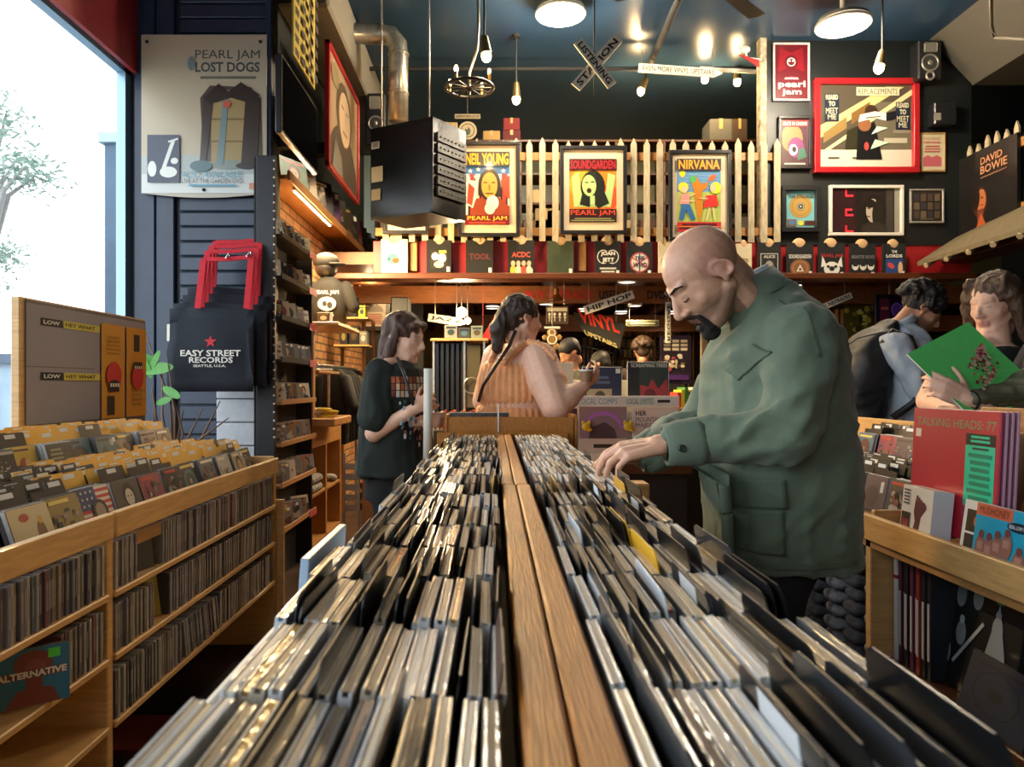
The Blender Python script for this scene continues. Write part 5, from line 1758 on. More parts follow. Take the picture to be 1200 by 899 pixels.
# tote bags hanging one behind another
M_TOTE = mat('tote_canvas', hexc('#161d28'), .85, noise=.15, nscale=40, bump=.35, bscale=12)
M_STRAP = mat('red_strap', hexc('#c8202f'), .8, noise=.2, nscale=60)
hooky = 4.72
TOTES = [(197, 297, 362, 459, 4.30, 236, 291, 303, 'front tote bag, reading EASY STREET RECORDS under a red star, with red handles', 1),
         (203, 312, 356, 452, 4.38, 241, 297, 294, 'second navy tote bag in the bunch with red handles', 0),
         (214, 318, 346, 440, 4.46, 246, 300, 288, 'third navy tote bag in the bunch with red handles', 0),
         (220, 309, 338, 430, 4.54, 250, 303, 283, 'rearmost navy tote bag against the siding with red handles', 0)]
for i, (a, b, c, d_, Y, ha, hb, hz, lab, front) in enumerate(TOTES):
 x0, x1, z1, z0 = PX(a, Y), PX(b, Y), PZ(c, Y), PZ(d_, Y)
 r = empty('tote_bag', ((x0 + x1) / 2, Y, z0), lab, 'bag')
 mb = MB(); n = 10; m_ = 8; vs = []; fs = []
 for s_ in (0, 1):
  for j in range(m_ + 1):
   for k in range(n + 1):
    u, v = k / n, j / m_
    xx = x0 + (x1 - x0) * (u + (.02 if v > .5 else -.01) * (1 - u) * (1 if front else 0))
    bulge = .016 * math.sin(math.pi * u) * (.4 + math.sin(math.pi * v)) + .006 * math.sin(9 * u + 4 * v)
    vs.append((xx, Y + (-1 if s_ == 0 else 1) * bulge + (-.001 if s_ == 0 else .001), z0 + (z1 - z0) * v + .008 * math.sin(5 * u) * (1 if v > .9 else 0)))
 W = n + 1; S = W * (m_ + 1)
 for j in range(m_):
  for k in range(n):
   q = j * W + k
   fs.append((q, q + 1, q + 1 + W, q + W)); fs.append((S + q, S + q + W, S + q + 1 + W, S + q + 1))
 for k in range(n):
  fs.append((k, S + k, S + k + 1, k + 1)); q = m_ * W + k; fs.append((q, q + 1, S + q + 1, S + q))
 for j in range(m_):
  q = j * W; fs.append((q, q + W, S + q + W, S + q)); q = j * W + n; fs.append((q, S + q, S + q + W, q + W))
 mb.add(vs, fs, None, True); mb.build('bag', M_TOTE, r)
 hx0, hx1, ht = PX(ha, Y), PX(hb, Y), PZ(hz, Y)
 for dy in (-.014, .012):
  mb = MB(); sw = .018
  A1, A2 = Vector((hx0 - .01, Y + dy * 2.2, z1 - .0)), Vector((hx1, Y + dy * 2.2, z1 - .0))
  T1, T2 = Vector((hx0 + .015, Y + dy * .4, ht)), Vector((hx1 + .02, Y + dy * .4, ht + .015))
  def strap(p, q, wv):
   t = Vector((0, .002, 0))
   mb.add([p - wv - t, p + wv - t, q + wv - t, q - wv - t, p - wv + t, p + wv + t, q + wv + t, q - wv + t], [(0, 1, 2, 3), (7, 6, 5, 4), (0, 4, 5, 1), (1, 5, 6, 2), (2, 6, 7, 3), (3, 7, 4, 0)])
  strap(A1, T1, Vector((sw, 0, 0))); strap(A2, T2, Vector((sw, 0, 0)))
  m2 = (T1 + T2) / 2 + Vector((0, 0, -.012)); strap(T1 + Vector((0, 0, -.005)), m2, Vector((0, 0, .012))); strap(m2, T2 + Vector((0, 0, -.005)), Vector((0, 0, .012)))
  mb.build('handle', M_STRAP, r)
 if front:
  W_, H_ = x1 - x0, z1 - z0
  A = Art((x0, Y - .03, z0), UX * W_, UZ * H_, .0006, None)
  A.star(.52, .60, .075, '#c23038'); A.text('EASY STREET', .17, .425, .87, .50, '#ddd9d0', .022); A.text('RECORDS', .27, .345, .78, .415, '#ddd9d0', .022); A.text('SEATTLE, U.S.A.', .32, .29, .70, .325, '#ddd9d0', .02)
  A.build('lettering', r, M_PRINTM)
for k, (y, px) in enumerate(((4.36, 262), (4.5, 270))):
 pass
mb = MB(); mb.tube([(PX(268, 4.3), 4.26, PZ(302, 4.3) - .01), (PX(273, 4.5), 4.5, PZ(290, 4.5) - .005), (PX(276, 4.77), 4.77, PZ(287, 4.77))], .006)
mb.tube([(PX(292, 4.3), 4.26, PZ(302, 4.3) - .0), (PX(299, 4.5), 4.5, PZ(290, 4.5) - .0), (PX(303, 4.77), 4.77, PZ(287, 4.77))], .006)
tag(mb.build('wall_hook_rail', M_CHROME), 'metal display hooks carrying the bunch of tote bags', 'hook')
# switch on the siding
r = empty('wall_switch', P(199, 392, 4.76), 'small white switch plate on the siding left of the tote bags', 'switch')
MB().bev(PX(196, 4.76), PX(203, 4.76), 4.752, 4.765, PZ(400, 4.76), PZ(380, 4.76), .003).build('plate', M_WHITEP, r)
MB().bev(PX(198.4, 4.76), PX(200.6, 4.76), 4.745, 4.752, PZ(393, 4.76), PZ(387, 4.76), .002).build('toggle', M_WHITEP, r)
# potted plant with bare twigs and long leaves behind the bins
r = empty('potted_plant', (PX(190, 4.2), 4.2, 0), 'leggy green plant with bare brown stems in front of the siding', 'plant')
mb = MB(); mb.cyl((PX(200, 4.2), 4.25, .45), (PX(200, 4.2), 4.25, .75), .12, .15, 20); mb.build('pot', mat('terracotta', hexc('#7a4a34'), .7), r)
MB().bev(PX(200, 4.2) - .25, PX(200, 4.2) + .3, 4.05, 4.5, 0, .45, .01).build('plinth', M_DKWOOD, r)
mb = MB(); rp2 = random.Random(8); b0 = Vector((PX(200, 4.2), 4.25, .75))
LF = []
for (px, py) in ((172, 395), (196, 420), (178, 455), (190, 430), (215, 480), (238, 478), (258, 470), (268, 490), (180, 480), (205, 470)):
 e = P(px, py, 4.2 + rp2.uniform(-.1, .1)); m1 = b0.lerp(e, .5) + Vector((rp2.uniform(-.06, .06), 0, .05))
 mb.tube([b0, m1, e], [.009, .007, .003], 6); LF.append((m1, e))
mb.build('stem', mat('twig', hexc('#6a5240'), .8), r)
M_GREEN = mat('plant_leaf', hexc('#4f9a3a'), .45, noise=.25, nscale=20)
for px, py, L, wd, ang in ((182, 432, .11, .035, 5), (180, 425, .08, .02, 60), (172, 430, .07, .02, 110), (201, 460, .06, .025, -30), (176, 421, .06, .02, 150), (192, 470, .05, .02, 20)):
 c = P(px, py, 4.15); t = math.radians(ang); u = Vector((math.cos(t), -.1, math.sin(t))); v = Vector((-math.sin(t), .1, math.cos(t)))
 mb = MB(); pts = [(math.cos(a / 8 * math.pi) * -L, math.sin(a / 8 * math.pi) * wd) for a in range(9)] + [(math.cos(a / 8 * math.pi) * L, -math.sin(a / 8 * math.pi) * wd) for a in range(1, 8)]
 mb.prism(pts, c, u, v, .002); mb.build('leaf', M_GREEN, r)

# ================================================================== CD SHELVES AT THE CORNER
r = empty('cd_shelving', (-1.42, 4.95, 0), 'tall black wall shelving of face-out CDs at the corner beyond the tote bags', 'shelving')
mb = MB(); mb.bev(-1.475, -1.36, 4.50, 4.53, 0, 2.75, .004); mb.build('end_panel', mat('scuffed_black', hexc('#15171b'), .5, noise=.3, nscale=20), r)
mb = MB()
for k in range(34):
 mb.cyl((-1.365, 4.496, 1.0 + k * .052), (-1.365, 4.501, 1.0 + k * .052), .006, n=8)
mb.build('peg_holes', M_WHITEP, r)
mb = MB(); mb.box(-1.50, -1.475, 4.53, 5.0, 0, 2.75); mb.box(-1.50, -1.475, 5.0, 5.42, 0, 2.3); mb.build('back_panel', M_DARK, r)
mb = MB(); mb.bev(-1.475, -1.36, 5.41, 5.43, 0, 2.3, .003); mb.build('end_panel', M_DARK, r)
SZ = [2.27, 2.01, 1.75, 1.485, 1.215, .95, .69, .40]
ws = ['top', 'second', 'third', 'fourth', 'fifth', 'sixth', 'seventh', 'lowest']
re_ = random.Random(31)
for i, z in enumerate(SZ):
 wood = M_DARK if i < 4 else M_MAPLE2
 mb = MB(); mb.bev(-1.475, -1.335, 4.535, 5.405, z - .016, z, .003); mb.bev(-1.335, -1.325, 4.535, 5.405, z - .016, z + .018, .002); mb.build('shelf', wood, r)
 if i in (1, 2, 3, 7, 0):
  MB().bev(-1.324, -1.320, 5.2, 5.4, z - .03, z + .02, .001).build('shelf_tag', mat('pink_tag', hexc('#a8434a'), .5), r)
 y = 4.62; j = 0
 while y < 5.34:
  colw = re_.choice(['pale', 'dark', 'brown', 'grey'])
  bgc = {'pale': '#b8b0a0', 'dark': '#2a282c', 'brown': '#7a5c40', 'grey': '#6f7276'}[colw]
  album((-1.385 + re_.uniform(-.02, .01), y, z + .001), math.radians(re_.uniform(42, 62)), .18, '%s CD, %s along the %s shelf of the corner shelving' % (colw, ORD[j], ws[i]), seed=i * 10 + j, bgc=bgc, rx=re_.uniform(-.03, .03), body=PL[0])
  y += re_.uniform(.085, .12); j += 1

# television on the wall above
r = empty('wall_television', (-1.3, 4.9, 2.9), 'flat black television mounted high on the corner shelving', 'television')
xa_, ya_ = -1.28, 850 * 1.28 / (579 - 330); yb_ = 850 * 1.28 / (579 - 372)
mb = MB(); mb.bev(xa_ - .04, xa_, ya_, yb_, PZ(155, ya_), PZ(62, ya_), .006); mb.build('housing', M_BLACKP, r)
mb = MB(); mb.box(xa_, xa_ + .002, ya_ + .015, yb_ - .015, PZ(155, ya_) + .02, PZ(62, ya_) - .015); mb.build('screen', mat('dark_screen', hexc('#0c0d10'), .9, spec=0), r)
MB().box(-1.9, xa_ - .04, 4.95, 5.02, 2.95, 3.05).build('bracket', M_DARK, r)
o = MB().bev(-1.62, -1.47, 4.79, 4.9, 2.75, H, .01).build('column_corner', M_DARK); tag(o, kind='structure')
# yellow flyers running up the wall
r = empty('yellow_banner', (-1.40, 5.6, 3.4), 'tall yellow banner of black print high behind the television', 'banner')
xa_ = -1.32; ya_ = 850 * 1.32 / (579 - 344); yb_ = 850 * 1.32 / (579 - 369)
MB().box(xa_ - .01, xa_, ya_, yb_, PZ(105, yb_), H - .15).build('sheet', mat('banner_yellow', hexc('#b8a03c'), .6), r)
A = Art((xa_ + .0005, ya_, PZ(105, yb_)), Vector((0, yb_ - ya_, 0)), UZ * (H - .15 - PZ(105, yb_)), .0008, '#b5a040')
for i in range(4):
 for j in range(11):
  A.rect(.06 + i * .24, .02 + j * .09, .06 + i * .24 + .16, .02 + j * .09 + .05, '#2e2a1c')
A.build('print', r, M_PRINTM)
# big red-framed portrait above the ledge
r = empty('framed_portrait', (-1.3, 6.3, 3.1), 'large red-framed portrait poster above the record ledge at the left', 'poster')
xa_, ya_, yb_, za_, zb_ = -1.30, 5.69, 6.97, 3.05, 4.04
mb = MB()
for a, b, c, d_ in ((ya_, yb_, za_, za_ + .035), (ya_, yb_, zb_ - .035, zb_), (ya_, ya_ + .035, za_, zb_), (yb_ - .035, yb_, za_, zb_)):
 mb.bev(xa_ - .03, xa_ + .01, a, b, c, d_, .004)
mb.build('frame', M_REDF, r)
MB().box(xa_ - .03, xa_ - .012, ya_ + .02, yb_ - .02, za_ + .02, zb_ - .02).build('backing', M_DARK, r)
A = Art((xa_ - .011, ya_ + .03, za_ + .03), Vector((0, yb_ - ya_ - .06, 0)), UZ * (zb_ - za_ - .06), .0008, '#a08a6c')
A.ell(.5, .0, .5, .5, '#4a4034', 20, 0, 180); A.ell(.5, .62, .26, .3, '#5a4a38'); A.ell(.52, .6, .19, .25, '#c4a884'); A.rect(.4, .68, .48, .7, '#3a2c20'); A.rect(.56, .68, .64, .7, '#3a2c20'); A.rect(.45, .46, .6, .48, '#6a4a38'); A.poly([(.1, 0), (.2, .3), (.4, .2), (.45, 0)], '#7a7468'); A.ell(.2, .85, .12, .1, '#8a7a5c')
A.build('print', r)
MB().box(-1.66, xa_ - .03, 6.2, 6.3, 3.3, 3.4).build('bracket', M_DARK, r)

# ledge with a row of records and shirts, lamp underneath
led = empty('record_ledge', (-1.65, 7.2, 2.78), 'long wooden display ledge high on the brick wall', 'shelf')
mb = MB(); mb.bev(-1.66, -1.45, 5.08, 9.1, 2.77, 2.80, .004); mb.build('board', M_PINE, led)
mb = MB(); mb.bev(-1.45, -1.43, 5.08, 9.1, 2.76, 2.83, .004); mb.build('front_strip', M_PINE, led)
rg = random.Random(17)
wn_ = ['green', 'pale portrait', 'black band photo', 'black', 'purple print', 'black skull print', 'dark brown', 'black', 'red print', 'grey', 'black', 'dark']
cs_ = ['#1f6a4a', '#a89c84', '#2a2826', '#141416', '#4a2f5a', '#1c1c1e', '#3a2a1c', '#101014', '#5a2020', '#5a5650', '#141414', '#222018']
for i in range(12):
 y = 5.48 + i * .30; s_ = .30 if i > 2 else .29
 album((-1.50, y, 2.801), math.radians(62), .12, '%s record sleeve, %s from the near end of the high ledge' % (wn_[i], ORD[i] if i else 'first'), seed=200 + i, bgc=cs_[i], w_=s_, h_=s_ * (1.1 if i > 2 else .8), d_=.012, body=M_BLACKP, name='ledge_record', cat='record')
r = empty('ledge_lamp', (-1.6, 7.9, 2.74), 'lit strip lamp under the high ledge washing the brick wall', 'lamp')
MB().bev(-1.475, -1.452, 5.3, 6.5, 2.75, 2.765, .004).build('housing', M_WHITEP, r)
MB().box(-1.474, -1.458, 5.32, 6.48, 2.744, 2.75).build('tube', mat('strip_tube', (1, .9, .6), .4, emit=(1, .78, .42), estr=14), r)
lamp('ledge_lamp_light', 'AREA', (-1.47, 5.9, 2.735), 110 * PW, (1, .70, .34), .02, (0, math.radians(-40), 0), sy=1.1)
r = empty('clip_lamp', (-1.55, 8.4, 2.66), 'white clip lamp shining under the far end of the ledge', 'lamp')
q = P(437, 328, 8.3); q.x = -1.42
MB().cyl(q, q + Vector((-.03, 0, .08)), .09, .03, 18).build('shade', M_WHITEP, r)
MB().ell(q, (.04, .04, .03)).build('bulb', M_BULB, r)
MB().cyl(q + Vector((-.03, 0, .08)), (q.x - .03, q.y, 2.77), .01).build('arm', M_WHITEP, r)
lamp('clip_lamp_light', 'POINT', q + Vector((0, -.02, -.06)), 10 * PW, WARM, .03)

# wooden merchandise cabinet past the shelving
cabw = empty('merchandise_cabinet', (-1.45, 6.0, 0), 'wooden cabinet with cubbyholes and an overhanging counter past the corner shelving', 'cabinet')
mb = MB(); mb.bev(-1.66, -1.20, 5.46, 6.10, 1.01, 1.075, .01); mb.build('counter', M_PINE, cabw)
mb = MB(); mb.bev(-1.62, -1.38, 5.46, 6.55, .84, 1.01, .004); mb.build('apron', M_PINE, cabw)
for y in (5.46, 5.95, 6.5):
 mb = MB(); mb.bev(-1.62, -1.38, y, y + .04, 0, .84, .003); mb.build('upright', M_PINE, cabw)
for z in (.08, .46):
 mb = MB(); mb.bev(-1.62, -1.38, 5.5, 6.5, z, z + .025, .003); mb.build('shelf', M_PINE, cabw)
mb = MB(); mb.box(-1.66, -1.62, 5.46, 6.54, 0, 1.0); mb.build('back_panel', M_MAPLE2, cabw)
# tall pine post and upper shelf
r = empty('pine_shelf', (-1.5, 5.9, 1.07), 'pine post carrying a raised shelf of caps and sunglasses', 'shelf')
mb = MB(); mb.bev(-1.50, -1.37, 5.50, 5.56, 1.075, 1.78, .004); mb.build('post', M_PINE, r)
mb = MB(); mb.bev(-1.62, -1.18, 5.50, 6.35, 1.78, 1.805, .003); mb.build('shelf', M_MAPLE, r)
mb = MB(); mb.bev(-1.62, -1.35, 5.6, 6.35, 1.42, 1.44, .003); mb.build('shelf', M_MAPLE2, r)
# clothes piled on the counter
for i, (c, dx, dy, lab) in enumerate((('#e8e4d8', .0, .0, 'white'), ('#2f8a4f', .03, .1, 'green'), ('#1c1c1e', -.12, -.02, 'black and white'), ('#c8a83a', .1, .02, 'yellow and red'), ('#2f8a4f', -.08, .18, 'bright green'))):
 mb = MB(); cx, cy = -1.40 + dx, 5.62 + dy
 for k in range(4):
  mb.ell((cx + .02 * ((k * 7) % 3 - 1), cy + .02 * ((k * 5) % 3 - 1), 1.083 + .018 * k), (.09 - .008 * k, .075, .014))
 o = mb.build('folded_cloth', mat('cl_%s' % c[1:], hexc(c), .85, noise=.5 if i == 2 else .15, nscale=30)); tag(o, '%s folded garment on the overhanging counter' % lab, 'clothing')
# rolled patterned socks in the cubbies
for k in range(9):
 y = 5.56 + (k % 5) * .075 + (.45 if k % 5 > 3 else 0); z = .52 + (k // 5) * .07
 mb = MB(); mb.cap((-1.50, y, z), (-1.40, y, z), .036, .034, 12)
 o = mb.build('rolled_socks', mat('sock_pattern', hexc('#d8d4c8'), .9, noise=1, nscale=45, dark=hexc('#101010'))); tag(o, 'black and white rolled socks in the cabinet cubbyhole', 'socks', 'rolled socks in the cubbyhole')
# sunglasses and small goods on the upper shelves
for k in range(6):
 y = 5.62 + .1 * k
 r = empty('sunglasses', (-1.38, y, 1.441), 'dark sunglasses on the rack under the cap shelf', 'sunglasses', 'sunglasses on the rack')
 mb = MB(); mb.torus((-1.37, y - .03, 1.47), .022, .004, (1, 0, 0), 14, 6); mb.torus((-1.37, y + .025, 1.47), .022, .004, (1, 0, 0), 14, 6); mb.cyl((-1.37, y - .05, 1.475), (-1.46, y - .05, 1.47), .003, n=6); mb.cyl((-1.37, y + .045, 1.475), (-1.46, y + .045, 1.47), .003, n=6)
 mb.build('frame', M_CHROME, r)
 mb = MB(); mb.cyl((-1.371, y - .03, 1.47), (-1.369, y - .03, 1.47), .021, n=14); mb.cyl((-1.371, y + .025, 1.47), (-1.369, y + .025, 1.47), .021, n=14); mb.build('lens', MATS['dark_screen'], r)


def small_box(px0, py0, px1, py1, Y, d, col, lab, name='gift_box', cat='box', rng=[0]):
 x0, x1, z1, z0 = PX(px0, Y), PX(px1, Y), PZ(py0, Y), PZ(py1, Y)
 r = empty(name, ((x0 + x1) / 2, Y, z0), lab, cat)
 MB().bev(x0, x1, Y, Y + d, z0, z1, .003).build('body', mat('bx_' + col[1:], hexc(col), .5), r)
 A = Art((x0 + .004, Y - .0003, z0 + .004), UX * (x1 - x0 - .008), UZ * (z1 - z0 - .008), .0005, col); rng[0] += 1
 g = random.Random(rng[0]); A.ell(.5, .45, .3, .25, g.choice(PAL)); A.rect(.1, .75, .9, .9, g.choice(PAL)); A.build('print', r)
 return r


# black cap on a mannequin bust with a PEARL JAM shirt
q = P(385, 330, 6.3)
r = empty('display_bust', (q.x, 6.3, 1.81), 'black bust wearing a PEARL JAM T-shirt and a black cap, on the pine shelf', 'mannequin')
mb = MB(); mb.loft([((q.x, 6.3, 1.81), (.14, 0, 0), (0, .09, 0)), ((q.x, 6.3, 2.0), (.17, 0, 0), (0, .1, 0)), ((q.x, 6.3, 2.18), (.16, 0, 0), (0, .09, 0)), ((q.x, 6.3, 2.26), (.06, 0, 0), (0, .06, 0))])
mb.cap((q.x - .15, 6.3, 2.17), (q.x - .18, 6.28, 2.0), .06, .05); mb.cap((q.x + .15, 6.3, 2.17), (q.x + .22, 6.28, 2.0), .06, .055); mb.build('shirt', mat('black_cotton', hexc('#101012'), .9, noise=.15), r)
A = Art((q.x - .09, 6.195, 1.9), UX * .2, UZ * .24, .0006, None); A.text('PEARL JAM', 0, .8, 1, .98, '#d8d4c8', .03); A.ell(.5, .5, .4, .25, '#b8b4a8'); A.ell(.4, .5, .1, .1, '#1a1a1a'); A.ell(.62, .45, .12, .12, '#1a1a1a'); A.bars(.2, .05, .8, .2, 2, '#b8b4a8'); A.build('print', r, M_PRINTM)
mb = MB(); mb.ell((q.x - .02, 6.3, 2.34), (.1, .11, .09)); mb.build('head', M_BLACKP, r)
mb = MB(); mb.ell((q.x - .02, 6.3, 2.39), (.115, .125, .085)); mb.loft([((q.x + .05, 6.27, 2.36), (.1, -.05, 0), (.04, .07, 0)), ((q.x + .05, 6.27, 2.372), (.1, -.05, 0), (.04, .07, 0))]); mb.build('cap', MATS['black_cotton'], r)
small_box(372, 366, 386, 378, 5.7, .12, '#2a2622', 'black folded cap beside the bust on the pine shelf', 'black_cap', 'cap')
# goods on a far pair of shelves
r = empty('goods_shelf', (PX(410, 7.2), 7.3, 0), 'narrow wooden shelf of small goods at the end of the brick wall', 'shelf')
for zz in (PZ(372, 7.2), PZ(404, 7.2)):
 MB().bev(PX(392, 7.2), PX(432, 7.2), 7.15, 7.5, zz - .02, zz, .003).build('shelf', M_MAPLE, r)
for px in (393, 419, 430):
 MB().bev(PX(px, 7.2), PX(px, 7.2) + .03, 7.45, 7.5, 0, PZ(372, 7.2), .003).build('upright', M_PINE, r)
for i, (a, b, c, d_, col, lab) in enumerate(((397, 406, 350, 371.5, '#c8a84a', 'gold box'), (408, 418, 348, 371.5, '#1c1c20', 'black box with a white face print'), (420, 428, 358, 371.5, '#b8c03a', 'yellow green mug box'), (398, 407, 384, 403.5, '#2a2a30', 'dark boxed camera set'), (409, 420, 382, 403.5, '#20242c', 'dark blue gift box'), (421, 430, 388, 403.5, '#6a6a64', 'grey gift box'))):
 small_box(a, c, b, d_, 7.2, .12, col, lab + ' on the narrow far shelf at the left')
# framed notice at the end
def a_note(A):
 A.rect(0, 0, 1, 1, '#c8bfa4'); A.figure(.5, .4, .5, .6, '#a89c84', '#5a5040', '#8a8070'); A.bars(.1, .06, .9, .36, 5, '#b0564c')


framed(421, 335, 458, 388, 9.15, 'black-framed cream notice with red print at the end of the left wall', a_note, fw=.055)
# black T-shirts hanging on a rail
r = empty('shirt_rail', (-1.45, 7.0, 0), 'metal clothes rail past the merchandise cabinet', 'clothes rail')
mb = MB(); mb.cyl((-1.5, 6.55, 1.5), (-1.5, 7.9, 1.5), .014); mb.cyl((-1.5, 6.58, 0), (-1.5, 6.58, 1.5), .014); mb.cyl((-1.5, 7.88, 0), (-1.5, 7.88, 1.5), .014); mb.build('rail', M_STEEL, r)
for k in range(9):
 y = 6.66 + k * .14
 c = '#0d0d0f' if k % 4 != 1 else '#3a3a38'
 mb = MB(); mb.loft([((-1.5, y, .78), (.14, 0, 0), (0, .02, 0)), ((-1.5, y, 1.2), (.14, .01, 0), (0, .02, 0)), ((-1.5, y, 1.40), (.14, 0, 0), (0, .02, 0)), ((-1.5, y, 1.48), (.06, 0, 0), (0, .015, 0))])
 mb.cap((-1.38, y, 1.38), (-1.32, y, 1.15), .045, .05, 10); mb.cap((-1.60, y, 1.38), (-1.62, y, 1.15), .045, .05, 10)
 lb = '%s T-shirt hanging on the clothes rail at the left' % ('black' if c == '#0d0d0f' else 'charcoal')
 tag(mb.build('hanging_shirt', mat('hs' + c[1:], hexc(c), .9)), lb, 'T-shirt', lb + ' group')
# clear bin at the floor by the cabinet
r = empty('wire_bin', (-1.05, 5.7, 0), 'clear plastic storage crate on the floor beside the wooden cabinet', 'crate')
mb = MB(); x0, x1 = PX(402, 5.6), PX(422, 5.6)
for k in range(5):
 mb.bev(x0, x1, 5.6, 5.61, .35 + k * .08, .40 + k * .08, .002); mb.bev(x1 - .01, x1, 5.6, 5.95, .35 + k * .08, .40 + k * .08, .002)
mb.bev(x0, x0 + .02, 5.595, 5.615, 0, .8, .002); mb.bev(x1 - .02, x1, 5.595, 5.615, 0, .8, .002); mb.box(x0, x1, 5.6, 5.95, 0, .02); mb.build('crate', mat('clear_crate', hexc('#a8a49a'), .3), r)
o = MB().bev(PX(424, 5.6), PX(437, 5.6), 5.6, 5.95, 0, .80, .004).build('pine_box', M_PINE); tag(o, 'pine box standing on the floor behind the clear crate', 'box')
# ================================================================== RIGHT HAND CABINET
XRF = 1.05
cr_ = empty('record_cabinet', (1.5, 2.2, 0), 'long birch record cabinet along the right, with browsing bins on top', 'cabinet')
mb = MB(); mb.bev(XRF, XRF + .02, .9, 3.45, .885, .956, .003); mb.build('bin_lip', M_MAPLE, cr_)
mb = MB(); mb.box(XRF + .02, 1.80, .9, 3.45, .86, .885); mb.build('bin_floor', M_MAPLE2, cr_)
for y in (.9, 2.06, 3.42):
 mb = MB(); mb.bev(XRF + .02, 1.75, y, y + .03, 0, .885, .003); mb.build('upright', M_MAPLE, cr_)
mb = MB(); mb.bev(XRF + .03, 1.24, 2.06, 2.08, .885, .965, .003); mb.build('bin_divider', M_MAPLE, cr_)
mb = MB(); mb.bev(XRF + .04, 1.75, .93, 2.06, .53, .55, .003); mb.build('shelf', M_DKWOOD, cr_)
mb = MB(); mb.bev(XRF + .04, 1.75, 2.09, 3.42, .36, .38, .003); mb.build('shelf', M_DKWOOD, cr_)
mb = MB(); mb.box(1.72, 1.75, .93, 3.42, 0, .86); mb.build('back_panel', M_DARK, cr_)
mb = MB(); mb.bev(1.80, 1.82, 2.1, 3.6, .885, 1.165, .004); mb.build('back_rail', M_MAPLE, cr_)
mb = MB(); mb.bev(1.34, 1.36, .9, 2.0, .885, 1.262, .003); mb.build('back_board', M_PINE, cr_)
mb = MB(); mb.box(1.60, 1.80, 2.1, 3.42, .885, .985); mb.build('raised_tier', M_MAPLE2, cr_)


def ralbum(xf, yc, zb, lean, label, art=None, seed=0, w_=.142, h_=.125, d_=.0102, n=0, rz=-math.pi / 2, body=None, name='cd_album', cat='CD', bgc=None):
 return album((xf, yc, zb), rz, lean, label, seed=seed, art=art, w_=w_, h_=h_, d_=d_, body=body, name=name, cat=cat, bgc=bgc)


def art_foot(A):
 A.rect(0, 0, 1, 1, '#dcdee6'); A.poly([(.4, .02), (.62, .05), (.66, .4), (.82, .6), (.76, .72), (.45, .76), (.42, .5), (.48, .3)], '#5a2c3a')
 for i in range(5):
  A.ell(.5 + .07 * i, .8 - .04 * i, .04, .05, '#6a3444')
 A.rect(.03, .05, .32, .45, '#2a1c24'); A.rect(.08, .12, .27, .3, '#8a2c34'); A.bars(.05, .6, .28, .95, 5, '#55505a')


def art_cold(A):
 A.rect(0, 0, 1, 1, '#d4d6da'); A.rect(.08, .42, .72, .84, '#1a1716'); A.ell(.4, .63, .15, .14, '#a85a34'); A.rect(.08, .02, .72, .38, '#12141f'); A.ell(.42, .2, .05, .08, '#8a6a34'); A.text('COLDPLAY', .3, .88, .97, .97, '#3a3a40', .01)


def art_mud(A):
 A.rect(0, 0, 1, 1, '#28a3c4'); A.rect(0, .8, .66, 1, '#d4694a'); A.text('MUDHONEY', .06, .84, .6, .96, '#4a2018', .01); A.ell(.78, .74, .2, .08, '#1a2a3a'); A.text('REAL LOW VIBE', .62, .71, .94, .77, '#d8e0e4', .02)
 for x, y, h in ((.15, .25, .4), (.3, .2, .45), (.45, .3, .4), (.62, .4, .35), (.85, .2, .3)):
  A.ell(x, y, .1, h * .6, '#9a6a5c'); A.ell(x, y + h * .62, .05, .07, '#7a4a40'); A.rect(x - .06, y - .02, x + .05, y + h * .3, '#b88878')
 A.poly([(.1, .02), (.5, .12), (.9, .02)], '#2a1c20'); A.line(.55, .1, .8, .02, .02, '#d8d4cc'); A.line(.6, .02, .8, .15, .02, '#d8d4cc'); A.rect(.9, .8, 1, .95, '#4fd83a')


def art_th(A):
 A.rect(0, 0, 1, 1, '#b52a3e'); A.text("TALKING HEADS: 77", .05, .86, .97, .93, '#6f8f6c', .01)
 A.rect(.04, .76, .11, .83, '#e4e0dc'); A.rect(.66, .27, .97, .82, '#25c9a4'); A.rect(.66, .74, .97, .83, '#10181c'); A.bars(.68, .755, .95, .82, 2, '#25c9a4'); A.bars(.72, .70, .92, .73, 1, '#0c4a3c'); A.bars(.69, .31, .95, .69, 7, '#158a70')


def art_r(A):
 A.rect(0, 0, 1, 1, '#3a2420'); A.text('R', .12, .72, .3, .9, '#b07a5c', .0); A.ring(.3, .4, .18, .18, .03, '#8a5a48'); A.line(.15, .6, .5, .2, .02, '#8a5a48')


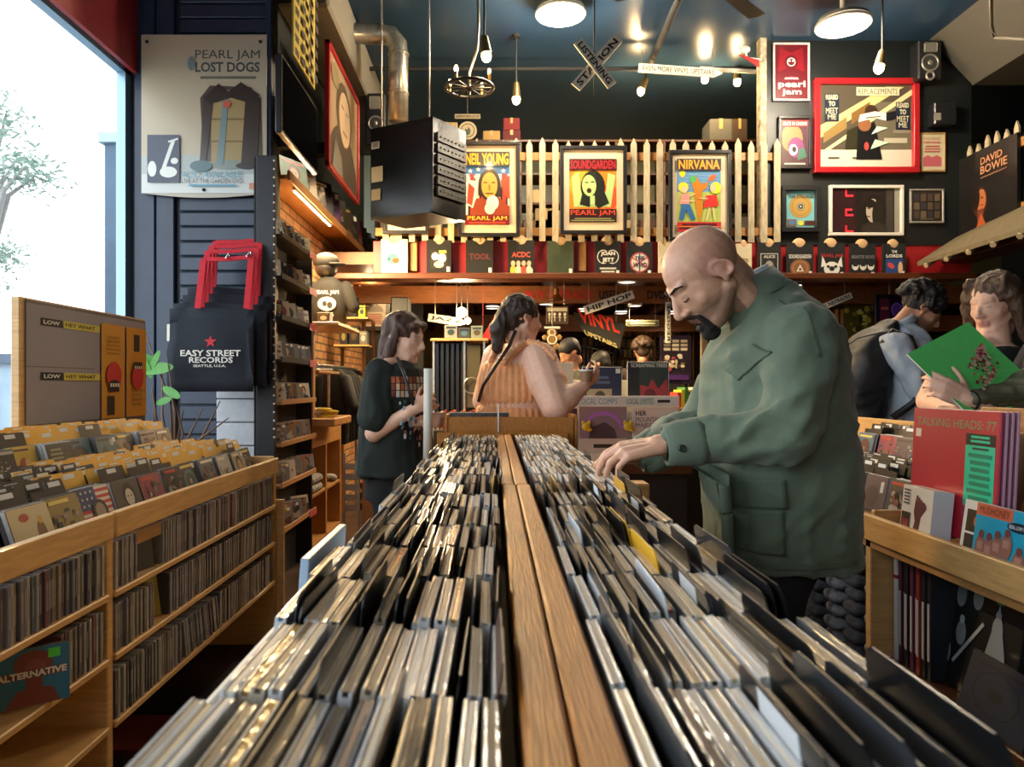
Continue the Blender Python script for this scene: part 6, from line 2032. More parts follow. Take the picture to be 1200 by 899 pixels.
M_WBOX = mat('box_white', hexc('#cfd0d8'), .45)
ralbum(1.074, 1.855, .935, .10, 'white box set with a dark footprint picture beside the COLDPLAY disc on the right cabinet', art_foot, d_=.05, w_=.135, body=M_WBOX, name='box_set', cat='box set')
ralbum(1.095, 1.635, .93, .14, 'white COLDPLAY album with two dark squares on the right cabinet', art_cold, w_=.15, body=PL[0])
ralbum(1.074, 1.55, .925, .14, 'turquoise MUDHONEY album with an orange banner on the right cabinet', art_mud, w_=.175, h_=.135, body=PL[0])
ralbum(1.078, 1.385, .92, .16, 'pale teal album at the right edge of the right cabinet', lambda A: (A.rect(0, 0, 1, 1, '#a8c4c0'), A.ell(.3, .3, .2, .2, '#5a4a4a'), A.rect(.1, .5, .2, .9, '#e0e0dc')), w_=.16, h_=.14, body=PL[0])
for k in range(4):
 if k == 0:
  ralbum(1.138, 1.82, .945, .05, 'crimson TALKING HEADS 77 LP with a turquoise sticker', art_th, w_=.34, h_=.315, d_=.006, name='record_album', cat='record', body=mat('sleeve_pink', hexc('#b8405a'), .4), rz=-math.pi / 2)
 else:
  lb = 'record sleeve tucked right behind the crimson TALKING HEADS LP'
  o = album((1.138 + .011 * k, 1.82 - .003 * k, .945), -math.pi / 2, .05, lb, art=lambda A: A.rect(0, 0, 1, 1, '#8a5a6a'), w_=.34, h_=.315, d_=.006, group='record sleeves behind the TALKING HEADS LP', name='record_album', cat='record', body=mat('sleeve_lilac', hexc('#b890a8'), .4))
ralbum(1.29, 1.67, .887, .08, 'dark brown LP with a large outlined R leaning on the pine board', art_r, w_=.315, h_=.315, name='record_album', cat='record', body=M_BLACKP)
ralbum(1.175, 1.46, .887, .06, 'plain pink LP at the very right edge in front of the brown one', lambda A: (A.rect(0, 0, 1, 1, '#b0405c'), A.rect(.1, .8, .2, .9, '#ddd8d0')), w_=.30, h_=.26, name='record_album', cat='record', body=M_BLACKP)
o = MB().bev(1.30, 1.325, 2.01, 2.04, .885, 1.02, .002).build('pink_sleeve', mat('pinkish_sleeve', hexc('#b89aa0'), .4)); tag(o, 'pale pink sleeve edge standing left of the TALKING HEADS LP', 'record')

# far CD bins behind the man
rr = random.Random(41)


def rtier(xf, zb, y0, ncol, depth, tname, lean, special={}):
 for c in range(ncol):
  y = y0 + c * .152
  x = xf + rr.uniform(0, .02)
  for k in range(rr.randint(2, 4)):
   if k == 0:
    lab, art = special.get(c, (None, None))
    album((x, y, zb), -math.pi / 2 + rr.uniform(-.05, .05), lean, lab or '%s album facing the aisle, %s of the %s' % (rr.choice(['dark', 'worn', 'plain']), COLN[c], tname), seed=900 + c * 3 + int(xf * 10), art=art, body=PL[2])
   else:
    kk = rr.choice([('grey', 0), ('black', 2), ('plum', 2), ('white', 0)])
    lb = '%s CDs behind the front album, %s of the %s' % (COREWORD[kk[0]], COLN[c], tname)
    put(CDP[kk], (x - .005, y, zb), (0, lean, 0), lb.replace('CDs', 'CD'), 'CD', lb, 'binned_cd')
   x += .0125
  while x < xf + depth:
   lb = 'black tabbed dividers, %s of the %s' % (COLN[c], tname)
   o = put(TABP[('black', rr.choice([0, 1, 2]))], (x, y, zb + rr.uniform(-.004, .006)), (0, 0, 0), lb.replace('dividers', 'divider'), 'divider', lb, 'tab_divider')
   o.rotation_euler = (Matrix.Rotation(-math.pi / 2, 4, 'Z') @ Matrix.Rotation(-lean, 4, 'X')).to_euler()
   x += rr.uniform(.02, .04)


rtier(1.30, .888, 2.20, 8, .24, 'lower bins by the green jacket', .2,
      {2: ('brown grey album facing the aisle beside the green jacket', lambda A: (A.rect(0, 0, 1, 1, '#5a4a48'), A.ell(.4, .4, .3, .3, '#4a3a38'), A.rect(.72, .55, .86, .85, '#c8c4bc')))})
rtier(1.62, .988, 2.30, 7, .15, 'raised bins by the green jacket', .22,
      {1: ('yellow album with black script in the raised right bins', lambda A: (A.rect(0, 0, 1, 1, '#c9bd6a'), A.line(.2, .6, .5, .9, .02, '#3a3420'), A.line(.5, .6, .8, .9, .02, '#3a3420'), A.text('THE CARS', .15, .15, .9, .32, '#2a2618', .02))),
       2: ('crowded figures album in the raised right bins', lambda A: (A.rect(0, 0, 1, 1, '#6a5048'), [A.figure(.15 + .2 * i, .1 * (i % 2), .5, .3, '#a88068', '#2a201c', PAL[i]) for i in range(5)]))})
# under the right bins: piles of rolled shirts
for c in range(5):
 y = 2.14 + c * .135
 for k in range(11):
  z = .381 + .044 * k
  if k > 9 and c != 0: continue
  col = 'pale printed' if (c % 2 == 0) else 'black printed'
  mb = MB(); mb.cap((XRF + .085, y, z + .024), (XRF + .30, y, z + .024), .024, .024, 10)
  for v in range(len(mb.v)):
   x_, y_, z_ = mb.v[v]; mb.v[v] = (x_ - .008 * (k % 2), y + (y_ - y) * 2.2, z + .022 + (z_ - z - .024) * .9)
  m_ = mat('rolled_pale', hexc('#b5bac4'), .9, noise=1, nscale=22, dark=hexc('#1a1c22')) if c % 2 == 0 else mat('rolled_black', hexc('#1a1b20'), .9, noise=1, nscale=26, dark=hexc('#6a6e78'))
  lb = '%s rolled shirts piled under the right cabinet, %s pile' % (col, ORD[c])
  tag(mb.build('rolled_shirt', m_), lb.replace('shirts', 'shirt'), 'shirt', lb)
# under-shelf records
ralbum(XRF + .12, 1.80, .551, .14, 'black and white LP of a band in stage smoke on the right lower shelf', lambda A: (
 A.rect(0, 0, 1, 1, '#15191c'), [A.ell(x, y, .06, .1, '#8a9094') for x, y in ((.15, .75), (.3, .75), (.5, .78), (.35, .45), (.2, .25), (.75, .6))], [A.ell(x, y + .11, .03, .035, '#b8bcc0') for x, y in ((.15, .75), (.3, .75), (.5, .78), (.35, .45), (.2, .25), (.75, .6))],
 A.poly([(.62, .25), (.75, .8), (.9, .3)], '#8f979c'), A.line(.3, .2, .6, .6, .03, '#b0b4b8'), A.ell(.75, .85, .07, .06, '#3f9a4a'), A.rect(.85, .9, .95, .97, '#c8ccd0')), w_=.315, h_=.315, name='record_album', cat='record', body=M_BLACKP)
ralbum(XRF + .05, 1.62, .551, .3, 'dark blue record with a round outline and a green sticker on the right lower shelf', lambda A: (A.rect(0, 0, 1, 1, '#16253c'), A.ring(.48, .5, .34, .34, .02, '#0a1220'), A.ell(.48, .5, .12, .1, '#0c1626'), A.bars(.1, .84, .9, .92, 1, '#0c1626'), A.rect(.86, .62, .98, .76, '#3fb84a')), w_=.22, h_=.15, name='record_album', cat='record', body=M_BLACKP)
rk = random.Random(77)
for k, (c, lab) in enumerate((('#d8d4d4', 'white box with a red band'), ('#4a1c34', 'purple'), ('#3a1830', 'dark purple'), ('#14151c', 'black'), ('#5a2440', 'maroon'), ('#101216', 'jet black'), ('#7a2a24', 'brick red'), ('#15181e', 'blue black'), ('#20222a', 'charcoal'))):
 y = 2.035 - k * .018
 hh = .30 if k else .305
 mb = MB(); mb.bev(XRF + .075 + .004 * (k % 3), XRF + .39, y - .008, y + .008, .551, .551 + hh, .001, col=hexc(c))
 if k == 0:
  mb.box(XRF + .0735, XRF + .30, y - .0085, y + .0085, .78, .79, col=hexc('#a82a3c'))
 else:
  mb.box(XRF + .0735 + .004 * (k % 3), XRF + .08 + .004 * (k % 3), y - .004, y + .004, .6, .75, col=hexc('#b8b0b4'))
 tag(mb.build('record_sleeve', mat('sleeve_attr', attr=True, rough=.4)), '%s sleeve standing spine-out on the right lower shelf' % lab, 'record')
ralbum(XRF + .24, 1.42, .551, .06, 'black LP with grey triangles at the back of the right lower shelf', lambda A: (A.rect(0, 0, 1, 1, '#0e0f12'), [A.poly([(.1 + .2 * i, .1 + .2 * j), (.28 + .2 * i, .1 + .2 * j), (.19 + .2 * i, .26 + .2 * j)], '#26282e') for i in range(4) for j in range(4)]), w_=.315, h_=.315, name='record_album', cat='record', body=M_BLACKP)

# ================================================================== MIDDLE DISTANCE
# stand of local records
Y = 4.8
st = empty('record_stand', (PX(730, Y), Y, 0), 'white tiered stand of local records beyond the CD rack', 'display stand')
mb = MB(); mb.bev(PX(640, Y), PX(800, Y), Y + .02, Y + .5, .80, PZ(531, Y), .006); mb.build('base', M_WHITEP, st)
mb = MB(); mb.bev(PX(640, Y), PX(797, Y), Y + .10, Y + .12, PZ(531, Y), PZ(463, Y) - .02, .003); mb.build('front_riser', M_WHITEP, st)
mb = MB(); mb.bev(PX(655, Y), PX(797, Y), Y + .02, Y + .03, PZ(477, Y), PZ(464, Y), .002); mb.build('header_strip', M_WHITEP, st)
mb = MB(); mb.bev(PX(640, Y), PX(797, Y), Y + .36, Y + .38, PZ(531, Y), PZ(445, Y), .003); mb.build('rear_riser', M_WHITEP, st)
A = Art((PX(676, Y), Y + .0195, PZ(475.5, Y)), UX * (PX(790, Y) - PX(676, Y)), UZ * (10 / F * Y), .0006, None)
A.text('LOCAL COMPS', .02, .15, .42, .85, '#3a93a8', .02); A.text('LOCAL LIMITED', .52, .15, .8, .85, '#2a8f86', .02); A.bars(.82, .2, .98, .8, 1, '#2a2a2a'); A.build('lettering', st, M_PRINTM)
mb = MB(); mb.box(PX(655, Y), PX(812, Y), Y + .02, Y + .5, PZ(556, Y), .80); mb.build('plinth_top', mat('mahogany', hexc('#3a1712'), .35), st)
mb = MB(); mb.box(PX(660, Y), PX(808, Y), Y + .06, Y + .5, 0, PZ(556, Y)); mb.build('plinth', M_DARK, st)


def lp(px0, px1, pyt, Yq, label, art, h=None, pyb=None, name='record_album', body=None):
 x0, x1 = PX(px0, Yq), PX(px1, Yq); zt = PZ(pyt, Yq); zb = PZ(pyb, Yq) if pyb else zt - (x1 - x0)
 r = empty(name, ((x0 + x1) / 2, Yq, zb), label, 'record')
 MB().bev(x0, x1, Yq, Yq + .006, zb, zt, .001).build('sleeve', body or M_WHITEP, r)
 A = Art((x0 + .004, Yq - .0003, zb + .004), UX * (x1 - x0 - .008), UZ * (zt - zb - .008), .0005, None); art(A); A.build('print', r)
 return r


lp(735, 784, 424, 5.02, 'dark green and red SCREAMING TREES LP on the upper tier', lambda A: (A.rect(0, 0, 1, 1, '#2c3d38'), A.rect(0, 0, .28, 1, '#20242c'), A.rect(.28, .86, 1, 1, '#3a4a44'), A.text('SCREAMING TREES', .08, .88, .97, .97, '#d8d4c8', .03), A.poly([(.3, 0), (.3, .45), (.5, .4), (.6, .6), (.75, .35), (.95, .6), (1, .3), (1, 0)], '#a03a44'), A.ell(.55, .2, .15, .15, '#6a2a34')))
lp(682, 729, 430, 5.02, 'dark blue LP with a pale panel on the upper tier', lambda A: (A.rect(0, 0, 1, 1, '#28304c'), A.rect(.1, .0, .75, .45, '#a89a80'), A.ell(.45, .2, .15, .2, '#4a4438'), A.bars(.15, .55, .7, .8, 2, '#5a6484'), A.rect(.85, .85, .97, .97, '#d8d4c8')))
lp(632, 672, 425, 5.02, 'plain cream LP seen beyond the orange dress', lambda A: (A.rect(0, 0, 1, 1, '#c9c0ac'), A.rect(.05, .3, .4, .6, '#b8ae98')))
lp(678, 735, 475, 4.86, 'lilac LP with glowing purple arch on the lower tier', lambda A: (A.rect(0, 0, 1, 1, '#8a7480'), A.rect(0, 0, 1, .3, '#c9bcae'), A.ell(.5, .5, .42, .38, '#a868c0', 24, 0, 180), A.ell(.5, .48, .36, .32, '#84707c', 24, 0, 180), A.poly([(.2, .3), (.25, .55), (.4, .6), (.55, .65), (.75, .5), (.8, .3)], '#4a3c48'), A.rect(.3, .1, .7, .18, '#3a3230')), pyb=531)
lp(741, 796, 477, 4.86, 'white HER MOUNTAIN MAJESTY LP on the lower tier', lambda A: (A.rect(0, 0, 1, 1, '#cfc4c0'), A.text('HER', .06, .82, .3, .93, '#2a2426', .03), A.text('MOUNTAIN', .06, .68, .65, .79, '#2a2426', .03), A.text('MAJESTY', .06, .54, .56, .65, '#2a2426', .03), A.ell(.75, .3, .15, .12, '#b8a8a4')), pyb=531)
lp(652, 677, 478, 4.86, 'pink and dark LP at the left of the lower tier', lambda A: (A.rect(0, 0, 1, 1, '#4a2c3c'), A.rect(0, .1, .5, .8, '#b86a84')), pyb=531)
for i, px in enumerate((687, 736)):
 q = P(px, 500, 4.84); mb = MB(); mb.ell(q, (.03, .012, .03)).ell(q + Vector((-.02, 0, .028)), (.012, .008, .014)).ell(q + Vector((.02, 0, .028)), (.012, .008, .014)).cyl(q, q + Vector((0, .02, -.0)), .01).ell(q + Vector((.02, 0, -.02)), (.02, .01, .015))
 tag(mb.build('yellow_creature', mat('toy_yellow', hexc('#d8b82f'), .5)), 'small yellow creature cut-out at the %s end of the lilac LP' % ('left', 'right')[i], 'ornament')
# crate and red-brown furniture behind the man's hand
o = MB().bev(PX(737, 2.55), PX(758, 2.55), 2.5, 2.6, .6, PZ(565, 2.55), .004).build('wooden_block', M_MAPLE); tag(o, 'pale wooden block end beside the rack behind the hands', 'block')
o = MB().bev(PX(737, 2.55) , PX(758, 2.55), 2.5, 2.6, 0, .6, .004).build('block_stand', M_DARK); tag(o, 'dark stand carrying the pale wooden block', 'stand')

# left: black drapes, olive panel, shelf, racks
Y = 6.4
dr = empty('drape_rack', (PX(536, Y), Y, 0), 'tall black hanging poster panels under a shelf at the back left', 'display rack')
for k in range(7):
 x = PX(510, Y) + k * .045
 MB().bev(x, x + .035, Y, Y + .3, .62, PZ(402, Y), .006).build('black_panel', mat('satin_black', hexc('#15171a'), .3), dr)
MB().bev(PX(544, Y), PX(563, Y), Y - .01, Y, PZ(478, Y), PZ(404, Y), .003).build('olive_panel', mat('olive_board', hexc('#55503a'), .6), dr)
MB().bev(PX(505, Y), PX(572, Y), Y - .05, Y + .35, PZ(400, Y), PZ(397, Y), .003).build('shelf', M_MAPLE, dr)
MB().torus((PX(553, Y), Y - .03, PZ(452, Y)), .07, .006, (0, 1, 0)).build('hoop', M_STEEL, dr)
for px in (507, 543, 566):
 MB().bev(PX(px, Y), PX(px, Y) + .02, Y - .02, Y, 0, PZ(400, Y), .002).build('upright', M_STEEL, dr)
small_box(521, 381, 536, 396.5, 6.4, .05, '#8f9088', 'grey framed picture on the shelf above the black panels', 'small_frame', 'picture')
small_box(537, 384, 551, 396.5, 6.4, .05, '#3a3a38', 'dark framed picture on the shelf above the black panels', 'small_frame', 'picture')
small_box(552, 382, 566, 396.5, 6.4, .05, '#7a8a78', 'pale green picture at the right end of the shelf above the black panels', 'small_frame', 'picture')
for k in range(14):
 x = PX(512, 6.1) + k * .027; c = rk.choice(['#a84a34', '#7a2a24', '#c8a88a', '#3a2a28', '#b86a4a'])
 o = MB().bev(x, x + .02, 6.1, 6.3, .95, 1.09 + .01 * (k % 3), .001).build('rack_record', mat('rk' + c[1:], hexc(c), .5)); tag(o, 'reddish record in the low rack between the two women', 'record', 'reddish records in the low rack between the women')
o = MB().bev(PX(508, 6.1), PX(570, 6.1), 6.08, 6.34, .0, .945, .004).build('low_rack', M_DARK); tag(o, 'low black rack under the reddish records', 'rack')
mb = MB(); mb.prism([(0, 0), (.42, 0), (.16, .26)], P(563, 398, 6.9), UX, UZ, .012); mb.cyl(P(566, 397, 6.9), P(566, 326, 6.97), .0015); tag(mb.build("red_banner", M_RED), 'red triangular banner above the orange dress', 'banner')
# dark upright cabinet at the far left under the loft
o = MB().bev(PX(458, 7.3), PX(478, 7.3), 7.3, 7.6, 0, PZ(348, 7.3), .01).build('column_black', M_BLK); tag(o, kind='structure')

# signs under the loft
r = empty('beam_sign', (PX(700, 8.1), 8.13, 2.35), 'painted words BUY TRADE USED CD DVDS along the wooden beam', 'sign')
A = Art((PX(612, 8.13), 8.147, 2.27), UX * (PX(800, 8.13) - PX(612, 8.13)), UZ * .14, .0008, None)
A.text('BUY & TRADE', .02, .15, .44, .85, '#a8281f', .03); A.text('USED CD', .48, .15, .70, .85, '#241810', .03); A.text('DVDS &', .78, .15, .98, .85, '#241810', .03); A.build('lettering', r, M_PRINTM)


def hang(r, pts, zt=2.5):
 for q in pts:
  MB().cyl(q, (q.x, q.y, zt), .003, n=6).build('wire', M_STEEL, r)


r = empty('vinyl_sign', P(702, 385, 8.0), 'tilted dark sign reading VINYL in red over UPSTAIRS in yellow', 'sign')
a, b, c, d_ = P(672, 366, 8.0), P(733, 380, 8.0), P(726, 409, 8.0), P(683, 389, 8.0)
mb = MB(); q = Vector((0, .02, 0)); mb.add([a, b, c, d_, a + q, b + q, c + q, d_ + q], [(3, 2, 1, 0), (4, 5, 6, 7), (0, 1, 5, 4), (1, 2, 6, 5), (2, 3, 7, 6), (3, 0, 4, 7)]); mb.build('board', mat('sign_dark_green', hexc('#26281e'), .6), r)
u = (P(733, 382, 8.0) - P(676, 366, 8.0)); A = Art(P(682, 384, 7.995), u * .86, Vector((-.06, 0, .22)), .001, None)
A.text('VINYL', .0, .25, .95, .98, '#e8402a', .03); A.build('lettering', r, M_PRINTM)
u = P(726, 405, 8) - P(686, 388, 8); A = Art(P(686, 393, 7.993), u, Vector((-.02, 0, .07)), .001, None); A.text('UPSTAIRS', .0, .1, .95, .9, '#c8bc78', .03); A.build('small_lettering', r, M_PRINTM)
hang(r, [P(690, 371, 8.01), P(722, 378, 8.01)])
r = empty('genre_sign', P(713, 353, 7.7), 'cream arrow board reading HIP HOP under the loft', 'sign')
plank(742, 345, 684, 364, 7.7, 9, '', 'board', r) if False else None
pb = plank(685, 364, 742, 345, 7.7, 10, 'HIP HOP', 'board', r); hang(r, [P(735, 347, 7.71)])
r = empty('genre_sign', P(525, 375, 7.7), 'cream arrow board reading JAZZ under the loft', 'sign')
plank(502, 372, 548, 379, 7.7, 9, 'JAZZ', 'board', r, tip=True); hang(r, [P(510, 372, 7.71), P(535, 376, 7.71)])
r = empty('genre_sign', P(783, 378, 7.7), 'narrow vertical cream board reading REGGAE under the loft', 'sign')
plank(783, 402, 783, 354, 7.7, 6, 'REGGAE', 'board', r); hang(r, [P(783, 355, 7.71)])
r = empty('genre_sign', P(978, 352, 7.7), 'cream board reading SOUNDTRACKS behind the green jacket', 'sign')
plank(959, 362, 997, 346, 7.7, 7, 'SOUNDTRACKS', 'board', r); hang(r, [P(990, 348, 7.71)])
r = empty('skeleton_sign', P(652, 368, 7.4), 'small wooden sign with a row of white skeleton figures hanging from a lamp', 'sign')
q0, q1 = P(640, 380, 7.4), P(666, 359, 7.4)
MB().bev(q0.x, q1.x, 7.4, 7.41, q0.z, q1.z, .003).build('board', mat('sign_brown', hexc('#3a2a1a'), .6), r)
A = Art(Vector((q0.x, 7.398, q0.z)), UX * (q1.x - q0.x), UZ * (q1.z - q0.z), .001, None); A.rect(.05, .72, .95, .92, '#b8ae94')
for i in range(4):
 A.ell(.15 + .23 * i, .55, .06, .09, '#d0c8b4'); A.line(.15 + .23 * i, .5, .15 + .23 * i, .15, .03, '#d0c8b4'); A.line(.08 + .23 * i, .4, .22 + .23 * i, .36, .025, '#d0c8b4')
A.build('print', r, M_PRINTM); hang(r, [P(645, 359, 7.405), P(661, 359, 7.405)])
r = empty('hanging_lamp', P(652, 350, 7.45), 'small tin lamp shade hanging from the header beam', 'lamp')
q = P(652, 352, 7.6); MB().cyl(q, q + Vector((0, 0, .06)), .09, .03, 18).cyl(q + Vector((0, 0, .06)), q + Vector((0, 0, .12)), .025).build('shade', M_BRASS, r); MB().cyl(q + Vector((0, 0, .12)), (q.x, q.y, 2.47), .005).build('cord', M_DARK, r)
r = empty('gingerbread_sign', P(647, 400, 7.3), 'brown gingerbread figure ornament with white icing above the records', 'ornament')
q = P(647, 398, 7.3); mb = MB()
for dx, dz, rr_ in ((0, .07, .05), (0, 0, .055), (-.07, .02, .03), (.07, .02, .03), (-.04, -.07, .035), (.04, -.07, .035)):
 mb.ell(q + Vector((dx, 0, dz)), (rr_, .012, rr_))
mb.build('figure', mat('gingerbread', hexc('#8a6a34'), .6), r)
mb = MB(); mb.torus(q + Vector((0, -.012, .0)), .045, .006, (0, 1, 0)); mb.torus(q + Vector((0, -.012, .07)), .03, .005, (0, 1, 0)); mb.box(q.x - .08, q.x + .08, 7.28, 7.29, q.z + .11, q.z + .13); mb.build('icing', M_WHITEP, r)
hang(r, [q + Vector((0, .004, .11))], 2.6)
r = empty('archive_sign', P(752, 378, 9.0), 'dark plaque with a pale rim hanging beyond the REGGAE board', 'sign')
q0, q1 = P(733, 383, 9.0), P(773, 375, 9.0); MB().bev(q0.x, q1.x, 9, 9.02, q0.z, q1.z, .01).build('board', mat('plaque_olive', hexc('#4a4a34'), .5), r)
A = Art(Vector((q0.x, 8.998, q0.z)), UX * (q1.x - q0.x), UZ * (q1.z - q0.z), .001, None); A.rect(.02, .1, .98, .9, '#7a7a5c'); A.rect(.04, .2, .96, .8, '#2a2c22'); A.bars(.12, .3, .88, .7, 1, '#8a8a6c'); A.build('lettering', r, M_PRINTM); hang(r, [Vector((q0.x + .05, 9.01, q1.z)), Vector((q1.x - .05, 9.01, q1.z))], 2.47)

# recessed lights under the loft
def downlight(px, py, z=2.455, power=16, label=''):
 Yq = F * (z - EYE) / (452 - py); x = PX(px, Yq)
 r = empty('downlight', (x, Yq, z - .02), label, 'lamp')
 MB().torus((x, Yq, z - .01), .085, .012, (0, 0, 1), 20, 6).build('trim_ring', M_WHITEP, r)
 MB().cyl((x, Yq, z - .014), (x, Yq, z + .01), .078, n=20).build('lens', M_BULBW, r)
 MB().cyl((x, Yq, z + .011), (x, Yq, 2.5), .075, n=16).build('can', M_DARK, r)
 lamp('downlight_light', 'SPOT', (x, Yq, z - .04), power * 1.7 * PW, (1, .70, .38), .06, (0, 0, 0), 2.7, .7)


for px, py, pw, lb in ((522, 327, 26, 'round recessed light over the girl in the black T-shirt'), (735, 329, 26, 'round recessed light above the HIP HOP board'), (930, 336, 26, 'round recessed light right of the green jacket shoulder'),
                       (527, 352, 20, 'small recessed light above the JAZZ board'), (577, 360, 24, 'small recessed light left of the ponytail'), (640, 355, 24, 'small recessed light right of the ponytail'), (685, 363, 20, 'small recessed light at the left tip of the HIP HOP board'), (744, 357, 24, 'small recessed light left of the REGGAE board')):
 downlight(px, py, 2.355 if py < 340 else 2.32, pw, lb)
downlight(728, 366, 2.32, 30, 'far recessed light over the left half of the back wall shelving')
downlight(790, 366, 2.32, 30, 'far recessed light over the right half of the back wall shelving')
r = empty('globe_lamp', P(541, 372, 7.6), 'cluster of bright glass globe lamps behind the JAZZ board', 'lamp')
for i, (px, py, rr_) in enumerate(((541, 366, .055), (548, 376, .035))):
 q = P(px, py, 7.8); MB().ell(q, (rr_, rr_, rr_)).build('globe', M_BULB, r); MB().cyl(q, (q.x, q.y, 2.5), .005).build('stem', M_DARK, r)
lamp('globe_lamp_light', 'POINT', P(541, 366, 7.8) + Vector((0, -.12, -.02)), 28 * PW, WARM, .05)

# back of the shop
bk = empty('media_shelving', (PX(750, 12.6), 12.8, 0), 'tall shelving full of discs against the back wall', 'shelving')
X0, X1 = PX(722, 12.6), PX(812, 12.6)
for i in range(8):
 MB().bev(X0, X1, 12.6, 12.9, .9 + i * .18, .915 + i * .18, .002).build('shelf', M_MAPLE2, bk)
for x in (X0 - .02, (X0 + X1) / 2, X1):
 MB().bev(x, x + .02, 12.6, 12.9, 0, 2.25, .002).build('upright', M_MAPLE, bk)
MB().box(X0, X1, 12.9, 12.93, 0, 2.25).build('back_panel', M_DKWOOD, bk)
rq = random.Random(6)
for i in range(2, 8):
 x = X0 + .02
 while x < X1 - .05:
  if abs(x - (X0 + X1) / 2) < .05:
   x += .04
  w_ = rq.uniform(.03, .06); c = rq.choice(['#c8b070', '#e0cc94', '#8a7a4c', '#5a4a34', '#b89a5c', '#3a4a5a', '#a8844c'])
  o = MB().bev(x, x + w_ - .004, 12.62, 12.8, .916 + i * .18, .916 + i * .18 + rq.uniform(.12, .15), .001).build('boxed_disc', mat('bd' + c[1:], hexc(c), .6))
  tag(o, 'disc box in the %s shelf of the back wall shelving' % ORD[i], 'disc', 'disc boxes in the %s shelf of the back wall' % ORD[i]); x += w_
# stair railing
rl_ = empty('stair_railing', (PX(690, 10.8), 10.8, 0), 'black metal stair railing in the dim back of the shop', 'railing')
mb = MB()
for k in range(14):
 x = PX(655, 10.8) + k * .062
 mb.cyl((x, 10.8, .9), (x, 10.8, 2.15 - k * .03), .008, n=6)
for zz in (1.3, 1.6, 1.9):
 mb.cyl((PX(655, 10.8), 10.8, zz + .1), (PX(718, 10.8), 10.8, zz - .1), .01, n=6)
mb.build('bars', M_BLACKP, rl_)
MB().box(PX(655, 10.8), PX(720, 10.8), 10.78, 10.84, 0, .9).build('base', M_DKWOOD, rl_)
for i in range(5):
 for j in range(9):
  x = PX(662, 12.2) + j * .1; c = rq.choice(['#6a4a2c', '#8a7040', '#3a2c22', '#5a3a28'])
  o = MB().bev(x, x + .07, 12.2, 12.35, 1.2 + i * .2, 1.33 + i * .2, .001).build('boxed_disc', mat('bd' + c[1:], hexc(c), .6)); tag(o, 'dim disc box seen behind the stair railing', 'disc', 'dim disc boxes behind the stair railing')
o = MB(); 
for i in range(6):
 o.bev(PX(658, 12.2), PX(720, 12.2), 12.2, 12.4, 1.18 + i * .2, 1.2 + i * .2, .002)
o.box(PX(658, 12.2), PX(720, 12.2), 12.4, 12.42, 0, 2.3)
tag(o.build('dim_shelving', M_DKWOOD), 'dim shelving behind the stair railing', 'shelving')
# poster case with collage
r = empty('poster_case', P(793, 450, 8.1), 'tall dark purple framed collage of posters by the pine post', 'poster')
x0, x1, z1, z0 = PX(774, 8.1), PX(810, 8.1), PZ(393, 8.1), PZ(450, 8.1)
MB().bev(x0, x1, 8.1, 8.13, z0, z1, .006).build('frame', mat('purple_frame', hexc('#2a1c38'), .4), r)
MB().box(x0 + .1, x1 - .1, 8.1, 8.14, 0, z0).build('stand', M_DARK, r)
A = Art((x0 + .02, 8.098, z0 + .02), UX * (x1 - x0 - .04), UZ * (z1 - z0 - .04), .0008, '#2a2030')
for i in range(3):
 for j in range(3):
  A.rect(.05 + .31 * i, .7 - .0 + .09 * j - .0, .3 + .31 * i, .76 + .09 * j, rq.choice(['#b8ae9a', '#8a8474', '#d8d0b8']))
for i in range(26):
 x, y = rq.uniform(.05, .8), rq.uniform(.2, .62); A.ell(x, y, rq.uniform(.04, .12), rq.uniform(.02, .06), rq.choice(['#c8b89a', '#a84a54', '#3a3430', '#e0d8c0', '#7a6a3a']), 8)
A.rect(.05, .05, .95, .16, '#4a2a6a'); A.build('print', r)
mb = MB()
for x_ in (PX(822, 9), PX(850, 9)):
 mb.bev(x_, x_ + .08, 9, 9.06, 0, PZ(396, 9), .004)
mb.bev(PX(822, 9), PX(850, 9) + .08, 9, 9.06, PZ(396, 9), PZ(388, 9), .004)
fr = mb.build('door_1', M_CREAM); tag(fr, kind='structure')
MB().box(PX(829, 9.04), PX(850, 9.04), 9.04, 9.07, 0, PZ(396, 9)).build('door_leaf', M_DARK, fr)
# little counter of bright goods under the poster case
o = MB().bev(PX(790, 5.6), PX(840, 5.6), 5.6, 6.0, PZ(492, 5.6), PZ(478, 5.6), .004).build('goods_counter', M_PINE); tag(o, 'pine counter beyond the green jacket collar, carrying bright sleeves', 'counter')
o = MB().bev(PX(792, 5.6), PX(840, 5.6), 5.62, 6.0, 0, PZ(492, 5.6), .004).build('counter_base', M_DARK); tag(o, 'dark base below the pine counter', 'counter base')
for k in range(9):
 px = 794 + k * 4.4; c = ['#c8382c', '#d8c83a', '#4a8a3a', '#3a3028', '#c8a23a', '#e0d8c0', '#a8482c', '#2a2a2a', '#7a5a34'][k]
 o = MB().bev(PX(px, 5.65), PX(px + 4, 5.65), 5.65, 5.9, PZ(478, 5.6) + .001, PZ(460 - (k % 3) * 3, 5.65), .001).build('bright_sleeve', mat('bs' + c[1:], hexc(c), .5)); tag(o, ['red', 'yellow', 'green', 'dark brown', 'amber', 'cream', 'rust', 'black', 'tan'][k] + ' sleeve standing on the pine counter beyond the jacket', 'record')

